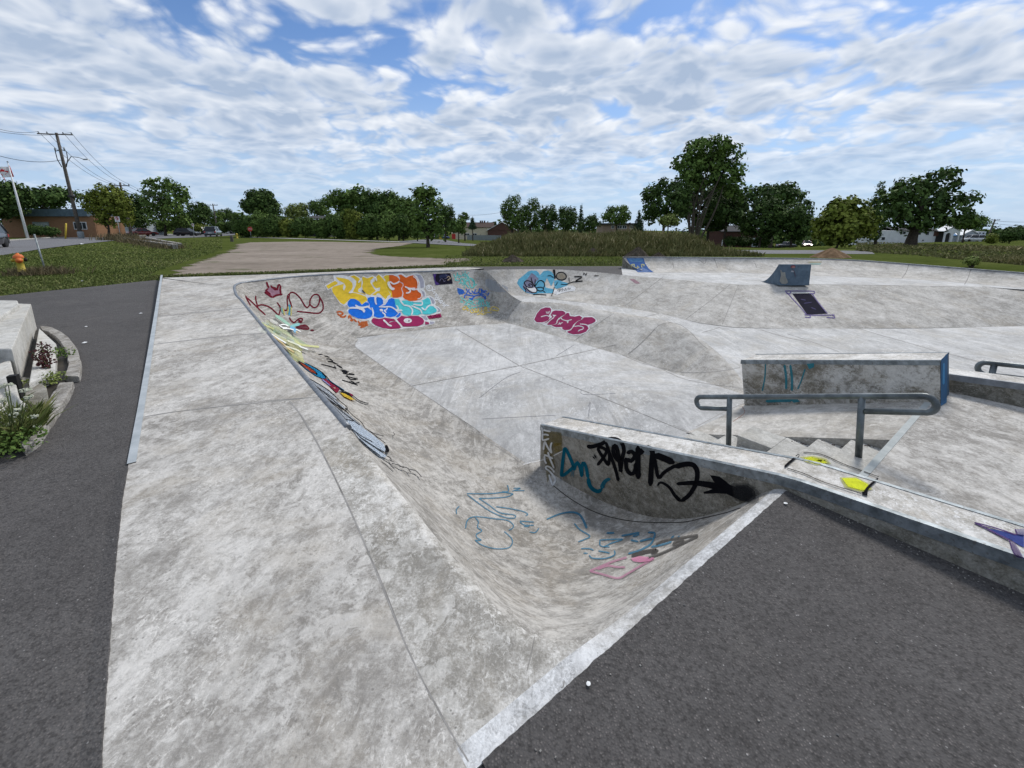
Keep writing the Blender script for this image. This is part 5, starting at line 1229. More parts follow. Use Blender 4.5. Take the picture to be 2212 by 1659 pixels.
for s_ in ('1245,497 1320,500 1360,530 1450,520 1530,545 1640,530 1700,530 1810,472 1848,510 1858,580 1830,598 1760,610 1840,612 1900,622 1958,680 1948,718 1850,753 1760,758 1700,740 1640,768 1560,760 1480,778 1400,760 1362,700 1300,690 1272,640 1257,560',): p.fill(s_, CYAN)
for s_ in ('892,815 1000,832 1090,812 1240,832 1268,860 1180,872 1140,900 1250,870 1310,890 1340,930 1363,960 1338,988 1200,998 1060,983 940,943 872,893 862,850', '1282,840 1340,800 1362,777 1450,792 1540,780 1640,780 1718,820 1748,870 1728,918 1640,953 1500,958 1392,958 1340,910 1312,880', '1762,872 1828,892 1828,918 1762,928', '1790,785 2020,742 2040,800 1825,830'): p.fill(s_, MAG)
p.fill([(1470+70*math.cos(t), 860+42*math.sin(t)) for t in np.linspace(0, 6.1, 18)], WHITE); p.fill([(1490+12*math.cos(t), 865+16*math.sin(t)) for t in np.linspace(0, 6, 10)], paint((.12, .06, .14)))
p.fill('405,235 432,295 402,360 385,330 392,270', WHITE); p.fill('695,345 720,345 765,412 735,402', paint((.09, .085, .08)))
p.many('1160,205 1150,240 1180,300 1215,330 1250,322', 24, WHITE); p.many('1170,203 1230,245 1300,225 1330,200', 13, WHITE)
p.many('1420,290 1500,322 1600,318|1470,327 1512,350 1500,385 1438,402|1530,340 1600,345', 13, WHITE); p.many('1560,120 1620,170 1643,260 1630,308|1640,362 1698,410 1690,478 1632,500', 8, WHITE)
p.many('590,600 640,630 720,642 815,620|490,650 560,645 640,650 700,648', 16, WHITE); p.many('640,655 700,662 738,700 720,715', 24, WHITE)
p.many('920,480 932,560 950,592', 13, WHITE); p.many('985,627 1080,630 1180,630 1260,672 1310,725', 12, WHITE); p.many('1000,680 1040,690 1032,705', 24, WHITE); p.many('1040,720 1090,760 1085,800|870,640 892,720 885,790', 12, WHITE); p.many('1130,642 1108,680 1078,690 1112,730', 9, WHITE)
p.many('1340,510 1370,560 1412,600 1500,622 1550,690 1530,770', 13, WHITE); p.many('1530,610 1600,640 1680,680 1710,742', 12, WHITE); p.many('1560,545 1690,540 1716,570 1690,602 1560,590|1700,640 1760,680 1800,632 1845,600|1280,602 1312,660 1288,680 1380,690', 12, WHITE)
p.many('1060,845 1112,892 1150,930 1205,952', 15, WHITE); p.many('1268,835 1300,880 1345,930 1370,965|930,130 950,200|690,160 640,230|545,385 480,395', 14, WHITE)
p.many('1820,800 1850,775 1870,810|1890,810 1930,765 1950,805|1960,800 1985,760 2010,790', 7, paint((.24, .02, .07)))
p.build('graffiti', 'bubble lettering reading RANGE SKATE CO. in yellow, orange, blue and magenta')
p = Piece(G1)
p.many('1848,292 1800,272 1783,320 1815,355 1870,348 1882,310 1850,268 1800,268|1838,300 1815,290 1805,312 1825,322 1840,305|1935,345 1895,335 1885,365 1925,385 1895,412|1955,395 1920,455|1975,425 1935,428 1945,462|1985,450 1950,445 1945,475 1985,470 1990,452|1970,470 1930,478 1935,510 1975,505 1975,475|2040,482 2005,490 1985,550|1975,512 2020,528|2015,560 2050,545 2040,522 2005,545 2030,580|2095,565 2055,570 2085,598 2045,612|2125,590 2065,640|2085,600 2170,610', 9, WHITE)
p.build('graffiti', 'thin white tag reading @sk8fest')
p = Piece(G1)
p.many('275,720 340,710 385,745 330,770 290,740|330,790 400,800 440,770|480,830 490,780 545,860 500,850|560,830 600,870 620,880', 15, paint((.62, .17, .05), .4)); p.many('640,860 650,890 700,930 640,930 760,950 670,975|700,870 720,950 680,980|800,880 740,885 790,905 745,915 800,935 750,945', 14, paint((.62, .17, .05), .4)); p.fill('680,880 740,870 740,950 700,960', paint((.62, .17, .05), .5, .8))
p.build('graffiti', 'small orange tag under the bubble lettering')
# --- King
p = Piece(G2_)
p.fill('530,335 600,285 700,300 780,330 850,300 865,420 760,455 680,498 590,440 515,388', paint((.46, .25, .33), .5, .75))
p.many('95,460 135,560 205,680|130,510 250,620 370,740 530,885|315,465 320,560 355,690 370,740|360,690 420,665 520,675 640,730 740,820 815,895|815,895 845,800 850,720 780,610|920,775 980,785 1010,720 1000,560 1015,440|1015,440 1050,440 1040,520 1080,640 1105,730|1050,440 1080,395 1160,405 1270,500 1340,610 1390,690 1440,720 1490,660 1500,560 1560,460 1640,435 1700,480 1705,580 1660,690 1590,725 1530,690 1490,640|1690,470 1760,590 1785,690 1770,780 1700,840 1600,845 1400,825 1210,805', 24, DRED)
p.many('550,160 575,240 605,300|505,385 600,450 680,505|680,505 760,460 880,435 900,435|862,430 850,330 857,240|855,240 812,230 780,330 715,280|640,240 690,310|540,340 590,310|700,270 730,330 790,320|530,330 560,380 640,440', 34, DRED)
p.many('1050,935 1080,1000 1150,1050 1200,1010 1270,960 1330,970 1320,1030|1190,1150 1300,1120 1400,1110 1470,1185 1350,1190 1200,1160', 24, DRED); p.fill('1200,1130 1380,1110 1460,1185 1300,1190', paint((.20, .03, .05), .6, .7)); p.many('1500,1215 1590,1218|1240,990 1320,1040 1240,1030', 26, DRED)
p.many('1045,655 1055,760 1050,890', 42, paint((.12, .42, .55), .3)); p.many('865,720 890,790 915,850', 30, paint((.25, .48, .42), .4, .8)); p.many('920,740 925,810 945,890|1020,700 1020,800 1000,860|1085,700 1085,900', 22, paint((.62, .55, .18), .3, .85))
p.build('graffiti', 'dark red brushed word King under a small crown')
p = Piece(G2_)
GRN = paint((.42, .50, .32), .5, .55); YG = paint((.55, .55, .25), .5, .55)
p.fill('560,1180 760,1160 950,1200 1060,1290 1250,1400 1500,1560 1340,1560 1180,1640 1000,1560 800,1380 640,1240', GRN); p.fill('930,1450 1120,1490 1300,1620 1340,1800 1400,1990 1150,1870 1020,1700', YG)
p.many('350,985 480,1080 620,1150 720,1190', 26, YG); p.many('740,890 850,960 960,1040 1060,1120', 50, paint((.30, .48, .38), .4, .7)); p.many('1060,1150 1160,1110 1280,1085', 46, paint((.22, .46, .45), .3, .85)); p.many('1060,1160 1140,1180 1190,1270', 50, paint((.18, .42, .62), .3, .85)); p.many('820,1100 900,1155 1000,1160|850,1100 950,1095 1030,1130|900,1180 1050,1185 1150,1215|1180,1190 1300,1250|1250,1560 1460,1640|640,1290 800,1390 980,1500', 20, paint((.72, .73, .70), .3))
p.many('680,1330 860,1470 1000,1590 1150,1700|1180,1240 1230,1275', 24, paint((.55, .42, .22), .4, .8)); p.many('1150,1450 1350,1540 1700,1580', 34, YG); p.many('960,1560 1200,1640 1300,1700|1000,1440 1300,1560', 26, paint((.70, .70, .55), .4, .7))
p.build('graffiti', 'smeared pale green and yellow paint below the red word')
# --- painted bird along the lip
p = Piece(G5)
BB_ = paint((.02, .27, .50), .08)
p.fill('205,55 260,105 330,155 420,200 520,245 610,290 690,345 750,410 740,440 690,440 600,400 480,320 380,230 280,140', BLACK); p.fill('215,70 270,118 340,168 430,212 520,258 600,300 680,352 735,408 728,432 690,430 600,390 480,308 390,225 290,145', BB_)
p.fill('365,195 420,215 500,262 580,315 635,370 630,390 560,360 460,285 400,235', BLACK); p.fill('395,215 450,245 540,300 600,345 610,370 550,345 460,280', paint((.42, .07, .03), .2))
p.fill('680,435 760,440 830,500 920,570 900,610 840,575 760,510', paint((.32, .03, .075), .1)); p.many('760,440 850,505 980,590', 14, BB_); p.many('690,440 800,530', 12, paint((.35, .36, .62))); p.fill('790,535 850,545 905,600 880,620 830,570', paint((.30, .03, .06)))
p.many('690,350 760,420 800,470 880,525 985,595', 9, BLACK); p.many('985,600 1080,640 1100,660 1170,715 1240,745 1300,755', 9, BLACK); p.fill('900,600 985,600 1085,640 1095,660 1050,665 960,625', BLACK)
p.fill('925,615 985,628 1050,665 1130,715 1060,705 980,665', paint((.75, .55, .06), .05)); p.fill('1040,620 1085,635 1095,668 1070,655', paint((.30, .03, .08))); p.fill('838,545 865,550 868,566 845,560', paint((.6, .45, .35)))
FE = paint((.46, .49, .53), .2); FE2 = paint((.55, .62, .70), .15)
for a_, f_ in (('520,430 600,470 680,515 780,585 880,690 870,710 780,640 650,560', FE), ('640,545 760,640 900,740 1000,815 985,830 880,770 740,670', FE), ('790,730 900,820 1040,900 1150,1000 1240,1070 1180,1060 1000,960', FE), ('1010,970 1100,985 1200,1060 1330,1150 1500,1290 1520,1350 1510,1390 1400,1330 1200,1200 1080,1090', FE2), ('1080,1090 1200,1220 1330,1310 1450,1390 1535,1440 1520,1465 1440,1445 1300,1330 1180,1220', FE2)): p.fill(a_, f_)
p.many('500,420 640,500 780,590 890,690 910,720|890,700 1010,800 1020,840|1010,830 1100,920 1200,1000 1250,1075|930,970 1000,965 1100,990|1080,1090 1200,1180 1350,1260|1180,1220 1300,1330 1450,1440|1250,1075 1350,1150 1520,1280|630,540 760,650 900,770 1040,890|790,730 1000,900 1180,1040', 8, BLACK)
p.many('890,700 905,715', 24, BLACK); p.many('995,820 1015,840', 24, BLACK); p.many('1520,1300 1550,1370 1530,1395', 34, BLACK); p.many('1290,1110 1400,1160 1500,1185|1620,1130 1635,1160 1625,1185', 6, BLACK)
p.many('1530,1440 1580,1470 1600,1520|1560,1490 1640,1530|1600,1540 1680,1560 1760,1600|1700,1580 1800,1600 1850,1660|1830,1620 1920,1640 1990,1720|1480,1490 1560,1540 1640,1620', 8, paint((.06, .06, .065), .4))
p.build('graffiti', 'painted bird with blue head, yellow beak and long pale grey feathers')
p = Piece(G5)
p.many('640,115 700,120|720,135 790,155|745,175 800,180 830,210 770,205 860,225|830,225 900,245|850,260 870,295|880,255 950,285|680,245 800,275 880,300|900,270 960,300|930,320 1000,330 1020,355 950,340 1040,345|960,360 1030,375 1110,380 1040,365|1000,400 1080,420 1160,440|1010,385 1060,440 1140,445|950,450 1060,485 1160,520|1040,470 1100,500 1180,480|1060,460 1120,490', 11, BLACK)
p.build('graffiti', 'black handwritten tag running along the long transition')
# --- tags on the far wall
p = Piece(G3)
p.fill('158,190 655,165 722,470 235,515', paint((.55, .53, .52), .2)); p.fill('168,198 648,175 712,462 240,505', paint((.018, .016, .035), .15)); p.fill('168,198 270,195 230,300 250,400 360,480 240,505', paint((.10, .055, .26), .2)); p.fill('330,250 450,200 560,210 640,250 560,290 450,300 350,320', paint((.04, .05, .12), .4)); p.many('350,400 390,330 440,340 470,400 520,380|480,330 560,300 600,240|500,220 560,240', 7, paint((.30, .29, .45))); p.many('550,300 600,265 650,320 600,340 570,380|590,350 610,385', 16, paint((.62, .50, .36)))
p.build('graffiti', 'small dark purple painted panel with framed edge')
p = Piece(G3); TUR = paint((.22, .74, .70), .08)
p.many('735,195 770,300|830,150 850,230 960,260|830,215 800,300 785,365 880,365|840,290 920,285|920,430 930,340 985,330 1020,410 1060,460|1050,290 1030,380 1040,450|1040,480 1130,270 1160,420 1200,570|1070,380 1170,380|1170,310 1250,340 1300,420 1290,540 1200,580|1220,350 1290,430 1270,520|870,465 960,440 1060,480 1150,570|950,490 1040,500|1015,590 1035,530|1320,510 1375,465|1045,110 1050,170|1110,190 1160,155|960,130 990,165|970,215 1040,195 1110,235 1070,260 980,235 970,210', 22, TUR)
p.build('graffiti', 'turquoise tag with halo strokes reading ENJAD'); p = Piece(G3)
BT = paint((.05, .20, .72), .2)
p.fill('830,580 900,590 1000,640 1020,690 990,750 880,765 840,680', paint((.06, .22, .66), .4, .9)); p.many('860,600 1000,660 960,740|880,700 1050,715|1080,600 1110,680 1070,740|1150,600 1160,700 1240,740|1220,650 1300,740|1330,610 1310,720 1430,700|1450,580 1420,700 1500,740 1480,600|1480,600 1530,660 1640,660|1510,690 1620,720|1500,750 1580,770|1640,720 1610,760|1700,700 1650,790|1030,860 1040,780 1100,765 1230,790 1310,800|1150,870 1240,860 1330,790 1450,770 1540,810 1600,880 1590,780|1160,850 1220,890 1270,880', 22, BT)
p.build('graffiti', 'blue scrawled tag under the turquoise one'); p = Piece(G3)
p.many('915,830 1000,890 1080,950 1030,1055|1090,960 1060,1000|1080,1060 1120,960 1170,890 1180,960 1240,1020|1110,970 1200,980|1190,900 1270,970 1200,1000 1330,1050|1280,910 1390,890|1350,960 1370,1050|1400,1000 1470,960 1430,940 1400,1010 1460,1040|1480,1060 1500,960 1530,910 1560,1000 1620,1050|1620,940 1650,1020 1720,1065|1660,940 1670,1020|1710,960 1690,1040|1380,890 1450,865 1560,910 1500,925 1390,895|1220,1060 1140,1060 1140,1110 1280,1120 1450,1080 1600,1060 1720,1105|900,950 960,980|930,910 1000,990', 18, TUR)
p.build('graffiti', 'turquoise tag reading DARIEN'); p = Piece(G3)
YT = paint((.80, .66, .20), .15)
p.many('1130,1115 1050,1090 985,1125 1000,1170 1060,1160 1100,1130|1150,1140 1100,1150 1110,1190 1150,1190|1180,1160 1210,1250 1300,1240|1230,1100 1260,1180 1340,1240 1320,1120|1330,1180 1370,1250 1400,1140|1410,1130 1430,1240 1520,1200|1480,1110 1500,1220|1540,1200 1640,1110 1570,1130 1650,1180 1560,1215|1700,1120 1760,1220|1800,1225 1810,1225|1770,1170 1760,1110 1850,1095 1950,1150 1930,1200 1780,1180 1900,1180|1370,1310 1500,1270 1640,1240 1770,1260|1480,1310 1640,1275', 20, YT)
p.build('graffiti', 'yellow tag with looped ends below the turquoise name')
p = Piece(G3); p.fill('1690,320 1850,390 2130,520 2212,560 2212,700 1900,690 1740,640 1600,500 1590,350', paint((.50, .52, .55), .7, .75)); p.build('graffiti', 'scraped pale grey paint patch on the wall end')
p = Piece(Z9)
# --- blue eyed face
p = Piece(G4); LB = paint((.17, .52, .70), .25); LV = paint((.30, .30, .42), .4, .85)
p.fill('205,370 240,280 360,190 450,110 520,85 640,90 690,130 720,190 800,100 900,85 980,110 1030,180 1040,300 1000,400 970,440 880,250 830,360 850,470 1000,500 1040,520 1000,600 900,600 700,600 560,620 400,580 280,480', LB); p.fill('440,270 530,140 600,180 700,280 640,330 600,420 660,560 560,610 420,570 330,460 370,330', LV); p.fill('1040,310 1120,300 1250,340 1380,380 1300,440 1240,460 1100,500 1050,470', LB)
p.fill('1040,520 1130,530 1240,460 1350,425 1480,430 1530,480 1500,540 1300,570 1100,635 1020,590', WHITE); p.fill('400,450 480,480 560,480 600,460 640,520 640,570 570,580 470,520', WHITE)
p.many('520,240 540,320 580,410 620,470|615,280 610,400 620,470|380,400 370,350 430,315 500,330 540,360 600,430|385,390 420,450 500,470 560,450 540,400 480,390 470,420 510,440|400,460 470,540 560,580 640,570 650,500 610,440|620,430 680,340 740,310 800,340 825,400 800,480 740,460 650,480 660,520 720,545 790,530 800,480|345,440 400,520 400,580|790,540 850,590', 15, BLACK)
p.fill('1010,65 1065,65 1075,270 1045,270', BLACK); p.many('1095,180 1150,130 1240,130 1310,190 1300,260 1220,300 1130,280 1090,230', 16, BLACK, closed=True); p.fill('1110,180 1170,145 1240,145 1295,200 1290,250 1220,285 1140,265 1105,225', paint((.38, .33, .25), .3, .7)); p.many('1490,220 1660,230 1530,320 1690,320', 17, BLACK); p.many('1375,240 1380,310 1400,340|1190,395 1310,400 1400,360 1500,335 1550,345|1110,340 1100,390 1060,430|1045,460 1020,560 975,665|890,205 960,200 1030,250|1700,190 1710,140 1760,190 1770,140|1930,205 2050,200|1975,170 1980,215|560,625 700,620 870,635', 11, BLACK); p.many('1110,540 1180,500 1150,560 1230,490 1220,560|1250,500 1280,540 1300,480 1320,540|1340,490 1360,480 1350,530|1380,490 1410,480 1380,520', 8, paint((.22, .22, .24)))
p.build('graffiti', 'blue painted face with one big eye and black outlines'); p = Piece(G4)
PK = paint((.46, .06, .18), .08)
p.fill('575,1190 640,1040 740,930 850,895 960,900 1010,970 1080,960 1240,970 1320,1020 1400,1020 1410,1085 1500,1100 1600,1080 1680,1110 1900,1110 2000,1180 2000,1240 1930,1290 1830,1330 1840,1390 1780,1480 1650,1530 1480,1545 1350,1515 1310,1450 1200,1420 1190,1380 1050,1380 940,1330 850,1330 740,1280 620,1270', WHITE)
for s_ in ('590,1190 655,1050 745,950 850,918 940,920 975,960 960,1040 915,1095 940,1140 915,1200 850,1235 760,1255 650,1255', '770,1275 850,1255 930,1190 1000,1130 960,1090 1000,1010 1060,985 1240,995 1300,1040 1280,1080 1180,1130 1120,1200 1100,1270 1020,1310 880,1312 860,1300 930,1220 850,1270', '1195,1150 1260,1100 1330,1040 1380,1045 1390,1110 1510,1125 1610,1100 1670,1140 1650,1190 1560,1230 1470,1310 1440,1380 1390,1420 1280,1430 1225,1400 1225,1360 1070,1360 975,1325 1100,1290 1130,1200 1170,1180', '1500,1310 1560,1240 1680,1180 1710,1140 1900,1135 1975,1190 1970,1235 1900,1275 1800,1310 1700,1290 1620,1290 1780,1320 1815,1390 1760,1465 1640,1510 1480,1525 1350,1490 1335,1455 1420,1430 1470,1360 1500,1345'): p.fill(s_, PK)
p.many('740,1130 810,1110 880,1100 930,1130|860,1000 870,1060|900,1000 895,1065|935,995 915,1060|870,1310 900,1260 960,1200 1040,1140|1010,1075 1030,1120|1190,1150 1230,1190 1330,1215 1440,1190|1100,1280 1110,1220 1160,1150|1120,1300 1240,1255|1150,1245 1190,1310|1620,1290 1740,1300 1800,1330|1500,1345 1600,1335 1690,1360 1690,1400 1610,1430 1580,1460', 15, WHITE); p.fill('1010,1085 1100,1090 1045,1125 1040,1150', WHITE); p.fill('1320,1215 1370,1215 1360,1265 1335,1275', WHITE)
p.build('graffiti', 'pink bubble lettering reading CNAS with white outline on the low bank')
# --- back wall and kicker paint
p = Piece(Z3)
p.fill('163,163 330,163 345,215 380,265 428,300 275,300 225,255 185,205', paint((.09, .20, .50), .25)); p.fill('175,165 320,165 330,200 200,200', paint((.16, .34, .58), .5, .8)); p.fill('250,270 330,255 400,295 285,298', paint((.25, .36, .62), .5, .8)); p.many('215,255 210,228 240,225 238,248 262,255|275,235 272,250 290,252|315,255 310,225 335,228 330,242', 9, paint((.66, .64, .34), .2))
p.build('graffiti', 'blue painted panel reading RIP in pale yellow'); p = Piece(Z3)
p.fill('1652,275 1662,280 1670,300 1700,300 1705,345 1720,375 1728,400 1700,415 1665,410 1645,385 1660,330', paint((.50, .49, .44), .1)); p.fill('1760,243 1785,238 1797,252 1785,262 1762,258', paint((.60, .32, .30))); p.many('1757,258 1765,240 1790,238 1798,252', 6, paint((.40, .05, .07))); p.fill('1757,284 1788,284 1786,299 1756,298', paint((.62, .63, .68))); p.many('1770,270 1790,300 1800,345', 4, paint((.18, .05, .07)))
p.build('graffiti', 'chipped cream patch with small red and white stickers', parent=kick_o); p = Piece(Z3)
p.fill('1770,508 1945,505 2110,700 1915,710', paint((.022, .020, .042), .12)); PU = paint((.27, .22, .44), .4); p.many('1700,480 1755,480 1940,482 1985,482|1700,482 1740,520 1775,560 1850,640 1910,712|1955,500 2020,590 2110,700|1885,712 2000,715 2180,712|1710,505 1745,505 1755,485|1930,505 1980,505 1985,485|1890,735 1945,735 1935,715|2100,735 2180,740 2160,715', 9, PU); p.many('1760,500 1945,497', 6, WHITE); p.many('1850,560 1900,570|1880,600 1960,590|1950,640 2000,660', 10, paint((.10, .09, .20), .5))
p.build('graffiti', 'black rectangle with purple corner brackets painted on the long bank'); p = Piece(Z3)
p.fill('190,365 240,365 300,408 250,410', paint((.55, .33, .38), .6, .6)); p.build('graffiti', 'faint pink paint smear on the long bank'); p = Piece(Z3)
p.fill('1925,195 2060,195 2050,208 1925,210', paint((.58, .53, .36), .5, .6)); p.fill('1935,212 2050,212 2040,226 1960,226', paint((.38, .58, .52), .5, .6)); p.build('graffiti', 'faint yellow and green paint on the back quarter pipe')
# --- dark side of the arrow ledge
p = Piece(H1)
p.fill('60,150 300,215 500,240 520,480 330,560 330,800 370,1000 190,1330 150,900', paint((.19, .145, .035), .7, .5)); p.fill('330,470 510,470 520,640 340,700', paint((.25, .18, .03), .6, .45))
p.many('70,120 90,240 85,330 95,400 160,395 235,370|95,180 180,200 265,215|90,285 160,280 230,300|110,620 120,520 140,440 180,520 230,610 290,690|290,690 265,590 270,510 295,450|120,720 200,750 320,810|205,660 240,780 290,900 340,1020|130,740 140,850 175,920|345,1110 300,1040 220,980 170,980 160,1020 240,1080 320,1170 370,1260 350,1320 310,1380 280,1310 250,1230 230,1150', 34, WHITE)
p.build('graffiti', 'white vertical tag reading UZKO on yellow stain'); p = Piece(H1)
p.many('495,1200 515,1000 540,780 570,560|570,560 640,680 720,860 770,1000|500,1190 600,1130 730,1020 770,970|770,1070 800,960 845,890 890,960 920,1060 945,1210|945,1200 945,1000 970,900 1010,930 1050,1060 1080,1230', 62, TEAL); p.many('1080,1220 1110,1370 1180,1470 1300,1520 1380,1470', 75, TEAL); p.many('1370,1470 1420,1340 1490,1270 1570,1250', 90, paint((.01, .18, .27), .3, .8), w1=60); p.many('715,1060 715,1200|740,1060 740,1180|765,1070 762,1210|490,1200 490,1300|950,1210 950,1260', 8, TEAL)
p.build('graffiti', 'teal tag reading Dm'); p = Piece(H2)
p.many('180,160 215,175 290,160 370,130 440,85 530,90 590,140 610,220 590,300 570,450 590,440|590,300 540,330 490,250 490,170 520,170 540,250 575,460', 34, BLACK); p.many('300,390 370,300 405,220 340,180 310,200 360,290 430,395|430,395 440,260 400,120|410,180 470,320 520,470 545,575', 27, BLACK); p.many('640,250 700,230 735,280 690,340 640,310|630,300 640,430 690,490 735,460 745,360', 34, BLACK); p.many('775,160 770,350 775,550', 46, BLACK); p.many('790,270 830,210 890,185 940,230 930,380 915,630', 44, BLACK); p.many('960,265 1080,310 1195,365', 56, BLACK); p.many('960,280 980,400 1000,510 1025,530 1080,470 1200,400 1340,375', 30, BLACK); p.many('1200,410 1330,375 1420,390 1460,470 1445,600 1370,730 1270,810', 46, BLACK, w1=34); p.many('1270,810 1200,740 1140,650 1060,595 1020,595 1000,630', 32, BLACK, w1=18); p.many('1220,605 1400,595 1560,610 1700,640', 26, BLACK, w1=60)
p.fill('1610,505 1650,510 1720,520 1790,575 1830,610 1900,640 2020,635 2090,680 2110,740 2060,790 1980,800 1880,760 1800,720 1700,715 1540,720 1530,700 1600,680 1700,640 1640,560', BLACK); p.fill('1900,620 2040,620 2130,690 2140,770 2060,815 1950,800', paint((.03, .03, .035), .3, .6)); p.fill('1850,600 2060,600 2180,700 2180,800 2060,835 1900,800', paint((.05, .05, .05), .4, .35)); p.many('245,285 270,315|262,262 290,310', 11, BLACK)
p.build('graffiti', 'bold black tag with an arrow pointing right'); p = Piece(Z5)
YN = paint((.82, .86, .06), .1)
p.fill('850,770 930,762 1010,780 1040,812 950,822 880,800', paint((.62, .62, .20), .6, .5)); p.fill('1090,895 1190,890 1270,930 1290,970 1220,985 1120,955', paint((.62, .62, .2), .6, .5)); p.fill('870,778 920,770 1000,790 1020,808 960,812 900,795', YN); p.fill('1105,900 1190,900 1260,935 1275,965 1230,975 1140,950', YN)
p.many('755,832 790,800 845,755', 14, BLACK); p.many('1240,990 1270,950 1325,900', 18, BLACK, w1=12); p.fill('1225,985 1262,975 1258,1008 1228,1000', BLACK); p.many('770,838 870,870 1000,925 1225,995|870,742 980,755 1120,815 1330,892', 4, BLACK)
p.build('graffiti', 'two neon yellow spots framed by black lines on the ledge top'); p = Piece(H4)
NB = paint((.08, .11, .36), .45); PV = paint((.16, .10, .26), .35)
p.fill('1300,590 1450,610 1780,680 1937,690 1937,920 1850,880 1680,770 1450,680', NB); p.many('1060,480 1250,570 1480,690 1680,790', 26, PV); p.many('1060,480 1300,540 1600,630 1800,690 1780,590|1680,790 1730,950 1800,1070 1937,1110', 22, PV); p.fill('1690,800 1760,820 1850,950 1930,1110 1800,1070 1730,950', paint((.22, .16, .28), .5, .7)); p.fill('1800,600 1937,590 1937,700 1820,690', paint((.25, .22, .36), .5, .7))
p.build('graffiti', 'blue and violet painted shape at the right end of the ledge top'); p = Piece(Z5)
p.fill('1708,180 1748,138 1742,440 1705,462', paint((.05, .12, .22), .35)); p.many('1725,200 1722,330', 14, paint((.07, .22, .40), .4)); p.build('painted_end', 'end of the ledge painted blue', parent=g2o); p = Piece(Z5)
TE = paint((.03, .20, .25), .5, .75)
p.many('640,205 635,290 620,370', 9, TE); p.many('755,210 765,290 765,360|790,210 800,290 800,370', 15, TE); p.many('880,235 860,300 835,360', 9, TE); p.fill('890,205 935,200 935,225 905,238', TE); p.fill('790,420 830,415 850,435 810,442', TE); p.many('640,432 720,430 800,428', 18, TE)
p.build('graffiti', 'runny teal paint lines on the stained ledge')
p = Piece(Z7)
# --- scribbles in the near pocket
p = Piece(H3); SB = paint((.05, .18, .28), .7, .72)
p.many('195,205 300,208 420,205 520,195 600,210|600,210 540,235 420,245 300,248|300,248 380,300 480,370 600,390 620,405 600,420 520,410 400,360 270,270 200,215|450,320 560,335 680,360 725,385 705,400|185,510 195,450 230,415 300,408 440,425 550,440 600,480 590,510 560,525|270,415 295,450 290,500 325,530 280,560 285,590 320,610 265,612|520,535 580,590 590,640 550,680 440,685 330,655 270,615|655,445 720,450 780,455|655,450 700,480 780,482|690,490 740,495|740,540 790,545 825,505|105,385 105,345 130,315|550,130 555,185 500,190|590,185 660,160 600,160|610,180 700,180', 7, SB)
p.many('890,430 1000,385 1100,368 1170,385 1210,440 1240,510', 9, SB, w1=16); p.many('1130,465 1180,520 1265,575 1220,605 1165,625|1355,605 1360,660 1440,670|1190,685 1260,685 1300,700|1360,610 1460,605 1550,605 1450,640 1390,670|1480,700 1480,740 1400,770 1290,768 1260,740|1340,705 1400,715 1440,725|1210,725 1250,725', 9, SB); p.many('1410,550 1480,548|1540,575 1700,545|1620,610 1690,625|1640,580 1700,560|1770,545 1830,550 1820,600 1790,650 1700,700 1600,730|1700,620 1810,595|1800,670 1880,655 1980,625|1970,600 2000,572|2030,590 2050,575', 13, SB)
p.build('graffiti', 'thin blue line drawing in the near pocket'); p = Piece(H3)
p.many('1265,880 1350,845 1460,800 1590,760', 14, paint((.46, .22, .31), .7, .6)); p.many('1265,880 1380,910 1510,942 1600,900 1700,840 1830,770|1330,865 1420,835 1500,845 1575,848', 14, paint((.46, .22, .31), .7, .6)); p.fill('1625,770 1700,750 1790,760 1830,765 1790,795 1700,805 1640,795', paint((.56, .22, .34), .6, .75))
p.build('graffiti', 'pink outlined rectangle sprayed in the near pocket'); p = Piece(H3)
p.many('1630,750 1720,720 1800,705 1850,700 1800,730', 26, paint((.07, .065, .06), .6, .8)); p.many('1840,650 1900,620 2000,600 2210,565|1760,770 1900,720 2050,650 2210,575|1990,655 2010,625 2080,610 2070,630 2000,655', 14, paint((.08, .075, .07), .5, .8)); p.build('graffiti', 'dark smudged line along the near lip')
# ================================================================== trees and plants
def leafmat(name, c1, c2, c3):
    m, t, b = mat_base(name, .75, .12)
    a = N(t, 'ShaderNodeAttribute'); a.attribute_name = 'tint'
    col = tramp(t, a.outputs['Fac'], [(0, c1), (.5, c2), (1, c3)])
    t.links.new(col, b.inputs['Base Color'])
    return m
LEAF = {
    'dark': leafmat('dark_leaves', (0.032, 0.057, 0.016), (0.058, 0.101, 0.026), (0.095, 0.150, 0.037)),
    'mid': leafmat('green_leaves', (0.053, 0.092, 0.022), (0.095, 0.155, 0.034), (0.151, 0.224, 0.053)),
    'olive': leafmat('olive_leaves', (0.077, 0.101, 0.016), (0.136, 0.170, 0.025), (0.209, 0.237, 0.044)),
    'pale': leafmat('pale_leaves', (0.104, 0.133, 0.034), (0.167, 0.212, 0.053), (0.248, 0.290, 0.086)),
    'blue': leafmat('needle_leaves', (0.027, 0.048, 0.029), (0.047, 0.078, 0.041), (0.073, 0.107, 0.053)),
    'hedge': leafmat('hedge_leaves', (0.036, 0.068, 0.016), (0.068, 0.116, 0.026), (0.109, 0.170, 0.041)),
}
M['bark'] = mottled('bark', (.035, .028, .022), (.09, .075, .06), 9, .95, .1, s2=30, c3=(.03, .025, .02))
M['barkp'] = mottled('pale_bark', (.07, .058, .045), (.14, .12, .095), 9, .95, .1)
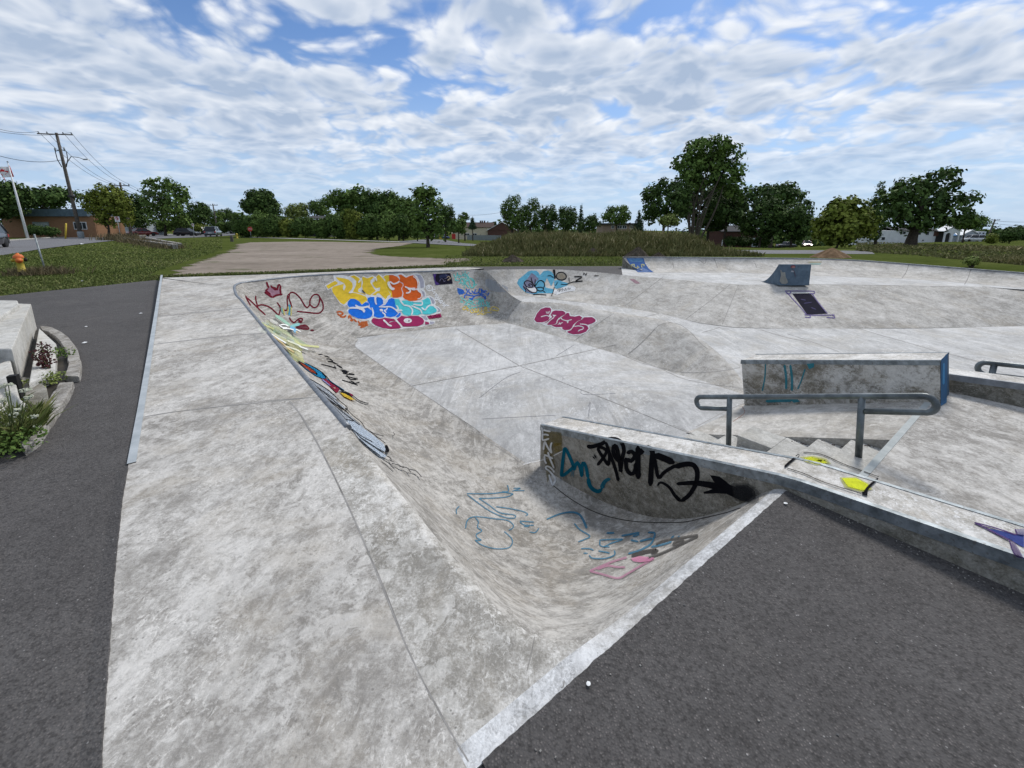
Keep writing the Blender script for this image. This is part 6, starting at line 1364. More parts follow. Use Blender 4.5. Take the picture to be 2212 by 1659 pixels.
def leaf_mesh(name, cen, out, size, mat, parent, tint):
    """a leafy card at each centre, turned mostly outwards"""
    n = len(cen)
    nr = out+nrs.randn(n, 3)*.55; nr[:, 2] += .25; nr /= np.linalg.norm(nr, axis=1)[:, None]+1e-9
    r = nrs.randn(n, 3); x = np.cross(nr, r); x /= np.linalg.norm(x, axis=1)[:, None]+1e-9; y = np.cross(nr, x)
    s = (size*nrs.uniform(.6, 1.3, n))[:, None]
    # five-pointed leafy card: uneven outline
    k = 5; ang = np.linspace(0, 2*np.pi, k, endpoint=False)
    V = np.zeros((n, k, 3))
    for i, a_ in enumerate(ang):
        rr = s*nrs.uniform(.55, 1.15, (n, 1)); V[:, i] = cen+x*np.cos(a_)*rr+y*np.sin(a_)*rr*.8+nr*s*nrs.uniform(-.25, .25, (n, 1))
    me = bpy.data.meshes.new(name); me.from_pydata(V.reshape(-1, 3).tolist(), [], np.arange(n*k).reshape(n, k).tolist())
    at_ = me.attributes.new('tint', 'FLOAT', 'FACE'); at_.data.foreach_set('value', np.clip(tint, 0, 1).astype(np.float32))
    me.materials.append(mat); o = bpy.data.objects.new(name, me); C.objects.link(o)
    if parent is not None: o.parent = parent
    return o
def lobes_leaves(lobes, per_area, size, gap=.0):
    """lobes: (cx,cy,cz,rx,ry,rz); leaves sit in a shell of sub-clumps over each lobe"""
    Cn, On, Tn = [], [], []
    for (cx, cy, cz, rx, ry, rz) in lobes:
        R = np.array([rx, ry, rz]); area = (rx*ry+ry*rz+rz*rx)/3*12.6
        nc = max(10, int(area/(size*2.6)**2*.55))
        d = nrs.randn(nc, 3); d /= np.linalg.norm(d, axis=1)[:, None]
        rad = nrs.uniform(.72, 1.08, nc)[:, None]
        cc_ = np.array([cx, cy, cz])+d*R*rad
        keep = nrs.rand(nc) > gap
        cc_, d = cc_[keep], d[keep]
        m_ = max(4, int(per_area))
        tint_c = .5+.34*nrs.randn(len(cc_))
        for j in range(m_):
            off = nrs.randn(len(cc_), 3)*size*1.05
            Cn.append(cc_+off); On.append(d+off/size*.25); Tn.append(tint_c+.14*nrs.randn(len(cc_)))
    return np.vstack(Cn), np.vstack(On), np.concatenate(Tn)
def limb(mb, p0, p1, r0, r1, bend=.12, n=6):
    p0, p1 = np.array(p0, float), np.array(p1, float); L = np.linalg.norm(p1-p0)
    off = nrs.randn(3)*L*bend; off[2] = abs(off[2])*.4
    P = [p0+(p1-p0)*t+off*math.sin(math.pi*t) for t in np.linspace(0, 1, n)]
    mb.tube(P, [r0+(r1-r0)*t for t in np.linspace(0, 1, n)], 6, caps=False)
TREE_N = [0]
def tree(name, label, cx, top, base, x0, x1, D, kind='mid', shape='round', bottom=None, leaf=None, trunk_r=None, gap=.0, dens=7, cat='tree', group=None, stems=1, lobes=None, z0=None, bark='bark'):
    """read from the photo: crown from x0 to x1, top and underside (pixels), standing D metres off"""
    P = at(cx, base, D); bx, by = P[0], P[1]
    z0 = gz(bx, by)-.02
    bpos = np.array([bx, by, z0]); mpp = depth_scale(D, 4)
    ht = at(cx, top, D)[2]-z0
    zb = at(cx, bottom, D)[2]-z0 if bottom else ht*.18
    zb = max(.15, zb)
    cxm = at((x0+x1)/2, (top+(bottom or base))/2, D)[0]-bx
    rx = abs(at(x1, (top+base)/2, D)[0]-at(x0, (top+base)/2, D)[0])/2; ry = rx*.85
    root = empty(name, bpos, label, cat, group)
    L = (leaf or max(.14, min(.42, rx*.075)))*.8; dens = dens+3
    crown_h = ht-zb; lb = []
    if lobes is None:
        if shape == 'cone':
            for i in range(9):
                t = i/8; r = rx*(1-t)*.95+.12
                lb.append((cxm*t*0, 0, zb+crown_h*(t*.96), r, r, crown_h*.10+.1))
        elif shape == 'column':
            for i in range(7):
                t = i/6; r = rx*(.75+.4*math.sin(math.pi*min(1, t*.9+.05)))*(1-.55*max(0, t-.6)/.4)
                lb.append((cxm, 0, zb+crown_h*(.08+.84*t), r, r, crown_h*.14))
        elif shape == 'bush':
            for i in range(7):
                a_ = nrs.uniform(0, 6.28); r = nrs.uniform(0, .55)
                q = nrs.uniform(.45, .7)
                lb.append((cxm+rx*r*math.cos(a_), ry*r*math.sin(a_), zb+crown_h*nrs.uniform(.3, .62), rx*q, ry*q, crown_h*nrs.uniform(.32, .42)))
        else:
            lb.append((cxm, 0, zb+crown_h*.5, rx*.70, ry*.70, crown_h*.42))
            nl = 11 if shape == 'round' else 14
            for i in range(nl):
                a_ = i*2.4+nrs.uniform(-.4, .4); t = nrs.uniform(.1, .93) if i else .9
                wid = math.sqrt(max(.03, 1-(2*(t**.9)-1)**2)) if shape == 'round' else (1-t*.75)*.98
                q = nrs.uniform(.26, .42)
                lb.append((cxm+rx*(wid*(1-q*.7))*math.cos(a_), ry*(wid*(1-q*.7))*math.sin(a_), zb+crown_h*(q*.45+t*(1-q*.9)), rx*q, ry*q, crown_h*q*.62))
    else:
        for (fx, fz, fr, fh) in lobes:
            lb.append((cxm+rx*fx, ry*nrs.uniform(-.3, .3), zb+crown_h*fz, rx*fr, ry*fr, crown_h*fh))
    c_, o_, t_ = lobes_leaves(lb, dens, L, gap)
    k = c_[:, 2] > max(.05, zb*.35); leaf_mesh('crown', c_[k], o_[k], L, LEAF[kind], root, t_[k])
    tm = MB(); tr_ = trunk_r or max(.07, ht*.022)
    top_p = np.array([cxm*.6, 0, zb+crown_h*.55])
    if stems == 1:
        P = [np.array([0, 0, -.15]), np.array([cxm*.05, 0, zb*.5]), np.array([cxm*.2, 0, zb]), top_p]
        tm.tube(P, [tr_*1.35, tr_, tr_*.85, tr_*.25], 8, caps=False)
        forks = [np.array([cxm*.2, 0, zb*.9])]
    else:
        forks = []
        for i in range(stems):
            a_ = i*2*math.pi/stems+.3; q = np.array([cxm+rx*.55*math.cos(a_), ry*.5*math.sin(a_), zb+crown_h*nrs.uniform(.35, .6)])
            s0 = np.array([.3*math.cos(a_)*tr_*3, .3*math.sin(a_)*tr_*3, -.1]); limb(tm, s0, q, tr_*.75, tr_*.2, .05, 8)
        forks = [np.array([0, 0, zb*.7])]
    for (lx, ly, lz, *_r) in lb[1:10]:
        limb(tm, forks[0]+(top_p-forks[0])*nrs.uniform(0, .5), (lx*.9, ly*.9, lz), tr_*.4, tr_*.1)
    tm.build('trunk', M[bark], root)
    return root
GRP = {}
# left street trees
tree('broadleaf_tree', 'dark tree cut off by the left edge above the parked van', -10, 393, 505, -75, 62, 63, 'dark', bottom=478, dens=10)
tree('broadleaf_tree', 'wide low dark tree behind the flat roofed orange brick building', 98, 404, 500, 37, 160, 92, 'dark', bottom=462)
tree('broadleaf_tree', 'yellowish green tree standing right of the orange brick building', 234, 400, 502, 190, 278, 63, 'olive', bottom=497, dens=9)
tree('broadleaf_tree', 'tall ragged tree with a leafy notch in its top, left of the street', 357, 386, 503, 301, 408, 84, 'mid', bottom=496, lobes=[(-.45, .55, .36, .26), (-.6, .82, .26, .14), (.25, .62, .5, .32), (.3, .88, .36, .12), (-.15, .9, .18, .1), (.55, .45, .4, .3), (0, .25, .7, .25), (.7, .7, .24, .2)])
tree('broadleaf_tree', 'dark tree half hidden behind the second utility pole', 283, 417, 503, 255, 318, 86, 'dark', bottom=498, dens=10)
tree('broadleaf_tree', 'dark tree over the two black parked cars', 428, 438, 500, 402, 455, 100, 'dark', bottom=494)
tree('broadleaf_tree', 'small tree beside the fourth utility pole', 462, 452, 500, 442, 486, 115, 'mid', bottom=494)
tree('broadleaf_tree', 'tiny far tree above the white cars at the end of the street', 488, 449, 500, 474, 502, 135, 'dark', bottom=478)
tree('broadleaf_tree', 'pale far tree closing the end of the street', 507, 458, 500, 494, 522, 150, 'mid', bottom=484)
tree('shrub', 'round dark shrub under the left window of the brick building', 72, 486, 505, 52, 92, 63, 'dark', 'bush', cat='shrub')
tree('shrub', 'low dark shrub between the two windows of the brick building', 104, 489, 505, 88, 124, 63, 'dark', 'bush', cat='shrub')
tree('shrub', 'leafy yellow green shrub behind the parked black cars', 432, 483, 500, 412, 452, 92, 'olive', 'bush', cat='shrub')
for i, (x, t_, hw, k, nm) in enumerate([(272, 478, 22, 'dark', 'first'), (312, 474, 24, 'mid', 'second'), (352, 476, 24, 'dark', 'third'), (390, 480, 20, 'mid', 'fourth'), (478, 478, 16, 'mid', 'fifth'), (508, 474, 18, 'dark', 'sixth')]):
    tree('hedge_tree', '%s thicket from the left under the trees across the street' % nm, x, t_, 502, x-hw, x+hw, 98, k, 'bush', bottom=501, group='thickets across the street', dens=9)
# hedge row and trees behind the gravel
tree('maple_tree', 'dense dark domed maple rising over the left end of the hedge', 560, 410, 512, 516, 607, 76, 'dark', 'dome', bottom=470, dens=10, gap=0)
tree('broadleaf_tree', 'pale green tree peeping over the middle of the hedge', 640, 438, 510, 612, 668, 96, 'pale', bottom=476)
tree('broadleaf_tree', 'small dark tree with uneven top between pale tree and big clump', 688, 428, 510, 663, 712, 98, 'mid', bottom=470)
tree('broadleaf_tree', 'large tree at the left of the big clump behind the gravel lot', 760, 405, 515, 706, 812, 78, 'mid', bottom=480, dens=9)
tree('broadleaf_tree', 'large tree in the middle of the big clump behind the gravel lot', 815, 411, 515, 772, 866, 75, 'hedge', bottom=480, dens=9)
tree('broadleaf_tree', 'large darker tree at the right of the big clump behind the gravel lot', 862, 425, 516, 826, 905, 72, 'mid', bottom=480, dens=9)
for i, (x, t_, hw, k) in enumerate([(524, 462, 28, 'hedge'), (556, 452, 30, 'mid'), (592, 462, 30, 'hedge'), (626, 466, 28, 'olive'), (660, 464, 30, 'hedge'), (694, 466, 28, 'mid'), (728, 458, 32, 'hedge'), (764, 452, 32, 'olive'), (800, 458, 32, 'hedge'), (836, 456, 32, 'mid'), (872, 460, 30, 'hedge'), (902, 468, 28, 'mid')]):
    nm = ['first', 'second', 'third', 'fourth', 'fifth', 'sixth', 'seventh', 'eighth', 'ninth', 'tenth', 'eleventh', 'twelfth'][i]
    tree('hedge_tree', '%s bushy tree from the left in the unbroken hedge behind the gravel' % nm, x, t_, 515+i*.6, x-hw, x+hw, 70-i*.6, k, 'bush', bottom=514, cat='tree', group='bushy trees of the hedge row', dens=9)
tree('maple_tree', 'young green tree with bare trunk standing alone beside the gravel lot', 925, 410, 535, 879, 962, 33, 'mid', bottom=516, dens=9, leaf=.17, trunk_r=.13, lobes=[(0, .5, .62, .34), (-.5, .45, .42, .26), (.5, .48, .42, .26), (-.3, .75, .42, .2), (.35, .76, .4, .2), (0, .88, .34, .14), (-.6, .25, .34, .2), (.55, .22, .38, .2), (0, .2, .5, .2), (-.1, .96, .16, .07), (.3, .93, .14, .08), (-.42, .92, .12, .08)])
tree('broadleaf_tree', 'dark tree mostly hidden behind the lone young tree', 962, 440, 515, 944, 984, 60, 'dark', bottom=502)
tree('broadleaf_tree', 'small drooping tree over the brown roof', 1004, 458, 500, 990, 1014, 88, 'mid', bottom=480, gap=.3)
tree('broadleaf_tree', 'small street tree in front of the cream house front', 991, 476, 519, 973, 1006, 52, 'mid', bottom=505, leaf=.2)
tree('conifer_tree', 'tiny dark spruce left of the brown gable', 1021, 472, 500, 1013, 1029, 95, 'blue', 'cone', bottom=492)
# centre
tree('broadleaf_tree', 'left one of the twin pale topped trees right of the brown gable', 1106, 416, 505, 1082, 1132, 76, 'mid', bottom=502, gap=.15)
tree('broadleaf_tree', 'right one of the twin trees, with sparse branch tips', 1147, 424, 505, 1124, 1170, 78, 'mid', bottom=502, gap=.2)
tree('broadleaf_tree', 'dark tree with twin tops left of the small spruce', 1182, 441, 505, 1162, 1206, 74, 'dark', bottom=502)
tree('broadleaf_tree', 'dark rounded tree just left of the small spruce', 1222, 446, 505, 1200, 1250, 73, 'dark', bottom=502)
tree('conifer_tree', 'thin pointed spruce in the centre of the skyline', 1254, 447, 505, 1245, 1263, 86, 'blue', 'cone', bottom=497)
tree('broadleaf_tree', 'low dark tree left of the tan brick house', 1273, 463, 505, 1250, 1296, 68, 'dark', bottom=502)
tree('broadleaf_tree', 'flat topped tree rising behind the tan brick house', 1332, 442, 505, 1300, 1364, 97, 'mid', bottom=486, gap=.12)
tree('conifer_tree', 'feathery spruce at the right end of the tan brick house', 1378, 458, 505, 1366, 1390, 88, 'blue', 'cone', bottom=498)
tree('maple_tree', 'tallest tree, with many bare stems fanning out below its crown', 1500, 304, 506, 1450, 1600, 60, 'mid', bottom=432, dens=9, gap=.04, stems=9, trunk_r=.23, bark='barkp', leaf=.30,
     lobes=[(0, .5, .5, .3), (-.35, .82, .36, .16), (.1, .9, .42, .12), (.55, .78, .34, .16), (.8, .5, .28, .18), (.75, .25, .3, .16), (-.55, .5, .32, .2), (-.7, .66, .24, .12), (.25, .7, .45, .2), (-.15, .66, .4, .2), (.5, .42, .4, .22), (-.3, .3, .36, .18), (.9, .12, .3, .12), (1.0, .33, .16, .08), (.2, .98, .2, .06), (-.25, .97, .16, .06)])
tree('broadleaf_tree', 'dark broad tree leaning out left of the tallest tree', 1432, 381, 506, 1390, 1492, 57, 'dark', bottom=488, dens=9)
tree('broadleaf_tree', 'dark leafy tree filled in behind the stems of the tallest tree', 1530, 396, 508, 1452, 1606, 68, 'dark', bottom=500, dens=10)
tree('broadleaf_tree', 'small bright green sapling at the foot of the dark broad tree', 1442, 464, 506, 1428, 1462, 52, 'pale', bottom=490, leaf=.2)
tree('broadleaf_tree', 'dark tree filling the gap right of the tallest tree', 1565, 424, 512, 1520, 1622, 62, 'dark', bottom=490, dens=9)
tree('broadleaf_tree', 'tall tree showing behind the dark pair of maples', 1667, 395, 508, 1610, 1726, 88, 'dark', bottom=455, gap=.1)
tree('maple_tree', 'left one of the dark pair of maples, over the black pickup', 1640, 428, 531, 1604, 1694, 58, 'dark', bottom=523, dens=11)
tree('maple_tree', 'right one of the dark pair of maples, over the car with lit headlights', 1708, 432, 531, 1668, 1758, 57, 'dark', bottom=522, dens=11)
tree('broadleaf_tree', 'olive green spreading tree behind the sand heap', 1806, 427, 540, 1752, 1892, 34, 'olive', bottom=533, dens=12, leaf=.2, shape='dome')
for i, (x, hw, nm) in enumerate([(1578, 18, 'left'), (1605, 20, 'middle'), (1650, 22, 'right')]):
    tree('shrub', 'low dark shrub, the %s one of three before the shaded red house' % nm, x, 511, 533, x-hw, x+hw, 62, 'dark', 'bush', cat='shrub', bottom=531, dens=9)
tree('poplar_tree', 'narrow dark column shaped tree left of the big spreading oak', 1892, 399, 520, 1878, 1912, 55, 'dark', 'column', bottom=512, dens=9)
tree('oak_tree', 'big spreading oak with thick trunk in front of the white building', 1968, 370, 523, 1900, 2092, 42, 'dark', bottom=500, dens=7, gap=.14, trunk_r=.42, leaf=.24, bark='bark',
     lobes=[(0, .45, .6, .3), (-.55, .5, .36, .22), (-.7, .28, .28, .18), (.55, .55, .36, .22), (.8, .48, .22, .14), (.3, .8, .42, .17), (.1, .93, .26, .08), (-.2, .76, .4, .16), (-.45, .65, .34, .16), (.6, .3, .32, .14), (.0, .2, .4, .14), (-.35, .15, .34, .12), (.4, .12, .28, .1), (.95, .55, .12, .08), (.42, .95, .16, .06)])
tree('broadleaf_tree', 'low rounded tree behind the blue roofed house', 2082, 464, 510, 2042, 2124, 82, 'mid', bottom=495)
tree('broadleaf_tree', 'dark bushy tree near the right edge of the photo', 2180, 492, 524, 2158, 2204, 60, 'dark', 'bush', bottom=522)
tree('broadleaf_tree', 'far low dark tree line at the right edge', 2225, 488, 518, 2178, 2275, 85, 'dark', 'bush', bottom=515)
tree('shrub', 'grey green shrub left of the dark bushy tree at the right', 2143, 503, 525, 2128, 2160, 58, 'olive', 'bush', cat='shrub', bottom=524)
tree('shrub', 'small round bright green bush in the rough grass at the right', 2098, 556, 577, 2082, 2117, 16.5, 'pale', 'bush', cat='shrub', bottom=576, leaf=.06)
# low belt of trees closing the skyline far behind
far = []
for i in range(70):
    x = -200+i*40+rnd.uniform(-14, 14); D = rnd.uniform(170, 230); P = at(x, 490, D); h = rnd.uniform(4.5, 8)
    far.append((P[0], P[1], gz(P[0], P[1])+h*.5, h*rnd.uniform(.9, 1.4), h*.8, h*.55))
c_, o_, t_ = lobes_leaves(far, 5, .75)
k = c_[:, 2] > -20; tag(leaf_mesh('distant_woodland', c_[k], o_[k], .85, LEAF['dark'], None, t_[k]), 'dark belt of far trees closing the horizon', 'woodland', kind='stuff')

# ------------------------------------------------------------------ rough grass: weed mound, verge, lawn
def blades(name, pos, h, w, mat, tint, lean=.35, parent=None, droop=None, normal=False):
    n = len(pos); a_ = nrs.uniform(0, 6.28, n); x = np.stack([np.cos(a_), np.sin(a_), np.zeros(n)], 1)
    ln = nrs.randn(n, 3)*lean; ln[:, 2] = 0; h = np.asarray(h)[:, None]; w = np.asarray(w)[:, None] if hasattr(w, '__len__') else w
    V = np.zeros((n, 5, 3)); V[:, 0] = pos-x*w; V[:, 1] = pos+x*w
    mid = pos+np.array([0, 0, .55])*h+ln*h*.35
    V[:, 2] = mid+x*w*.8; V[:, 3] = pos+np.array([0, 0, 1])*h+ln*h; V[:, 4] = mid-x*w*.8
    me = bpy.data.meshes.new(name); me.from_pydata(V.reshape(-1, 3).tolist(), [], np.arange(n*5).reshape(n, 5).tolist())
    q = me.attributes.new('tint', 'FLOAT', 'FACE'); q.data.foreach_set('value', np.clip(tint, 0, 1).astype(np.float32)); me.materials.append(mat)
    o = bpy.data.objects.new(name, me); C.objects.link(o)
    if parent is not None: o.parent = parent
    return o
M['weed'] = leafmat('weed_blades', (.10, .112, .040), (.205, .19, .078), (.52, .43, .25))
M['weedd'] = leafmat('dry_weeds', (.11, .09, .05), (.21, .17, .095), (.32, .27, .16))
M['turf'] = leafmat('turf_blades', (.085, .115, .028), (.135, .165, .048), (.22, .21, .09))
# mound heightfield
def fbm(x, y, s):
    r = 0
    for k_ in range(5): r = r+np.sin(x*s*(1.7**k_)+k_*1.3+np.cos(y*s*(1.6**k_)*1.1+k_))*np.cos(y*s*(1.8**k_)+k_*2.1)/(1.6**k_)
    return r
mxL, mxR = at(1036, 540, 26)[0], at(1562, 540, 26)[0]
def mound_h(x, y):
    u = (x-mxL)/(mxR-mxL); e = np.clip(np.minimum(u, 1-u)*7, 0, 1); e = e*e*(3-2*e)
    v = np.clip((y-22.6)/3.2, 0, 1); v = v*v*(3-2*v); b_ = np.clip((38-y)/5, 0, 1)
    return e*v*b_*(.66+.16*fbm(x, y, .55)-.02*u)
gx = np.linspace(mxL-1, mxR+1, 70); gy = np.linspace(22, 39, 40)
Gm = np.array([[(x, y, float(mound_h(x, y))-.02) for y in gy] for x in gx])
mb = MB(); mb.grid(Gm, smooth=True, flip=True)
M['mound'] = grassmat('mound_earth', [(.04, .045, .016), (.07, .07, .028), (.10, .085, .045)])
tag(mb.build('weed_mound', M['mound']), kind='structure')
n = 26000; x = nrs.uniform(mxL-.6, mxR+.4, n); y = 22.3+nrs.rand(n)**1.5*15; z = mound_h(x, y)
u = (x-mxL)/(mxR-mxL)
dry = np.clip(fbm(x, y, .9)*.45+.15, 0, 1)*np.clip((z-.25)*1.6, 0, 1)+ (nrs.rand(n) < .10)*.6
hgt = nrs.uniform(.16, .42, n)*(1-.35*np.clip(1-z*3, 0, 1))+(nrs.rand(n) < .05)*.22
tag(blades('tall_weeds', np.stack([x, y, z-.03], 1), hgt, nrs.uniform(.02, .055, n), M['weed'], .25+.22*nrs.randn(n)*.7+dry*.6), 'tall green and straw coloured weeds covering the mound', 'weeds', kind='stuff')
# lawn blades where they would still show as texture
poly_free = np.array(FP)
def inside(P, poly):
    ins = np.zeros(len(P), bool)
    for i in range(len(poly)):
        p, q = poly[i], poly[(i+1) % len(poly)]; c_ = ((p[1] > P[:, 1]) != (q[1] > P[:, 1]))
        with np.errstate(divide='ignore', invalid='ignore'): xi = (q[0]-p[0])*(P[:, 1]-p[1])/(q[1]-p[1])+p[0]
        ins ^= c_ & (P[:, 0] < xi)
    return ins
n = 42000
px_ = nrs.uniform(-60, 480, n); py_ = 514+nrs.rand(n)**1.0*122
P = np.array([PG(a_, b_) for a_, b_ in zip(px_, py_)])
pp = np.array([np.array(p) for p in pth]); gp = np.array([PZ(a_, b_, 0)[:2] for a_, b_ in [(322, 601), (335, 587), (380, 572), (430, 555), (460, 546), (490, 536), (500, 527), (600, 522), (600, 590)]])
rd = np.array([PZ(a_, b_, 0)[:2] for a_, b_ in [(-400, 610), (-150, 575), (0, 551.7), (81, 539.6), (173.6, 528), (247, 520), (330, 516.0), (460, 511.5), (460, 500), (-400, 500)]])
ok = ~inside(P[:, :2], pp) & ~inside(P[:, :2], gp) & ~inside(P[:, :2], rd) & ~inside(P[:, :2], poly_free)
P = P[ok]; P[:, 2] += GZ-.005; n = len(P)
tag(blades('lawn_tufts', P, nrs.uniform(.02, .06, n), nrs.uniform(.008, .03, n)*np.clip(P[:, 1]/14, 1, 3), M['turf'], .45+.25*fbm(P[:, 0], P[:, 1], .5)*.6+.2*nrs.randn(n), .5), 'short uneven grass of the lawn by the hydrant', 'grass', kind='stuff')
# grass fringe behind the far deck and round the gravel
n = 11000; px_ = nrs.uniform(320, 1345, n); t0 = np.interp(px_, [320, 475, 600, 750, 900, 985, 1000, 1345], [601, 595, 591.5, 585.5, 579.5, 577, 573.8, 573.2])
py_ = t0-.4-nrs.rand(n)**2*np.where(px_ > 960, 24, 4)
P = np.array([PG(a_, b_) for a_, b_ in zip(px_, py_)]); ok = ~inside(P[:, :2], poly_free); P = P[ok]; P[:, 2] += GZ-.004; n = len(P)
tag(blades('verge_grass', P, nrs.uniform(.02, .08, n), nrs.uniform(.012, .035, n), M['turf'], .6+.3*nrs.randn(n), .5), 'ragged verge grass between the far deck and the gravel', 'grass', kind='stuff')
# rough growth at the right
n = 15000; px_ = nrs.uniform(1850, 2290, n); q = nrs.rand(n); py_ = np.interp(px_, [1850, 1960, 2120, 2290], [523, 524, 532, 540])+q*np.interp(px_, [1850, 1950, 2212, 2290], [20, 26, 36, 40])
P = np.array([PG(a_, b_) for a_, b_ in zip(px_, py_)]); ok = ~inside(P[:, :2], poly_free); P = P[ok]; q = q[ok]; P[:, 2] += GZ; n = len(P)
cl = fbm(P[:, 0], P[:, 1], .35)
keep = (cl > .1) | (nrs.rand(n) < .25); P, cl, q = P[keep], cl[keep], q[keep]; n = len(P)
tag(blades('rough_growth', P, nrs.uniform(.04, .12, n)*(1+1.3*np.clip(cl, 0, 1.2)**2), nrs.uniform(.015, .04, n)*np.clip(P[:, 1]/14, 1, 2.2), M['weed'], .30+.2*nrs.randn(n)+.15*cl, .5), 'uneven dark weeds in the field beyond the quarter pipe', 'weeds', kind='stuff')
# heaps of earth and sand
def heap(name, label, cx, y0, ytop, x0, x1, mat, rough=.12, skew=0.0, zb=0.0):
    Pc = PZ(cx, y0, zb); D = Pc[1]; r = abs(PZ(x1, y0, zb)[0]-PZ(x0, y0, zb)[0])/2; h = at(cx, ytop, D+r*.4)[2]-zb
    c = PZ((x0+x1)/2, y0, zb)+np.array([0, r*.45, 0])
    mb = MB(); G = []
    for i in range(13):
        t = i/12; row = []
        for k_ in range(40):
            a_ = 2*math.pi*k_/40; rr = r*t*(1+.10*math.sin(3*a_+1)+.06*math.sin(7*a_)); sx = skew*(1-t)*r
            zz = h*(max(0, 1-t**1.15))*(1+rough*math.sin(9*a_+t*11)*t)+rnd.uniform(-.5, .5)*rough*h*.35
            row.append((rr*math.cos(a_)+sx, rr*.6*math.sin(a_), zz-.05*t))
        G.append(row)
    mb.grid(G, smooth=False, wrap=True, flip=False); o = mb.build(name, mat, fixn=True); o.location = Vector((c[0], c[1], zb)); return tag(o, label, 'heap')
M['sand'] = mottled('orange_sand', (.14, .085, .045), (.24, .155, .09), 6, .95, .1, c3=(.10, .06, .03), s2=9, bump=.4)
M['earth'] = mottled('brown_earth', (.055, .043, .034), (.11, .09, .07), 7, .95, .1, c3=(.05, .055, .02), s2=9, bump=.5)
heap('sand_heap', 'orange sand heap with one sharp peak under the olive tree', 1808, 557, 535, 1764, 1856, M['sand'], .05, .0)
heap('earth_heap', 'low brown earth heap at the left foot of the weed mound', 1107, 566, 550, 1080, 1134, M['earth'], .2)
heap('earth_heap', 'larger bare earth heap at the front right of the weed mound', 1376, 557, 533, 1346, 1407, M['earth'], .15, .2)
heap('earth_heap', 'small sandy earth heap in the middle of the weed mound front', 1282, 552, 535, 1260, 1304, M['earth'], .15)
heap('earth_heap', 'flat rough earth heap beside the larger bare one', 1424, 558, 545, 1404, 1446, M['earth'], .3)
# plants in the bed by the blocks
M['dock'] = mottled('dark_red_seed_stalks', (.045, .012, .014), (.10, .03, .03), 20)
M['stem'] = mottled('green_stems', (.05, .07, .02), (.09, .11, .04), 20)
M['flow'] = mottled('white_flower_heads', (.36, .38, .27), (.55, .56, .46), 30)
def dock(px, py, top, label):
    b = PZ(px, py, .03); root = empty('dock_plant', b, label, 'plant'); h = at(px-6, top, b[1])[2]-.03
    for k_ in range(5):
        mb = MB(); sm = MB(); a_ = k_*1.25; q = np.array([math.cos(a_)*.06*k_*.5-.03, math.sin(a_)*.05, h*(1-.10*k_)]); sm.tube([(0, 0, 0), tuple(q*.5+np.array([.01, 0, 0])), tuple(q)], [.007, .005, .003], 5)
        for j in range(46):
            t = rnd.uniform(.42, 1); c = q*t+np.array([rnd.gauss(0, .022), rnd.gauss(0, .022), rnd.gauss(0, .015)]); r = rnd.uniform(.005, .011)*(1.2-.5*t)
            mb.box(c, (r*1.6, r*1.4, r*1.9), 0, M=Matrix.Rotation(rnd.random()*3, 3, 'X'))
        sm.build('stem', M['stem'], root); mb.build('seed_head', M['dock'], root)
    return root
dock(110, 812, 737, 'tall dark red seeding dock growing against the low footing')
def wildcarrot(px, py, tops, label):
    b = PZ(px, py, .03); root = empty('wildflower', b, label, 'plant')
    for (tx, ty, w) in tops:
        sm = MB(); mb = MB(); P = at(tx, ty, b[1]+rnd.uniform(-.08, .08))-b; sm.tube([(rnd.gauss(0, .02), rnd.gauss(0, .02), 0), tuple(P*.5+np.array([.015, 0, .02])), tuple(P)], [.0045, .0035, .0025], 5)
        for j in range(34):
            a_ = rnd.random()*6.28; r = w*math.sqrt(rnd.random()); c = P+np.array([r*math.cos(a_), r*math.sin(a_), rnd.gauss(0, .006)]); s_ = rnd.uniform(.003, .006)
            mb.box(c, (s_*2, s_*2, s_), 0, M=Matrix.Rotation(rnd.random()*3, 3, 'Z'))
        sm.build('stem', M['stem'], root); mb.build('flower_head', M['flow'], root)
    return root
wildcarrot(30, 958, [(10, 834, .035), (18, 831, .028), (55, 843, .03), (16, 851, .016), (62, 859, .02), (6, 866, .02)], 'white flat headed wildflowers leaning out at the left edge')
wildcarrot(60, 945, [(28, 895, .025), (37, 885, .02), (74, 900, .02), (52, 905, .022), (20, 915, .03), (8, 925, .02), (80, 920, .02)], 'paler low wildflowers with small brownish heads by the kerb')
n = 2600; px_ = nrs.uniform(-40, 92, n); py_ = np.interp(px_, [-40, 40, 92], [985, 968, 930])-nrs.rand(n)**1.3*np.interp(px_, [-40, 92], [90, 26])
P = np.array([PZ(a_, b_, .02) for a_, b_ in zip(px_, py_)]); tag(blades('bed_weeds', P, nrs.uniform(.04, .2, n), nrs.uniform(.004, .012, n), M['turf'], .45+.3*nrs.randn(n), .5), 'low green weeds along the planting bed', 'weeds', kind='stuff')
def leafy(label, cx, cy, r, n_, seed, mat='mid'):
    b = PZ(cx, cy, .03); c = np.array(b)+np.clip(nrs.randn(n_, 3), -1.3, 1.3)*np.array([r, r*.8, r*.45])*.7+np.array([0, 0, r*.5]); o = leaf_mesh('leafy_weed', c-b, nrs.randn(n_, 3)*.5+np.array([0, 0, .6]), .014, LEAF[mat], None, .5+.3*nrs.randn(n_)); o.location = Vector(b); return tag(o, label, 'plant')
leafy('leafy green weed at the gap between the two kerbs', 110, 826, .10, 260, 1, 'pale')
leafy('dark leafy weed inside the curved kerb', 128, 775, .13, 240, 2, 'mid')
leafy('leafy weed in front of the seat block', 75, 838, .10, 200, 3, 'pale')
leafy('dense dark green weed in the bottom corner of the bed', 25, 975, .16, 420, 4, 'mid')
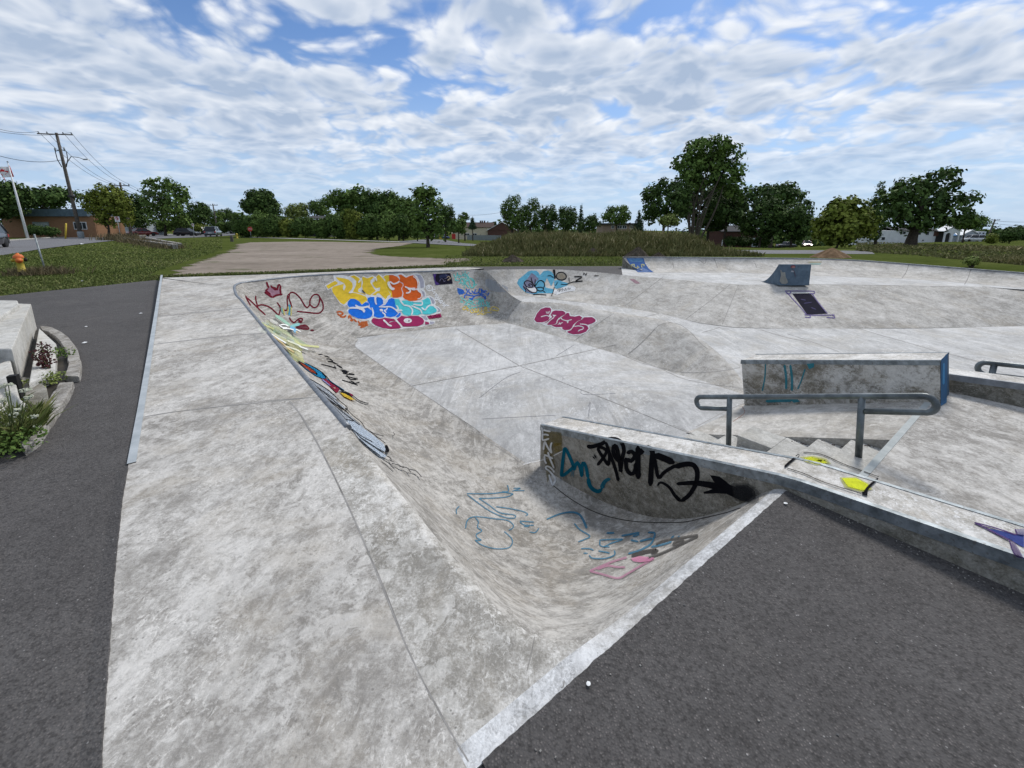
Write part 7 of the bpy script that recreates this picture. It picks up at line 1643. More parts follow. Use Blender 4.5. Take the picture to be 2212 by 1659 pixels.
# dry tuft round the sign post and hydrant
n = 900; c = PZ(92, 592, 0); P = np.array(c)+np.stack([nrs.randn(n)*.45-.1, nrs.randn(n)*.3, np.zeros(n)], 1)
tag(blades('dry_tuft', P, nrs.uniform(.08, .30, n), nrs.uniform(.006, .014, n), M['weedd'], .3+.3*nrs.randn(n)*.8-.2, .5), 'dry grass tuft round the bare sign post', 'grass', kind='stuff')
# ================================================================== street furniture, vehicles, houses
def G3d(x, y, D):
    P = at(x, y, D); return np.array([P[0], P[1], gz(P[0], P[1])])
M['wood'] = mottled('weathered_pole_wood', (.075, .065, .055), (.17, .15, .13), 5, .9, .1, s2=20, c3=(.05, .042, .036))
M['metal'] = mottled('dull_grey_metal', (.16, .18, .185), (.30, .33, .34), 8, .5, .4, .3)
M['white'] = mottled('white_paint', (.62, .63, .63), (.76, .77, .77), 5, .6, .3)
M['blackp'] = mottled('black_fitting', (.012, .012, .013), (.03, .03, .03), 8, .6, .3)
M['glass'] = mottled('dark_window_glass', (.008, .010, .013), (.03, .038, .046), 1.2, .18, .3)
M['yellow'] = mottled('yellow_paint', (.46, .33, .03), (.62, .46, .06), 9, .6, .3)
M['hydrant_y'] = mottled('faded_yellow_paint', (.36, .27, .03), (.50, .40, .06), 9, .6, .3)
M['orange'] = mottled('orange_paint', (.56, .12, .03), (.72, .20, .05), 7, .55, .3)
M['hole'] = mottled('black_iron', (.01, .01, .011), (.03, .028, .027), 9, .7, .2)
# --- hydrant
def hydrant(px, py, D, top):
    b = G3d(px, py, D); root = empty('fire_hydrant', b, 'yellow fire hydrant with orange cap standing in the lawn', 'hydrant'); h = at(px-4, top, D)[2]-b[2]
    s = h/.74
    def lz(prof, mat, name, **k):
        mb = MB(); mb.lathe([(r*s, z*s) for r, z in prof], n=16, **k); return mb.build(name, mat, root)
    lz([(.0, -.03), (.15, -.03), (.15, .03), (.12, .06), (.12, .10), (0, .10)], M['hole'], 'base_flange')
    lz([(.10, .10), (.125, .105), (.125, .13), (.098, .14), (.095, .42), (.115, .46), (.115, .56), (.10, .58), (0, .58)], M['hydrant_y'], 'barrel')
    lz([(.13, .575), (.135, .60), (.125, .64), (.095, .685), (.045, .71), (.04, .71), (.04, .745), (0, .75)], M['orange'], 'bonnet')
    toc = Vector((-b[0], -b[1], 0)).normalized(); q = toc.to_track_quat('Z', 'Y').to_matrix()
    mb = MB(); mb.lathe([(.0, .22), (.03, .22), (.035, .20), (.085, .195), (.09, .12), (.08, .09), (.08, .0)][::-1] if False else [(.08*s, .0), (.08*s, .1*s), (.092*s, .12*s), (.088*s, .19*s), (.035*s, .20*s), (.03*s, .225*s), (0, .225*s)], (0, 0, .50*s), 14, M=q); mb.build('pumper_cap', M['orange'], root)
    for sg in (-1, 1):
        d = Vector((toc.y*sg, -toc.x*sg, 0)); q2 = d.to_track_quat('Z', 'Y').to_matrix(); mb = MB()
        mb.lathe([(.05*s, .06*s), (.05*s, .13*s), (.062*s, .14*s), (.06*s, .18*s), (.02*s, .19*s), (0, .20*s)], (0, 0, .51*s), 12, M=q2); mb.build('hose_cap', M['hydrant_y'] if sg > 0 else M['hole'], root)
    root.rotation_euler = (0, -.04, 0)
hydrant(50, 594, PZ(50, 594)[1], 547)
def post_between(name, label, cat, p0, p1, r, mat, group=None, n=8):
    p0, p1 = np.array(p0), np.array(p1); root_b = p0; mb = MB(); mb.tube([p0-p0-(0, 0, .1), p1-p0], r, n); o = mb.build(name, mat); o.location = Vector(p0); return tag(o, label, cat, group)
b = G3d(99.5, 588, PZ(99, 588)[1]); post_between('sign_post', 'bare grey steel post leaning beside the hydrant', 'post', b, at(74, 506, b[1]+.2), .024, M['metal'])
b = G3d(139, 506, 57); post_between('bollard', 'leaning yellow bollard in front of the orange brick building', 'bollard', b, at(142.6, 482.5, 57), .09, M['yellow'])
# --- flagpole
b = G3d(59, 509.5, 54); root = empty('flagpole', b, 'tall white flagpole with a red and white flag at the left edge', 'flagpole'); tp = at(16.9, 352, 54)-b
mb = MB(); mb.tube([(0, 0, -.2), tp*.5, tp], [.15, .11, .05], 10); mb.build('pole', M['white'], root)
mb = MB(); mb.lathe([(0, .14), (.07, .1), (.09, .03), (.05, -.03), (0, -.05)], tp+np.array([0, 0, .08]), 10); mb.build('finial', M['metal'], root)
M['flagred'] = mottled('flag_red', (.42, .02, .03), (.55, .035, .04), 4, .8, .1)
def flag():
    t = .13; top = tp*(1-.03); low = tp*(1-.17); mb = MB(); G = []
    for i in range(13):
        u_ = i/12; row = []
        for j in range(7):
            v_ = j/6; p = top+(low-top)*v_; row.append(p+np.array([-1.35*u_*(.95), .35*math.sin(u_*7+v_), -.65*u_*u_-.15*math.sin(u_*6)*u_]))
        G.append(row)
    mb.grid(G, 0, smooth=True)
    o = mb.build('flag', [M['flagred'], M['white']], root)
    for p in o.data.polygons:
        i = p.index//6
        if 3 <= i < 9: p.material_index = 1
    # leaf emblem: eleven-point outline laid on both faces
    Lf = [(0, .36), (.07, .2), (.16, .25), (.13, .05), (.24, .14), (.27, .08), (.38, .09), (.33, 0), (.38, -.04), (.2, -.18), (.22, -.24), (.02, -.21), (.02, -.38)]
    Lf = Lf+[(-x, y) for x, y in Lf[::-1][:-1]]
    for off in (-.03, .03):
        m2 = MB(); V = []
        for x, y in Lf:
            u_ = .5+x*.55; v_ = .5-y*1.0; p = top+(low-top)*v_; V.append(p+np.array([-1.35*u_*.95, .35*math.sin(u_*7+v_)+off, -.65*u_*u_-.15*math.sin(u_*6)*u_]))
        tri = tessellate_polygon([[Vector(p) for p in V]]); m2.add(V, [tuple(t_) for t_ in tri]); m2.build('leaf_emblem', M['flagred'], o)
flag()
# --- utility poles
WIRE_ENDS = []
def upole(label, bx, by, D, tx, ty, r, arms, lamp=None, ring=None, gear=False):
    b = G3d(bx, by, D); tp = at(tx, ty, D)-b; root = empty('utility_pole', b, label, 'utility pole', 'wooden utility poles along the street')
    mb = MB(); mb.tube([(0, 0, -.3), tp*.33, tp*.66, tp], [r*1.25, r*1.1, r*.95, r*.8], 10); mb.build('pole', M['wood'], root)
    ends = []
    for (frac, half, rz) in arms:
        c = tp*frac; d = np.array([math.cos(rz), math.sin(rz), 0]); mb = MB(); mb.box(c+np.array([0, -r, 0]), (half*2, .10, .13), 0, M=Matrix.Rotation(rz, 3, 'Z')); a_ = mb.build('crossarm', M['wood'], root)
        for s_ in (-.92, -.45, .45, .92) if half > .7 else (-.9, .9):
            m2 = MB(); p = c+d*half*s_+np.array([0, -r, .06]); m2.lathe([(.03, 0), (.03, .08), (.07, .10), (.07, .16), (.05, .18), (.06, .22), (0, .24)], p, 8); m2.build('insulator', M['blackp'], root); ends.append(b+p+np.array([0, 0, .22]))
    if lamp:
        (lx, ly, sx, sy) = lamp; e = at(lx, ly, D)-b; s0 = at(sx, sy, D)-b
        mb = MB(); mid = (s0+e)/2+np.array([-(e-s0)[0]*.12, 0, abs(e[0]-s0[0])*.28]); mb.tube([s0, s0+(mid-s0)*.6, mid, mid+(e-mid)*.6+np.array([0, 0, .1]), e], .045, 8); mb.build('lamp_arm', M['metal'], root)
        mb = MB(); d = np.sign(e[0]-s0[0]); mb.box(e+np.array([d*.3, 0, -.02]), (.75, .28, .15), 0, taper=.7); mb.build('lamp_head', M['metal'], root)
    if gear:
        c = tp*.78
        for s_ in (-1, 1):
            mb = MB(); mb.tube([c+np.array([s_*.2, 0, .9]), c+np.array([s_*.75, 0, .7]), c+np.array([s_*.7, 0, -.3]), c+np.array([s_*.3, 0, -1.3])], .05, 6); mb.build('cable_loop', M['blackp'], root)
            mb = MB(); mb.lathe([(.05, 0), (.09, .05), (.09, .3), (.05, .36), (.05, .5), (0, .52)], c+np.array([s_*.62, -.1, .75]), 8); mb.build('cable_terminal', M['metal'], root)
        mb = MB(); mb.lathe([(.36, 0), (.38, .1), (.36, .28), (.33, .28)], tp*.40, 12); mb.build('band', M['blackp'], root)
        mb = MB(); mb.lathe([(.33, -.1), (.36, .3), (.36, .75), (.31, .85)], (0, 0, .1), 12); mb.build('base_sleeve', M['metal'], root)
    return ends
Ea = upole('tallest wooden utility pole, with crossarm and lamp arm, by the brick building', 174.8, 509, 61, 121.5, 287, .19, [(.985, 2.0, .2)], lamp=(181, 344, 141, 358), gear=True)
Eb = upole('second wooden utility pole, standing in front of the yellowish tree', 284, 507, 72, 259, 394.5, .17, [(.945, 1.4, .2)])
Ec = upole('wooden utility pole with a grey street lamp, left of the black cars', 393, 503.6, 86, 379.5, 431, .16, [(.985, 1.9, .1), (.90, 1.0, .1)], lamp=(403, 441, 384, 452))
Ed = upole('thin utility pole behind the black parked cars', 444, 497, 108, 434.5, 441.5, .15, [(.95, 1.1, .3), (.89, 1.0, .3)])
Ee = upole('thin utility pole with lamp arm, nearest the end of the street', 470, 497, 112, 459.5, 440, .15, [(.95, 1.1, .3)], lamp=(477, 457, 463, 463))
Ef = upole('far grey utility pole over the silver car', 500, 500, 135, 494, 466, .13, [(.93, .9, .3)])
Eg = upole('leaning utility pole at the right edge beside the blue roofed house', 2133, 508, 118, 2150, 474, .20, [(.97, 1.1, .0), (.80, .9, 0)])
Eh = upole('slim pole standing right of the brown gable', 1118.5, 500, 84, 1119, 449, .12, [(.985, .4, .1)])
M['wire'] = mottled('black_cable', (.02, .02, .022), (.035, .035, .04), 3)
def wire(a, b_, sag, label, r=.022):
    a, b_ = np.array(a), np.array(b_); P = [a+(b_-a)*t-np.array([0, 0, sag*4*t*(1-t)]) for t in np.linspace(0, 1, 14)]; mb = MB(); mb.tube([p-a for p in P], r, 5, caps=False); o = mb.build('power_line', M['wire']); o.location = Vector(a); tag(o, label, 'cable', 'overhead cables along the street')
for i, nm in enumerate(['outer left', 'inner left', 'inner right', 'outer right']):
    wire(Ea[i], Eb[i], 1.0, '%s cable strung from the tallest utility pole to the second' % nm)
    wire(Eb[i], Ec[i], .9, '%s cable strung from the second utility pole to the lamp pole' % nm)
for i, nm in enumerate(['upper', 'lower']): wire(Ea[i*3]-np.array([0, 0, 0]), at(-60, 258+i*14, 50), .6, '%s cable running out of the left edge from the tallest pole' % nm)
wire(at(136, 345, 61), at(-60, 317, 50), .8, 'sagging cable leaving the tallest pole below its lamp arm', .03)
wire(at(157, 421, 61), at(266, 425, 72), .8, 'thick low cable between the first two utility poles', .035)
wire(at(157, 424, 61), at(266, 430, 72), .9, 'thinner low cable between the first two utility poles', .025)
wire(at(2149, 477, 118), at(2290, 474, 118), .5, 'upper cable leaving the right edge from the leaning pole', .035)
wire(at(2147, 483, 118), at(2290, 484, 118), .5, 'lower cable leaving the right edge from the leaning pole', .035)
wire(at(2149, 477, 118), at(1990, 486, 150), 1.2, 'cable passing from the leaning pole behind the big oak', .035)
wire(at(1119, 451, 84), at(960, 459, 110), .9, 'thin cable reaching left from the slim pole', .022)
# --- signs
def sign(label, cx, y0, y1, x0, x1, by, D, face, post_r=.03, cat='sign'):
    b = G3d(cx, by, D); root = empty('street_sign', b, label, cat); lean = at((x0+x1)/2, y1, D)-b
    mb = MB(); mb.tube([(0, 0, -.1), lean*1.02], post_r, 8); mb.build('post', M['metal'], root)
    w = (at(x1, y0, D)-at(x0, y0, D))[0]; hh = at(cx, y0, D)[2]-at(cx, y1, D)[2]; c = (at((x0+x1)/2, (y0+y1)/2, D)-b)+np.array([0, -.06, 0]); return root, c, w, hh, face
M['signw'] = mottled('white_sign_face', (.60, .61, .62), (.70, .71, .72), 4, .5, .3); M['signr'] = mottled('red_sign_face', (.42, .03, .03), (.52, .05, .04), 5, .5, .3); M['signb'] = mottled('black_sign_print', (.012, .012, .013), (.03, .03, .03), 5)
def disc(c, r0, r1, y, n=24):
    mb = MB(); rows = [[(c[0]+r*math.cos(t), y, c[2]+r*math.sin(t)) for t in np.linspace(0, 2*math.pi, n, endpoint=False)] for r in (r0, r1)]; mb.grid(rows, wrap=True, smooth=False); return mb
for (lab, a_) in (('white no parking sign on a post at the near road edge', (259, 468, 479.5, 249, 259.3, 504, 55)), ('small far no parking sign in front of the black parked cars', (418.5, 483, 489.5, 415, 419.6, 512, 62))):
    root, c, w, hh, _ = sign(lab, *a_, None)
    mb = MB(); mb.box(c, (w, .03, hh)); bd = mb.build('board', M['signw'], root, bevel=.01)
    q = c+np.array([0, 0, hh*.16]); disc(q, w*.26, w*.36, c[1]-.022).build('ring', M['signr'], bd)
    mb = MB(); mb.box((q[0], c[1]-.021, q[2]), (w*.10, .004, w*.44)); mb.box((q[0]+w*.09, c[1]-.0235, q[2]+w*.10), (w*.16, .004, w*.08)); mb.box((q[0]+w*.09, c[1]-.0245, q[2]-w*.02), (w*.16, .004, w*.08)); mb.box((q[0]+w*.17, c[1]-.0255, q[2]+w*.04), (w*.08, .004, w*.2)); mb.build('letter', M['signb'], bd)
    mb = MB(); mb.box((q[0], c[1]-.028, q[2]), (w*.62, .004, w*.09), 0, M=Matrix.Rotation(.78, 3, 'Y')); mb.build('slash', M['signr'], bd)
    mb = MB(); mb.box((c[0], c[1]-.022, c[2]-hh*.33), (w*.6, .004, hh*.07)); mb.build('arrow_bar', M['signb'], bd)
root, c, w, hh, _ = sign('far red stop sign in front of the left end of the hedge', 542.5, 492, 497.8, 538.5, 542.6, 511.6, 66, None)
mb = MB(); R_ = .36; mb.prism([(c[0]+R_*math.cos(math.pi/8+i*math.pi/4), c[1]-.02, c[2]+R_*math.sin(math.pi/8+i*math.pi/4)) for i in range(8)], (0, .03, 0)); bd = mb.build('board', M['signr'], root, fixn=True)
def textmesh(txt, size, loc, mat, parent, rz=0.0, name='lettering'):
    cu = bpy.data.curves.new('lettering', 'FONT'); cu.body = txt; cu.size = size; cu.align_x = 'CENTER'; cu.align_y = 'CENTER'; cu.extrude = .004
    o = bpy.data.objects.new('tmp', cu); C.objects.link(o); dg = bpy.context.evaluated_depsgraph_get(); me = bpy.data.meshes.new_from_object(o.evaluated_get(dg)); bpy.data.objects.remove(o)
    me.transform(Matrix.Translation(Vector(loc)) @ Matrix.Rotation(rz, 4, 'Z') @ Matrix.Rotation(math.pi/2, 4, 'X')); me.materials.clear(); me.materials.append(mat)
    q = bpy.data.objects.new(name, me); C.objects.link(q); q.parent = parent; return q
textmesh('STOP', .24, (c[0], c[1]-.028, c[2]), M['signw'], bd)
# --- vehicles
def vehicle(name, label, cat, P, rz, kind, col, lights=False, group=None):
    root = empty(name, P, label, cat, group, rz=rz)
    m, t, b_ = mat_base('car_paint', .28, .5); b_.inputs['Base Color'].default_value = (*col, 1); b_.inputs['Coat Weight'].default_value = .5
    n_ = tnoise(t, 3, 3, .5); t.links.new(tramp(t, n_, [(.3, tuple(c*.85 for c in col)), (.7, tuple(min(1, c*1.12) for c in col))]), b_.inputs['Base Color'])
    L, Wd, Hh = dict(sedan=(4.6, 1.8, 1.45), hatch=(4.1, 1.75, 1.5), suv=(4.8, 1.9, 1.75), pickup=(5.5, 1.95, 1.8), van=(5.0, 1.95, 1.85))[kind]
    hl, belt, sill = L/2, {'sedan': .88, 'hatch': .92, 'suv': 1.05, 'pickup': 1.08, 'van': 1.05}[kind], .24
    hood = {'sedan': .82, 'hatch': .88, 'suv': 1.0, 'pickup': 1.05, 'van': 1.0}[kind]
    st_ = {'sedan': [(-hl, .62), (-hl+.1, .82), (-hl+.75, .92), (.95, belt), (hl-.35, hood-.1), (hl-.02, .62)], 'hatch': [(-hl, .6), (-hl+.08, .92), (-hl+.4, .95), (.8, belt), (hl-.3, hood-.1), (hl, .6)], 'suv': [(-hl, .6), (-hl+.05, 1.0), (-hl+.2, 1.06), (1.05, belt), (hl-.25, hood-.05), (hl, .62)], 'pickup': [(-hl, .62), (-hl+.03, 1.05), (-.55, 1.08), (1.2, belt), (hl-.2, hood), (hl, .65)], 'van': [(-hl, .6), (-hl+.04, 1.0), (-hl+.2, 1.05), (1.1, belt), (hl-.2, hood-.05), (hl, .62)]}[kind]
    gh = {'sedan': (-hl+.75, -hl+1.45, .35, 1.05), 'hatch': (-hl+.2, -hl+.75, .3, 1.0), 'suv': (-hl+.12, -hl+.55, .5, 1.1), 'pickup': (-.6, -.42, .7, 1.3), 'van': (-hl+.1, -hl+.45, .9, 1.55)}[kind]
    xs = np.linspace(-hl, hl, 25); wr = .34 if kind in ('suv', 'pickup') else .31; wx = (-hl+.85, hl-.88)
    rows = []
    for x in xs:
        zt2 = np.interp(x, [p[0] for p in st_], [p[1] for p in st_]); e = 1-.10*(abs(x)/hl)**4; w_ = Wd/2*e
        zb = sill+max(0, .0)
        for wx_ in wx:
            d_ = abs(x-wx_)
            if d_ < wr*1.2: zb = max(zb, math.sqrt(max(0, (wr*1.2)**2-d_*d_))+wr*.85)
        rows.append([(x, -w_*.92, zb), (x, -w_, zb+.08), (x, -w_, max(zb+.1, zt2*.72)), (x, -w_*.95, zt2-.03), (x, -w_*.80, zt2), (x, w_*.80, zt2), (x, w_*.95, zt2-.03), (x, w_, max(zb+.1, zt2*.72)), (x, w_, zb+.08), (x, w_*.92, zb)])
    mb = MB(); mb.grid(rows, 0, smooth=True, wrap=True, flip=True)
    for e_ in (0, -1): mb.add(rows[e_], [tuple(range(10))[::(-1 if e_ else 1)]], 0)
    x0, x1, x2, x3 = gh; zb_ = belt-.02; zr = Hh-.04; wb, wt_ = Wd*.46, Wd*.38
    # cabin: pillars and roof in body colour, glass set in
    mb.add([(x1-.02, -wt_, zr), (x2+.02, -wt_, zr), (x2+.02, wt_, zr), (x1-.02, wt_, zr), (x1+.1, -wt_*.85, Hh), (x2-.08, -wt_*.85, Hh), (x2-.08, wt_*.85, Hh), (x1+.1, wt_*.85, Hh)], [(0, 1, 5, 4), (1, 2, 6, 5), (2, 3, 7, 6), (3, 0, 4, 7), (4, 5, 6, 7), (3, 2, 1, 0)], 0, True)
    for s_ in (-1, 1):
        for (xa, xb) in ((x0, x1), (x3, x2), ((x0+x3)/2-.05, (x1+x2)/2-.05)):
            mb.tube([(xa, s_*wb, zb_), (xb, s_*wt_, zr+.01)], .045, 6, 0)
    body = mb.build('body', m, root)
    gm = MB(); A = lambda x, y, z: (x, y, z)
    gm.add([(x0, -wb*.97, zb_), (x0, wb*.97, zb_), (x1, wt_*.97, zr), (x1, -wt_*.97, zr)], [(0, 1, 2, 3)][::1]); gm.build('rear_window', M['glass'], root, fixn=False)
    gm = MB(); gm.add([(x3, wb*.97, zb_), (x3, -wb*.97, zb_), (x2, -wt_*.97, zr), (x2, wt_*.97, zr)], [(0, 1, 2, 3)]); gm.build('windscreen', M['glass'], root)
    for s_ in (-1, 1):
        gm = MB(); gm.add([(x0, s_*wb*.98, zb_), (x3, s_*wb*.98, zb_), (x2, s_*wt_*.98, zr), (x1, s_*wt_*.98, zr)], [(0, 1, 2, 3)[::s_]]); gm.build('side_window', M['glass'], root)
    for wx_ in wx:
        for s_ in (-1, 1):
            q = Matrix.Rotation(math.pi/2*s_, 3, 'X'); wm = MB(); wm.lathe([(wr*.6, .09), (wr*.92, .10), (wr, .06), (wr, -.08), (wr*.9, -.10), (0, -.10)], (wx_, s_*(Wd/2-.13), wr), 18, M=q.transposed() if False else q); w_o = wm.build('wheel', M['blackp'], root)
            rm_ = MB(); rm_.lathe([(0, .085), (wr*.2, .10), (wr*.62, .08), (wr*.62, .05)], (wx_, s_*(Wd/2-.13), wr), 12, M=Matrix.Rotation(-math.pi/2*s_, 3, 'X')); rm_.build('rim', M['metal'], w_o)
    for s_ in (-1, 1):
        lm = MB(); lm.box((hl-.06, s_*Wd*.36, hood*.76), (.14, .34, .15)); lm.build('headlight', M['lit'] if lights else M['lamp'], root, bevel=.02)
        lm = MB(); lm.box((-hl+.05, s_*Wd*.40, .82 if kind != 'sedan' else .74), (.12, .22, .2)); lm.build('tail_light', M['signr'], root, bevel=.02)
    lm = MB(); lm.box((hl-.01, 0, .38), (.12, Wd*.86, .16)); lm.build('front_bumper', M['blackp'], root, bevel=.03)
    lm = MB(); lm.box((-hl+.01, 0, .42), (.12, Wd*.88, .18)); lm.build('rear_bumper', M['blackp'], root, bevel=.03)
    lm = MB(); lm.box((-hl-.02, 0, .66), (.03, .5, .13)); lm.build('number_plate', M['signw'], root)
    return root
M['lamp'] = mottled('lamp_glass', (.30, .31, .32), (.45, .46, .48), 5, .2, .5)
def litmat():
    m, t, b_ = mat_base('lit_headlamp', .3, .5); b_.inputs['Emission Color'].default_value = (1, .95, .85, 1); b_.inputs['Emission Strength'].default_value = 6; b_.inputs['Base Color'].default_value = (.8, .8, .78, 1); return m
M['lit'] = litmat()
rdir = PG(247, 516)-PG(60, 533); rh = math.atan2(rdir[1], rdir[0])
E_ = PG(27, 533.5); u_ = np.array([math.cos(rh), math.sin(rh), 0]); Pn = E_-u_*2.42+np.array([u_[1], -u_[0], 0])*-.9
vehicle('parked_van', 'black sport utility vehicle cut off by the left edge on the road', 'car', Pn, rh+math.pi, 'suv', (.010, .010, .014))
vehicle('car', 'silver grey car driving away down the street', 'car', G3d(462, 511.5, 78), math.radians(112), 'suv', (.10, .125, .14))
vehicle('car', 'black hatchback parked left of the black pickup across the street', 'car', G3d(404, 503, 84), math.radians(5), 'hatch', (.008, .009, .012))
vehicle('pickup_truck', 'black pickup with chrome wheel parked behind the small far sign', 'pickup', G3d(436, 501, 92), math.radians(-12), 'pickup', (.007, .008, .012))
vehicle('car', 'white car parked at the far end of the street, left of two', 'car', G3d(488, 500, 122), math.radians(15), 'sedan', (.62, .63, .64))
vehicle('car', 'white car parked at the far end of the street, right of two', 'car', G3d(504, 501, 128), math.radians(40), 'suv', (.58, .6, .62))
vehicle('car', 'dark red car half hidden under trees behind the second pole', 'car', G3d(306, 503, 80), math.radians(70), 'sedan', (.16, .012, .012))
vehicle('car', 'deep blue car parked before the brown roofed house', 'car', G3d(957, 517, 150), math.radians(-4), 'sedan', (.015, .04, .20))
vehicle('car', 'white car parked left of the deep blue car', 'car', G3d(944, 516, 156), math.radians(60), 'hatch', (.6, .61, .62))
vehicle('pickup_truck', 'dark pickup parked in shade under the dark maples', 'pickup', G3d(1697, 532, 132), math.radians(4), 'pickup', (.010, .013, .016))
vehicle('car', 'oncoming red car with bright headlights under the right maple', 'car', G3d(1743, 530, 104), math.radians(-118), 'sedan', (.12, .012, .016), lights=True)
vehicle('van', 'white van parked in front of the blue roofed house', 'van', G3d(2102, 522, 122), math.radians(170), 'van', (.60, .61, .62))
# --- houses
def wallmat(name, a, b_, brick=False, bs=3.2):
    m, t, bb = mat_base(name, .9, .15); n = tnoise(t, 1.1, 5, .6); col = tramp(t, n, [(.3, a), (.7, b_)])
    if brick:
        br = setin(N(t, 'ShaderNodeTexBrick'), Scale=bs); br.inputs['Color1'].default_value = (*a, 1); br.inputs['Color2'].default_value = (*b_, 1); br.inputs['Mortar'].default_value = (*(c*.8+.05 for c in b_), 1); br.inputs['Mortar Size'].default_value = .012
        tc = N(t, 'ShaderNodeTexCoord'); mp = N(t, 'ShaderNodeMapping'); mp.inputs['Rotation'].default_value = (math.pi/2, 0, 0); t.links.new(tc.outputs['Object'], mp.inputs[0]); t.links.new(mp.outputs[0], br.inputs['Vector']); col = tmix(t, .7, col, br.outputs['Color'])
    t.links.new(col, bb.inputs['Base Color']); return m
M['obrick'] = wallmat('orange_brick', (.25, .135, .072), (.32, .18, .10), True); M['fascia'] = mottled('blue_grey_fascia', (.075, .115, .145), (.12, .17, .205), 2); M['cream'] = wallmat('cream_siding', (.50, .44, .32), (.60, .54, .41)); M['brownr'] = mottled('brown_shingles', (.045, .028, .022), (.085, .055, .045), 5, .95); M['gable'] = mottled('brown_board_gable', (.075, .035, .027), (.12, .06, .045), 4); M['tanb'] = wallmat('tan_brick', (.24, .175, .13), (.32, .24, .18), True); M['redb'] = wallmat('shaded_red_brick', (.055, .025, .02), (.085, .04, .032), True); M['wstucco'] = wallmat('white_stucco', (.55, .56, .57), (.68, .69, .70)); M['wgrey'] = wallmat('pale_grey_siding', (.36, .40, .43), (.47, .51, .53)); M['bluer'] = mottled('bright_blue_roof', (.03, .12, .27), (.06, .19, .36), 2); M['darkr'] = mottled('dark_shingles', (.03, .03, .034), (.06, .06, .065), 5, .95); M['blind'] = mottled('pale_blind', (.28, .33, .32), (.40, .44, .43), 3)  # redb: brick colour darkened to carry the shade under the maples
class House:
    def __init__(s, name, label, x0, x1, yb, D, cat='house'):
        s.D = D; a, b_ = at(x0, yb, D), at(x1, yb, D); s.b = np.array([(a[0]+b_[0])/2, D, min(gz(a[0], D), gz(b_[0], D))]); s.r = empty(name, s.b, label, cat); s.x0, s.x1, s.yb = x0, x1, yb
    def p(s, x, y, d=0.0): return at(x, y, s.D)-s.b+np.array([0, d, 0])
    def wall(s, x0, x1, yt, depth, mat, name='wall', d0=0.0):
        a, b_ = s.p(x0, yt), s.p(x1, yt); z1 = max(a[2], b_[2]); mb = MB(); mb.box(((a[0]+b_[0])/2, d0+depth/2, z1/2-.3), (b_[0]-a[0], depth, z1+.6)); return mb.build(name, mat, s.r)
    def window(s, x0, y0, x1, y1, mat=None, frame=None, d=-.03, bars=1):
        a, b_ = s.p(x0, y0), s.p(x1, y1); w, h = abs(b_[0]-a[0]), abs(a[2]-b_[2]); c = ((a[0]+b_[0])/2, (a[2]+b_[2])/2); f = MB(); q = min(.09, w*.12)
        for (ox, oz, ww, hh) in ((0, h/2, w+q, q), (0, -h/2, w+q, q), (-w/2, 0, q, h-q), (w/2, 0, q, h-q)): f.box((c[0]+ox, d, c[1]+oz), (ww, .10, hh))
        for i in range(bars): f.box((c[0]-w/2+w*(i+1)/(bars+1), d+.002, c[1]), (q*.7, .09, h-q))
        fo = f.build('window', frame or M['white'], s.r); g = MB(); g.box((c[0], d+.012, c[1]), (w-q*.5, .06, h-q*.5)); g.build('pane', mat or M['glass'], fo); return fo
    def gable(s, x0, x1, ye, yp, depth, mat, wmat=None, d0=0.0, over=.3, name='roof'):
        a, b_ = s.p(x0, ye), s.p(x1, ye); zp = s.p((x0+x1)/2, yp)[2]; ze = max(a[2], b_[2]); xm = (a[0]+b_[0])/2; mb = MB(); t_ = .16
        for s_, e in ((-1, a), (1, b_)):
            ex = e[0]+s_*over; dz = (zp-ze)/(abs(xm-e[0]))*over
            mb.add([(ex, d0-over, ze-dz), (xm, d0-over, zp), (xm, d0+depth, zp), (ex, d0+depth, ze-dz), (ex, d0-over, ze-dz+t_), (xm, d0-over, zp+t_), (xm, d0+depth, zp+t_), (ex, d0+depth, ze-dz+t_)], [(0, 1, 5, 4), (1, 2, 6, 5), (2, 3, 7, 6), (3, 0, 4, 7), (4, 5, 6, 7), (3, 2, 1, 0)])
        o = mb.build(name, mat, s.r)
        if wmat is not None:
            g = MB(); g.prism([(a[0], d0, ze), (b_[0], d0, ze), (xm, d0, zp)], (0, .25, 0)); g.build('gable_wall', wmat, s.r, fixn=True)
        return o
    def sideroof(s, x0, x1, ye, yr, depth, mat, over=.4, d0=0.0):
        a, b_ = s.p(x0, ye), s.p(x1, ye); zr = s.p((x0+x1)/2, yr)[2]; ze = a[2]; mb = MB(); t_ = .14
        P = [(d0-over, ze-.1), (d0+depth/2, zr), (d0+depth+over, ze-.1)]
        for (y0, z0), (y1, z1) in ((P[0], P[1]), (P[1], P[2])):
            xa, xb = a[0]-over, b_[0]+over; mb.add([(xa, y0, z0), (xb, y0, z0), (xb, y1, z1), (xa, y1, z1), (xa, y0, z0+t_), (xb, y0, z0+t_), (xb, y1, z1+t_), (xa, y1, z1+t_)], [(3, 2, 1, 0), (4, 5, 6, 7), (0, 1, 5, 4), (1, 2, 6, 5), (2, 3, 7, 6), (3, 0, 4, 7)])
        return mb.build('roof', mat, s.r)
h = House('brick_building', 'low orange brick building with blue grey flat roof fascia at the left', 15, 202, 505, 67, 'building')
h.wall(2, 202, 467, 5, M['obrick']); mb = MB(); a, b_ = h.p(0, 451.5), h.p(190, 467.4); mb.box(((a[0]+b_[0])/2, 2.4, (a[2]+b_[2])/2), (b_[0]-a[0]+.6, 5.6, a[2]-b_[2])); mb.build('roof_fascia', M['fascia'], h.r)
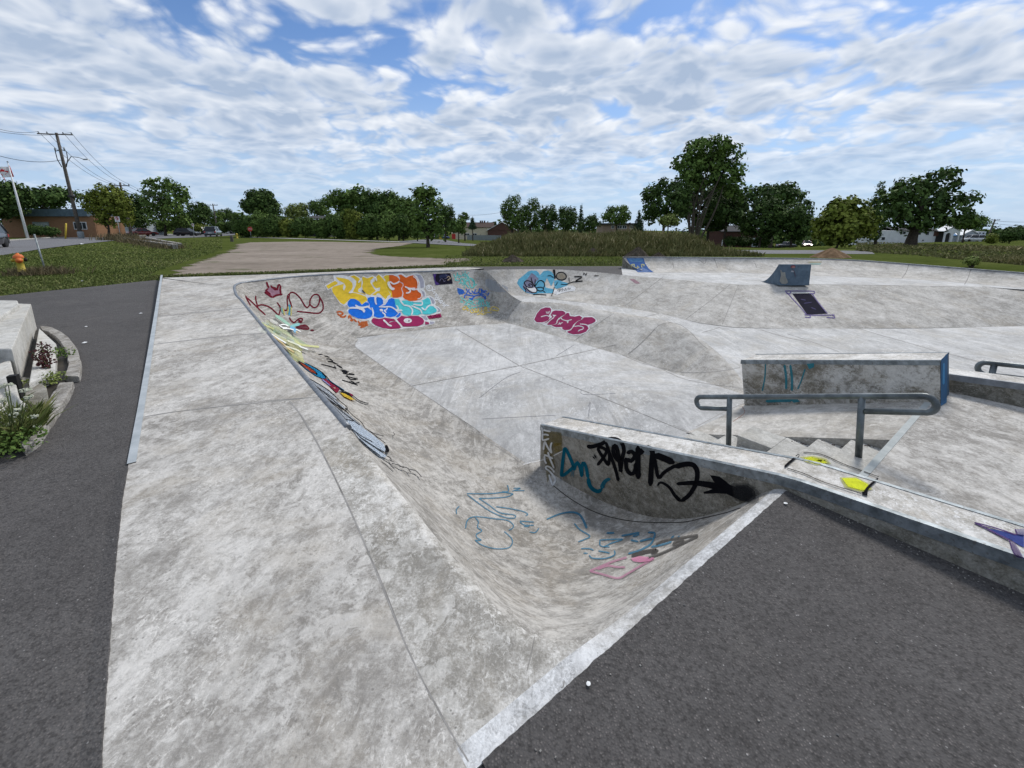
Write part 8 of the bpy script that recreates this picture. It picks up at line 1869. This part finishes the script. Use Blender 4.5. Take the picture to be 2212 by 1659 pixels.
h.window(71, 480, 108, 495, M['blind'], M['metal'], bars=1); h.window(159, 480, 189, 495, None, M['white'], bars=2); mb = MB(); q = h.p(205, 505); mb.box((q[0]+.1, .4, 1.5), (.5, .5, 3.6)); mb.build('end_pier', M['obrick'], h.r)
h = House('brown_house', 'cream house with brown roof and broad brown gabled garage', 975, 1116, 515, 150)
h.wall(975, 1060, 491, 9, M['cream']); h.sideroof(972, 1064, 491, 481, 9, M['brownr']); h.wall(1054, 1115, 496, 8, M['gable'], 'garage_wall', -1.2); h.gable(1054, 1115, 497, 480, 9, M['white'], M['gable'], -1.4, .4)
h.window(1003, 504, 1014, 509, None, M['white']); h.window(1020, 504, 1030, 509, None, M['white']); mb = MB(); q0, q1 = h.p(976, 505), h.p(984, 517); mb.box(((q0[0]+q1[0])/2, -.05, (q0[2]+q1[2])/2), (q1[0]-q0[0], .12, q0[2]-q1[2])); mb.build('door', M['signr'], h.r)
for xx in (1036, 1040, 1045): 
    mb = MB(); q = h.p(xx, 483); mb.box((q[0]*1.0, 4.4, q[2]+.35), (.5, .5, 1.4)); mb.build('chimney', M['gable'], h.r)
h = House('tan_brick_house', 'flat roofed tan brick house behind the weed mound', 1300, 1387, 515, 125)
h.wall(1302, 1386, 485, 9, M['tanb']); mb = MB(); a, b_ = h.p(1296, 482), h.p(1388, 485.2); mb.box(((a[0]+b_[0])/2, 4.3, (a[2]+b_[2])/2), (b_[0]-a[0], 10.4, a[2]-b_[2])); mb.build('roof', M['darkr'], h.r)
for (q0, q1) in ((1321, 1326), (1334, 1343), (1344.5, 1353), (1361, 1366)): h.window(q0, 487, q1, 494, None, M['white'])
h = House('red_brick_house', 'red brick house with shade put into its wall colour behind the dark maples', 1564, 1632, 532, 96)
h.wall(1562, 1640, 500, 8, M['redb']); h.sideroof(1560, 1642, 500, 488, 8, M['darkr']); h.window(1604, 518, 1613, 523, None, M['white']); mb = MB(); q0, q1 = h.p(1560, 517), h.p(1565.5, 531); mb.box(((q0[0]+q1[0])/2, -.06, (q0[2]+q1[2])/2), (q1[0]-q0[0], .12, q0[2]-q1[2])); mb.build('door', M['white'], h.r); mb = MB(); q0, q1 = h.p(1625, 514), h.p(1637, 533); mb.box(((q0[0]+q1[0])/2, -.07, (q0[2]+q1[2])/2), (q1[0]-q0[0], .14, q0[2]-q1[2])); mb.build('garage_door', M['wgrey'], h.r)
h = House('white_building', 'long white building with arched porch behind the big oak', 1893, 2057, 522, 118, 'building')
h.wall(1893, 2022, 498, 9, M['wstucco']); h.sideroof(1940, 2024, 498, 491, 9, M['darkr'])
for (q0, y0, q1, y1) in ((1950, 500, 1956, 506), (1982.5, 501, 1988.5, 507.5), (2000, 500, 2006, 508), (1955, 517, 1959, 520.5), (1972.5, 517, 1977, 520.5), (1991, 517.5, 1995.5, 520.5), (1904, 512, 1911, 519)): h.window(q0, y0, q1, y1, None, M['white'], bars=0)
mb = MB(); q0, q1 = h.p(2018, 499.5), h.p(2026, 510); mb.box(((q0[0]+q1[0])/2, -.05, (q0[2]+q1[2])/2), (q1[0]-q0[0], .1, q0[2]-q1[2])); mb.build('door', M['gable'], h.r)
for (xa, xb) in ((2025, 2041), (2041, 2057)):                        # arched porch bays
    a, b_ = h.p(xa, 499), h.p(xb, 499); z1 = a[2]; xm, hw = (a[0]+b_[0])/2, (b_[0]-a[0])*.34; zc = z1-hw-.45
    V = [(a[0], -2.2, -.3), (a[0], -2.2, z1), (b_[0], -2.2, z1), (b_[0], -2.2, -.3), (xm+hw, -2.2, -.3)]+[(xm+hw*math.cos(t), -2.2, zc+hw*math.sin(t)) for t in np.linspace(0, math.pi, 12)]+[(xm-hw, -2.2, -.3)]
    mb = MB(); mb.prism(V, (0, .3, 0)); mb.build('porch_arch', M['wstucco'], h.r, fixn=True)
h.gable(2024, 2058, 499, 489, 2.6, M['white'], M['wstucco'], -2.2, .2, 'porch_roof'); mb = MB(); a, b_ = h.p(2024, 499), h.p(2058, 499); mb.box(((a[0]+b_[0])/2, .1, a[2]/2), (b_[0]-a[0]-.3, .2, a[2])); mb.build('porch_back', M['blackp'], h.r)
h = House('blue_roofed_house', 'pale grey house with bright blue roof wing at the far right', 2057, 2133, 524, 124)
h.wall(2057, 2095, 508, 8, M['wgrey'], 'wing_wall', 1.0); h.sideroof(2055, 2092, 509, 499, 8, M['bluer'], d0=1.0); h.wall(2080, 2112, 506, 8, M['wgrey']); h.gable(2078, 2114, 507, 497, 8, M['white'], M['wgrey'], -.05, .4); h.wall(2112, 2131, 500, 8, M['wstucco'], 'rear_wall'); h.window(2089, 513, 2095, 520, None, M['white']); h.window(2114, 502, 2118, 506, None, M['white'], bars=0); h.window(2122, 502, 2126, 506, None, M['white'], bars=0)
mb = MB(); a, b_ = h.p(2110, 508), h.p(2132, 510); mb.box(((a[0]+b_[0])/2, -.5, (a[2]+b_[2])/2), (b_[0]-a[0], 1.2, a[2]-b_[2]+.1)); mb.build('awning', M['bluer'], h.r)
h = House('far_white_house', 'small far white house closing the street, with dark roof', 489, 513, 502, 140); h.wall(491, 511, 496, 6, M['wstucco']); h.gable(489, 513, 496, 485, 7, M['darkr'], M['wstucco'], 0, .3); h.window(498, 497, 503, 500.5, None, M['white'])
h = House('grey_house', 'grey house roof showing behind the second utility pole', 254, 302, 503, 92); h.wall(256, 300, 480, 7, M['wgrey']); h.gable(250, 300, 452, 436, 8, M['wgrey'], M['darkr'], 0, .5); h.window(268, 484, 278, 492, None, M['white'])
h = House('hidden_roof_house', 'house showing only its dark roof over the middle of the hedge', 660, 704, 512, 90); h.wall(664, 700, 474, 7, M['darkr']); h.sideroof(660, 702, 472, 467, 7, M['darkr'])
# --- old low retaining wall overgrown with dry grass, small extras
def lowwall(A, B_, hgt, label, w=.25):
    A, B_ = np.array(A), np.array(B_); d = B_-A; L = np.linalg.norm(d[:2]); rz = math.atan2(d[1], d[0]); mb = MB()
    for i in range(14):
        t0, t1 = i/14, (i+1)/14; p = A+d*(t0+t1)/2; mb.box((p-A)+np.array([0, 0, hgt*.5-.1+rnd.gauss(0, .008)]), (L/14*1.01, w, hgt+.2), 0, M=Matrix.Rotation(rz, 3, 'Z'))
    o = mb.build('low_wall', M['curb']); o.location = Vector(A); return tag(o, label, 'low wall')
A1, B1_ = PG(262, 519), PG(380, 537.5); lowwall(A1, B1_, .30, 'long low concrete wall slanting through dry grass by the road'); A2, B2w = PG(310, 517), PG(390, 534.5); lowwall(A2, B2w, .30, 'shorter low concrete wall, the farther of the slanting two')
n = 2600; t = nrs.rand(n); P = A1+(B1_-A1)*t[:, None]+np.stack([nrs.randn(n)*.5, nrs.randn(n)*.35-.1, np.zeros(n)], 1); tag(blades('dry_grass', P, nrs.uniform(.15, .55, n)*(1.15-.4*t), nrs.uniform(.012, .03, n), M['weedd'], .2+.35*nrs.randn(n)*.6, .5), 'dry brown grass growing along the low walls', 'grass', kind='stuff')
n = 700; P = A1+np.stack([nrs.randn(n)*1.2, nrs.randn(n)*.6, np.zeros(n)], 1); tag(blades('dry_grass_clump', P, nrs.uniform(.3, 1.0, n), nrs.uniform(.015, .035, n), M['weedd'], .3+.25*nrs.randn(n), .4), 'tall dry grass clump at the road end of the low walls', 'grass', kind='stuff')
M['pallet'] = mottled('grey_stump_wood', (.06, .055, .045), (.11, .10, .085), 8, .95)
b = G3d(501, 519, 46); mb = MB(); mb.lathe([(.16, -.1), (.15, .5), (.13, .62), (0, .60)], n=9); o = mb.build('wooden_stump', M['pallet']); o.location = Vector(b); tag(o, 'short grey wooden stump at the left end of the gravel lot', 'stump')
b = G3d(512, 512, 62); hy = empty('fire_hydrant', b, 'far pale yellow hydrant by the corner of the hedge', 'hydrant'); mb = MB(); mb.lathe([(.16, 0), (.16, .06), (.11, .1), (.11, .5), (.14, .55), (.12, .64), (.05, .72), (0, .74)], n=12); mb.build('barrel', M['hydrant_y'], hy)
for s_ in (-1, 1):
    mb = MB(); mb.lathe([(.05, .08), (.05, .17), (.06, .18), (0, .2)], (0, 0, .46), 8, M=Matrix.Rotation(math.pi/2*s_, 3, 'Y')); mb.build('hose_cap', M['hydrant_y'], hy)
b = G3d(951, 518, 140); mb = MB(); mb.box((0, 0, .5), (.62, .6, 1.0), 0, taper=1.15); mb.box((0, 0, 1.04), (.76, .74, .08)); o = mb.build('bin', M['yellow'], bevel=.03); o.location = Vector(b); tag(o, 'yellow wheelie bin between the white and the blue car', 'bin')
# fence by the brown house
fr = empty('picket_fence', G3d(1045, 512, 120), 'grey board fence before the brown gabled garage', 'fence'); mb = MB()
mb.box((0, 0, .7), (11, .05, 1.4)); mb.build('boards', M['metal'], fr); 
for i in range(6):
    mb = MB(); mb.box((-5.4+i*2.15, .06, .75), (.12, .12, 1.6)); mb.build('fence_post', M['wood'], fr)
fr.rotation_euler = (0, 0, -.5)
# litter and tiny scraps
def scrap(px, py, r, label, rgb=(.7, .7, .68), D=None):
    P = PG(px, py); mb = MB(); n_ = 7; V = [(r*rnd.uniform(.6, 1.1)*math.cos(i*6.28/n_), r*rnd.uniform(.5, .9)*math.sin(i*6.28/n_), rnd.uniform(.004, .3*r)) for i in range(n_)]
    mb.add(V+[(0, 0, r*.45)], [(i, (i+1) % n_, n_) for i in range(n_)]); o = mb.build('paper_scrap', M['white'] if rgb[0] > .65 else M['blind']); o.location = Vector(P); tag(o, label, 'litter')
scrap(183, 741, .045, 'white crumpled paper scrap on the path beside the curved kerb'); scrap(304, 677.5, .04, 'small white scrap on the path near the slab edge'); scrap(186, 706, .03, 'tiny pale scrap on the path above the crumpled paper'); scrap(176, 528, .22, 'white litter on the lawn edge beside the road'); scrap(178, 607.5, .05, 'pale scrap in the grass at the path edge'); scrap(404, 608.5, .06, 'white scrap on the far corner of the concrete slab')
scrap(1271, 1479, .012, 'tiny pale scrap on the asphalt by the lip'); scrap(1697, 1088, .014, 'pale pebble at the top of the asphalt by the ledge')
# ------------------------------------------------------------------ give every thing its own base point
bpy.context.view_layer.update()
for root, base in PLACE:
    done = set()
    def shift(o):
        if o.type == 'MESH' and o.data.name not in done:
            done.add(o.data.name); o.data.transform(Matrix.Translation(Vector(-base)))
        for c_ in kids(o): shift(c_)
    shift(root); root.location = Vector(base)
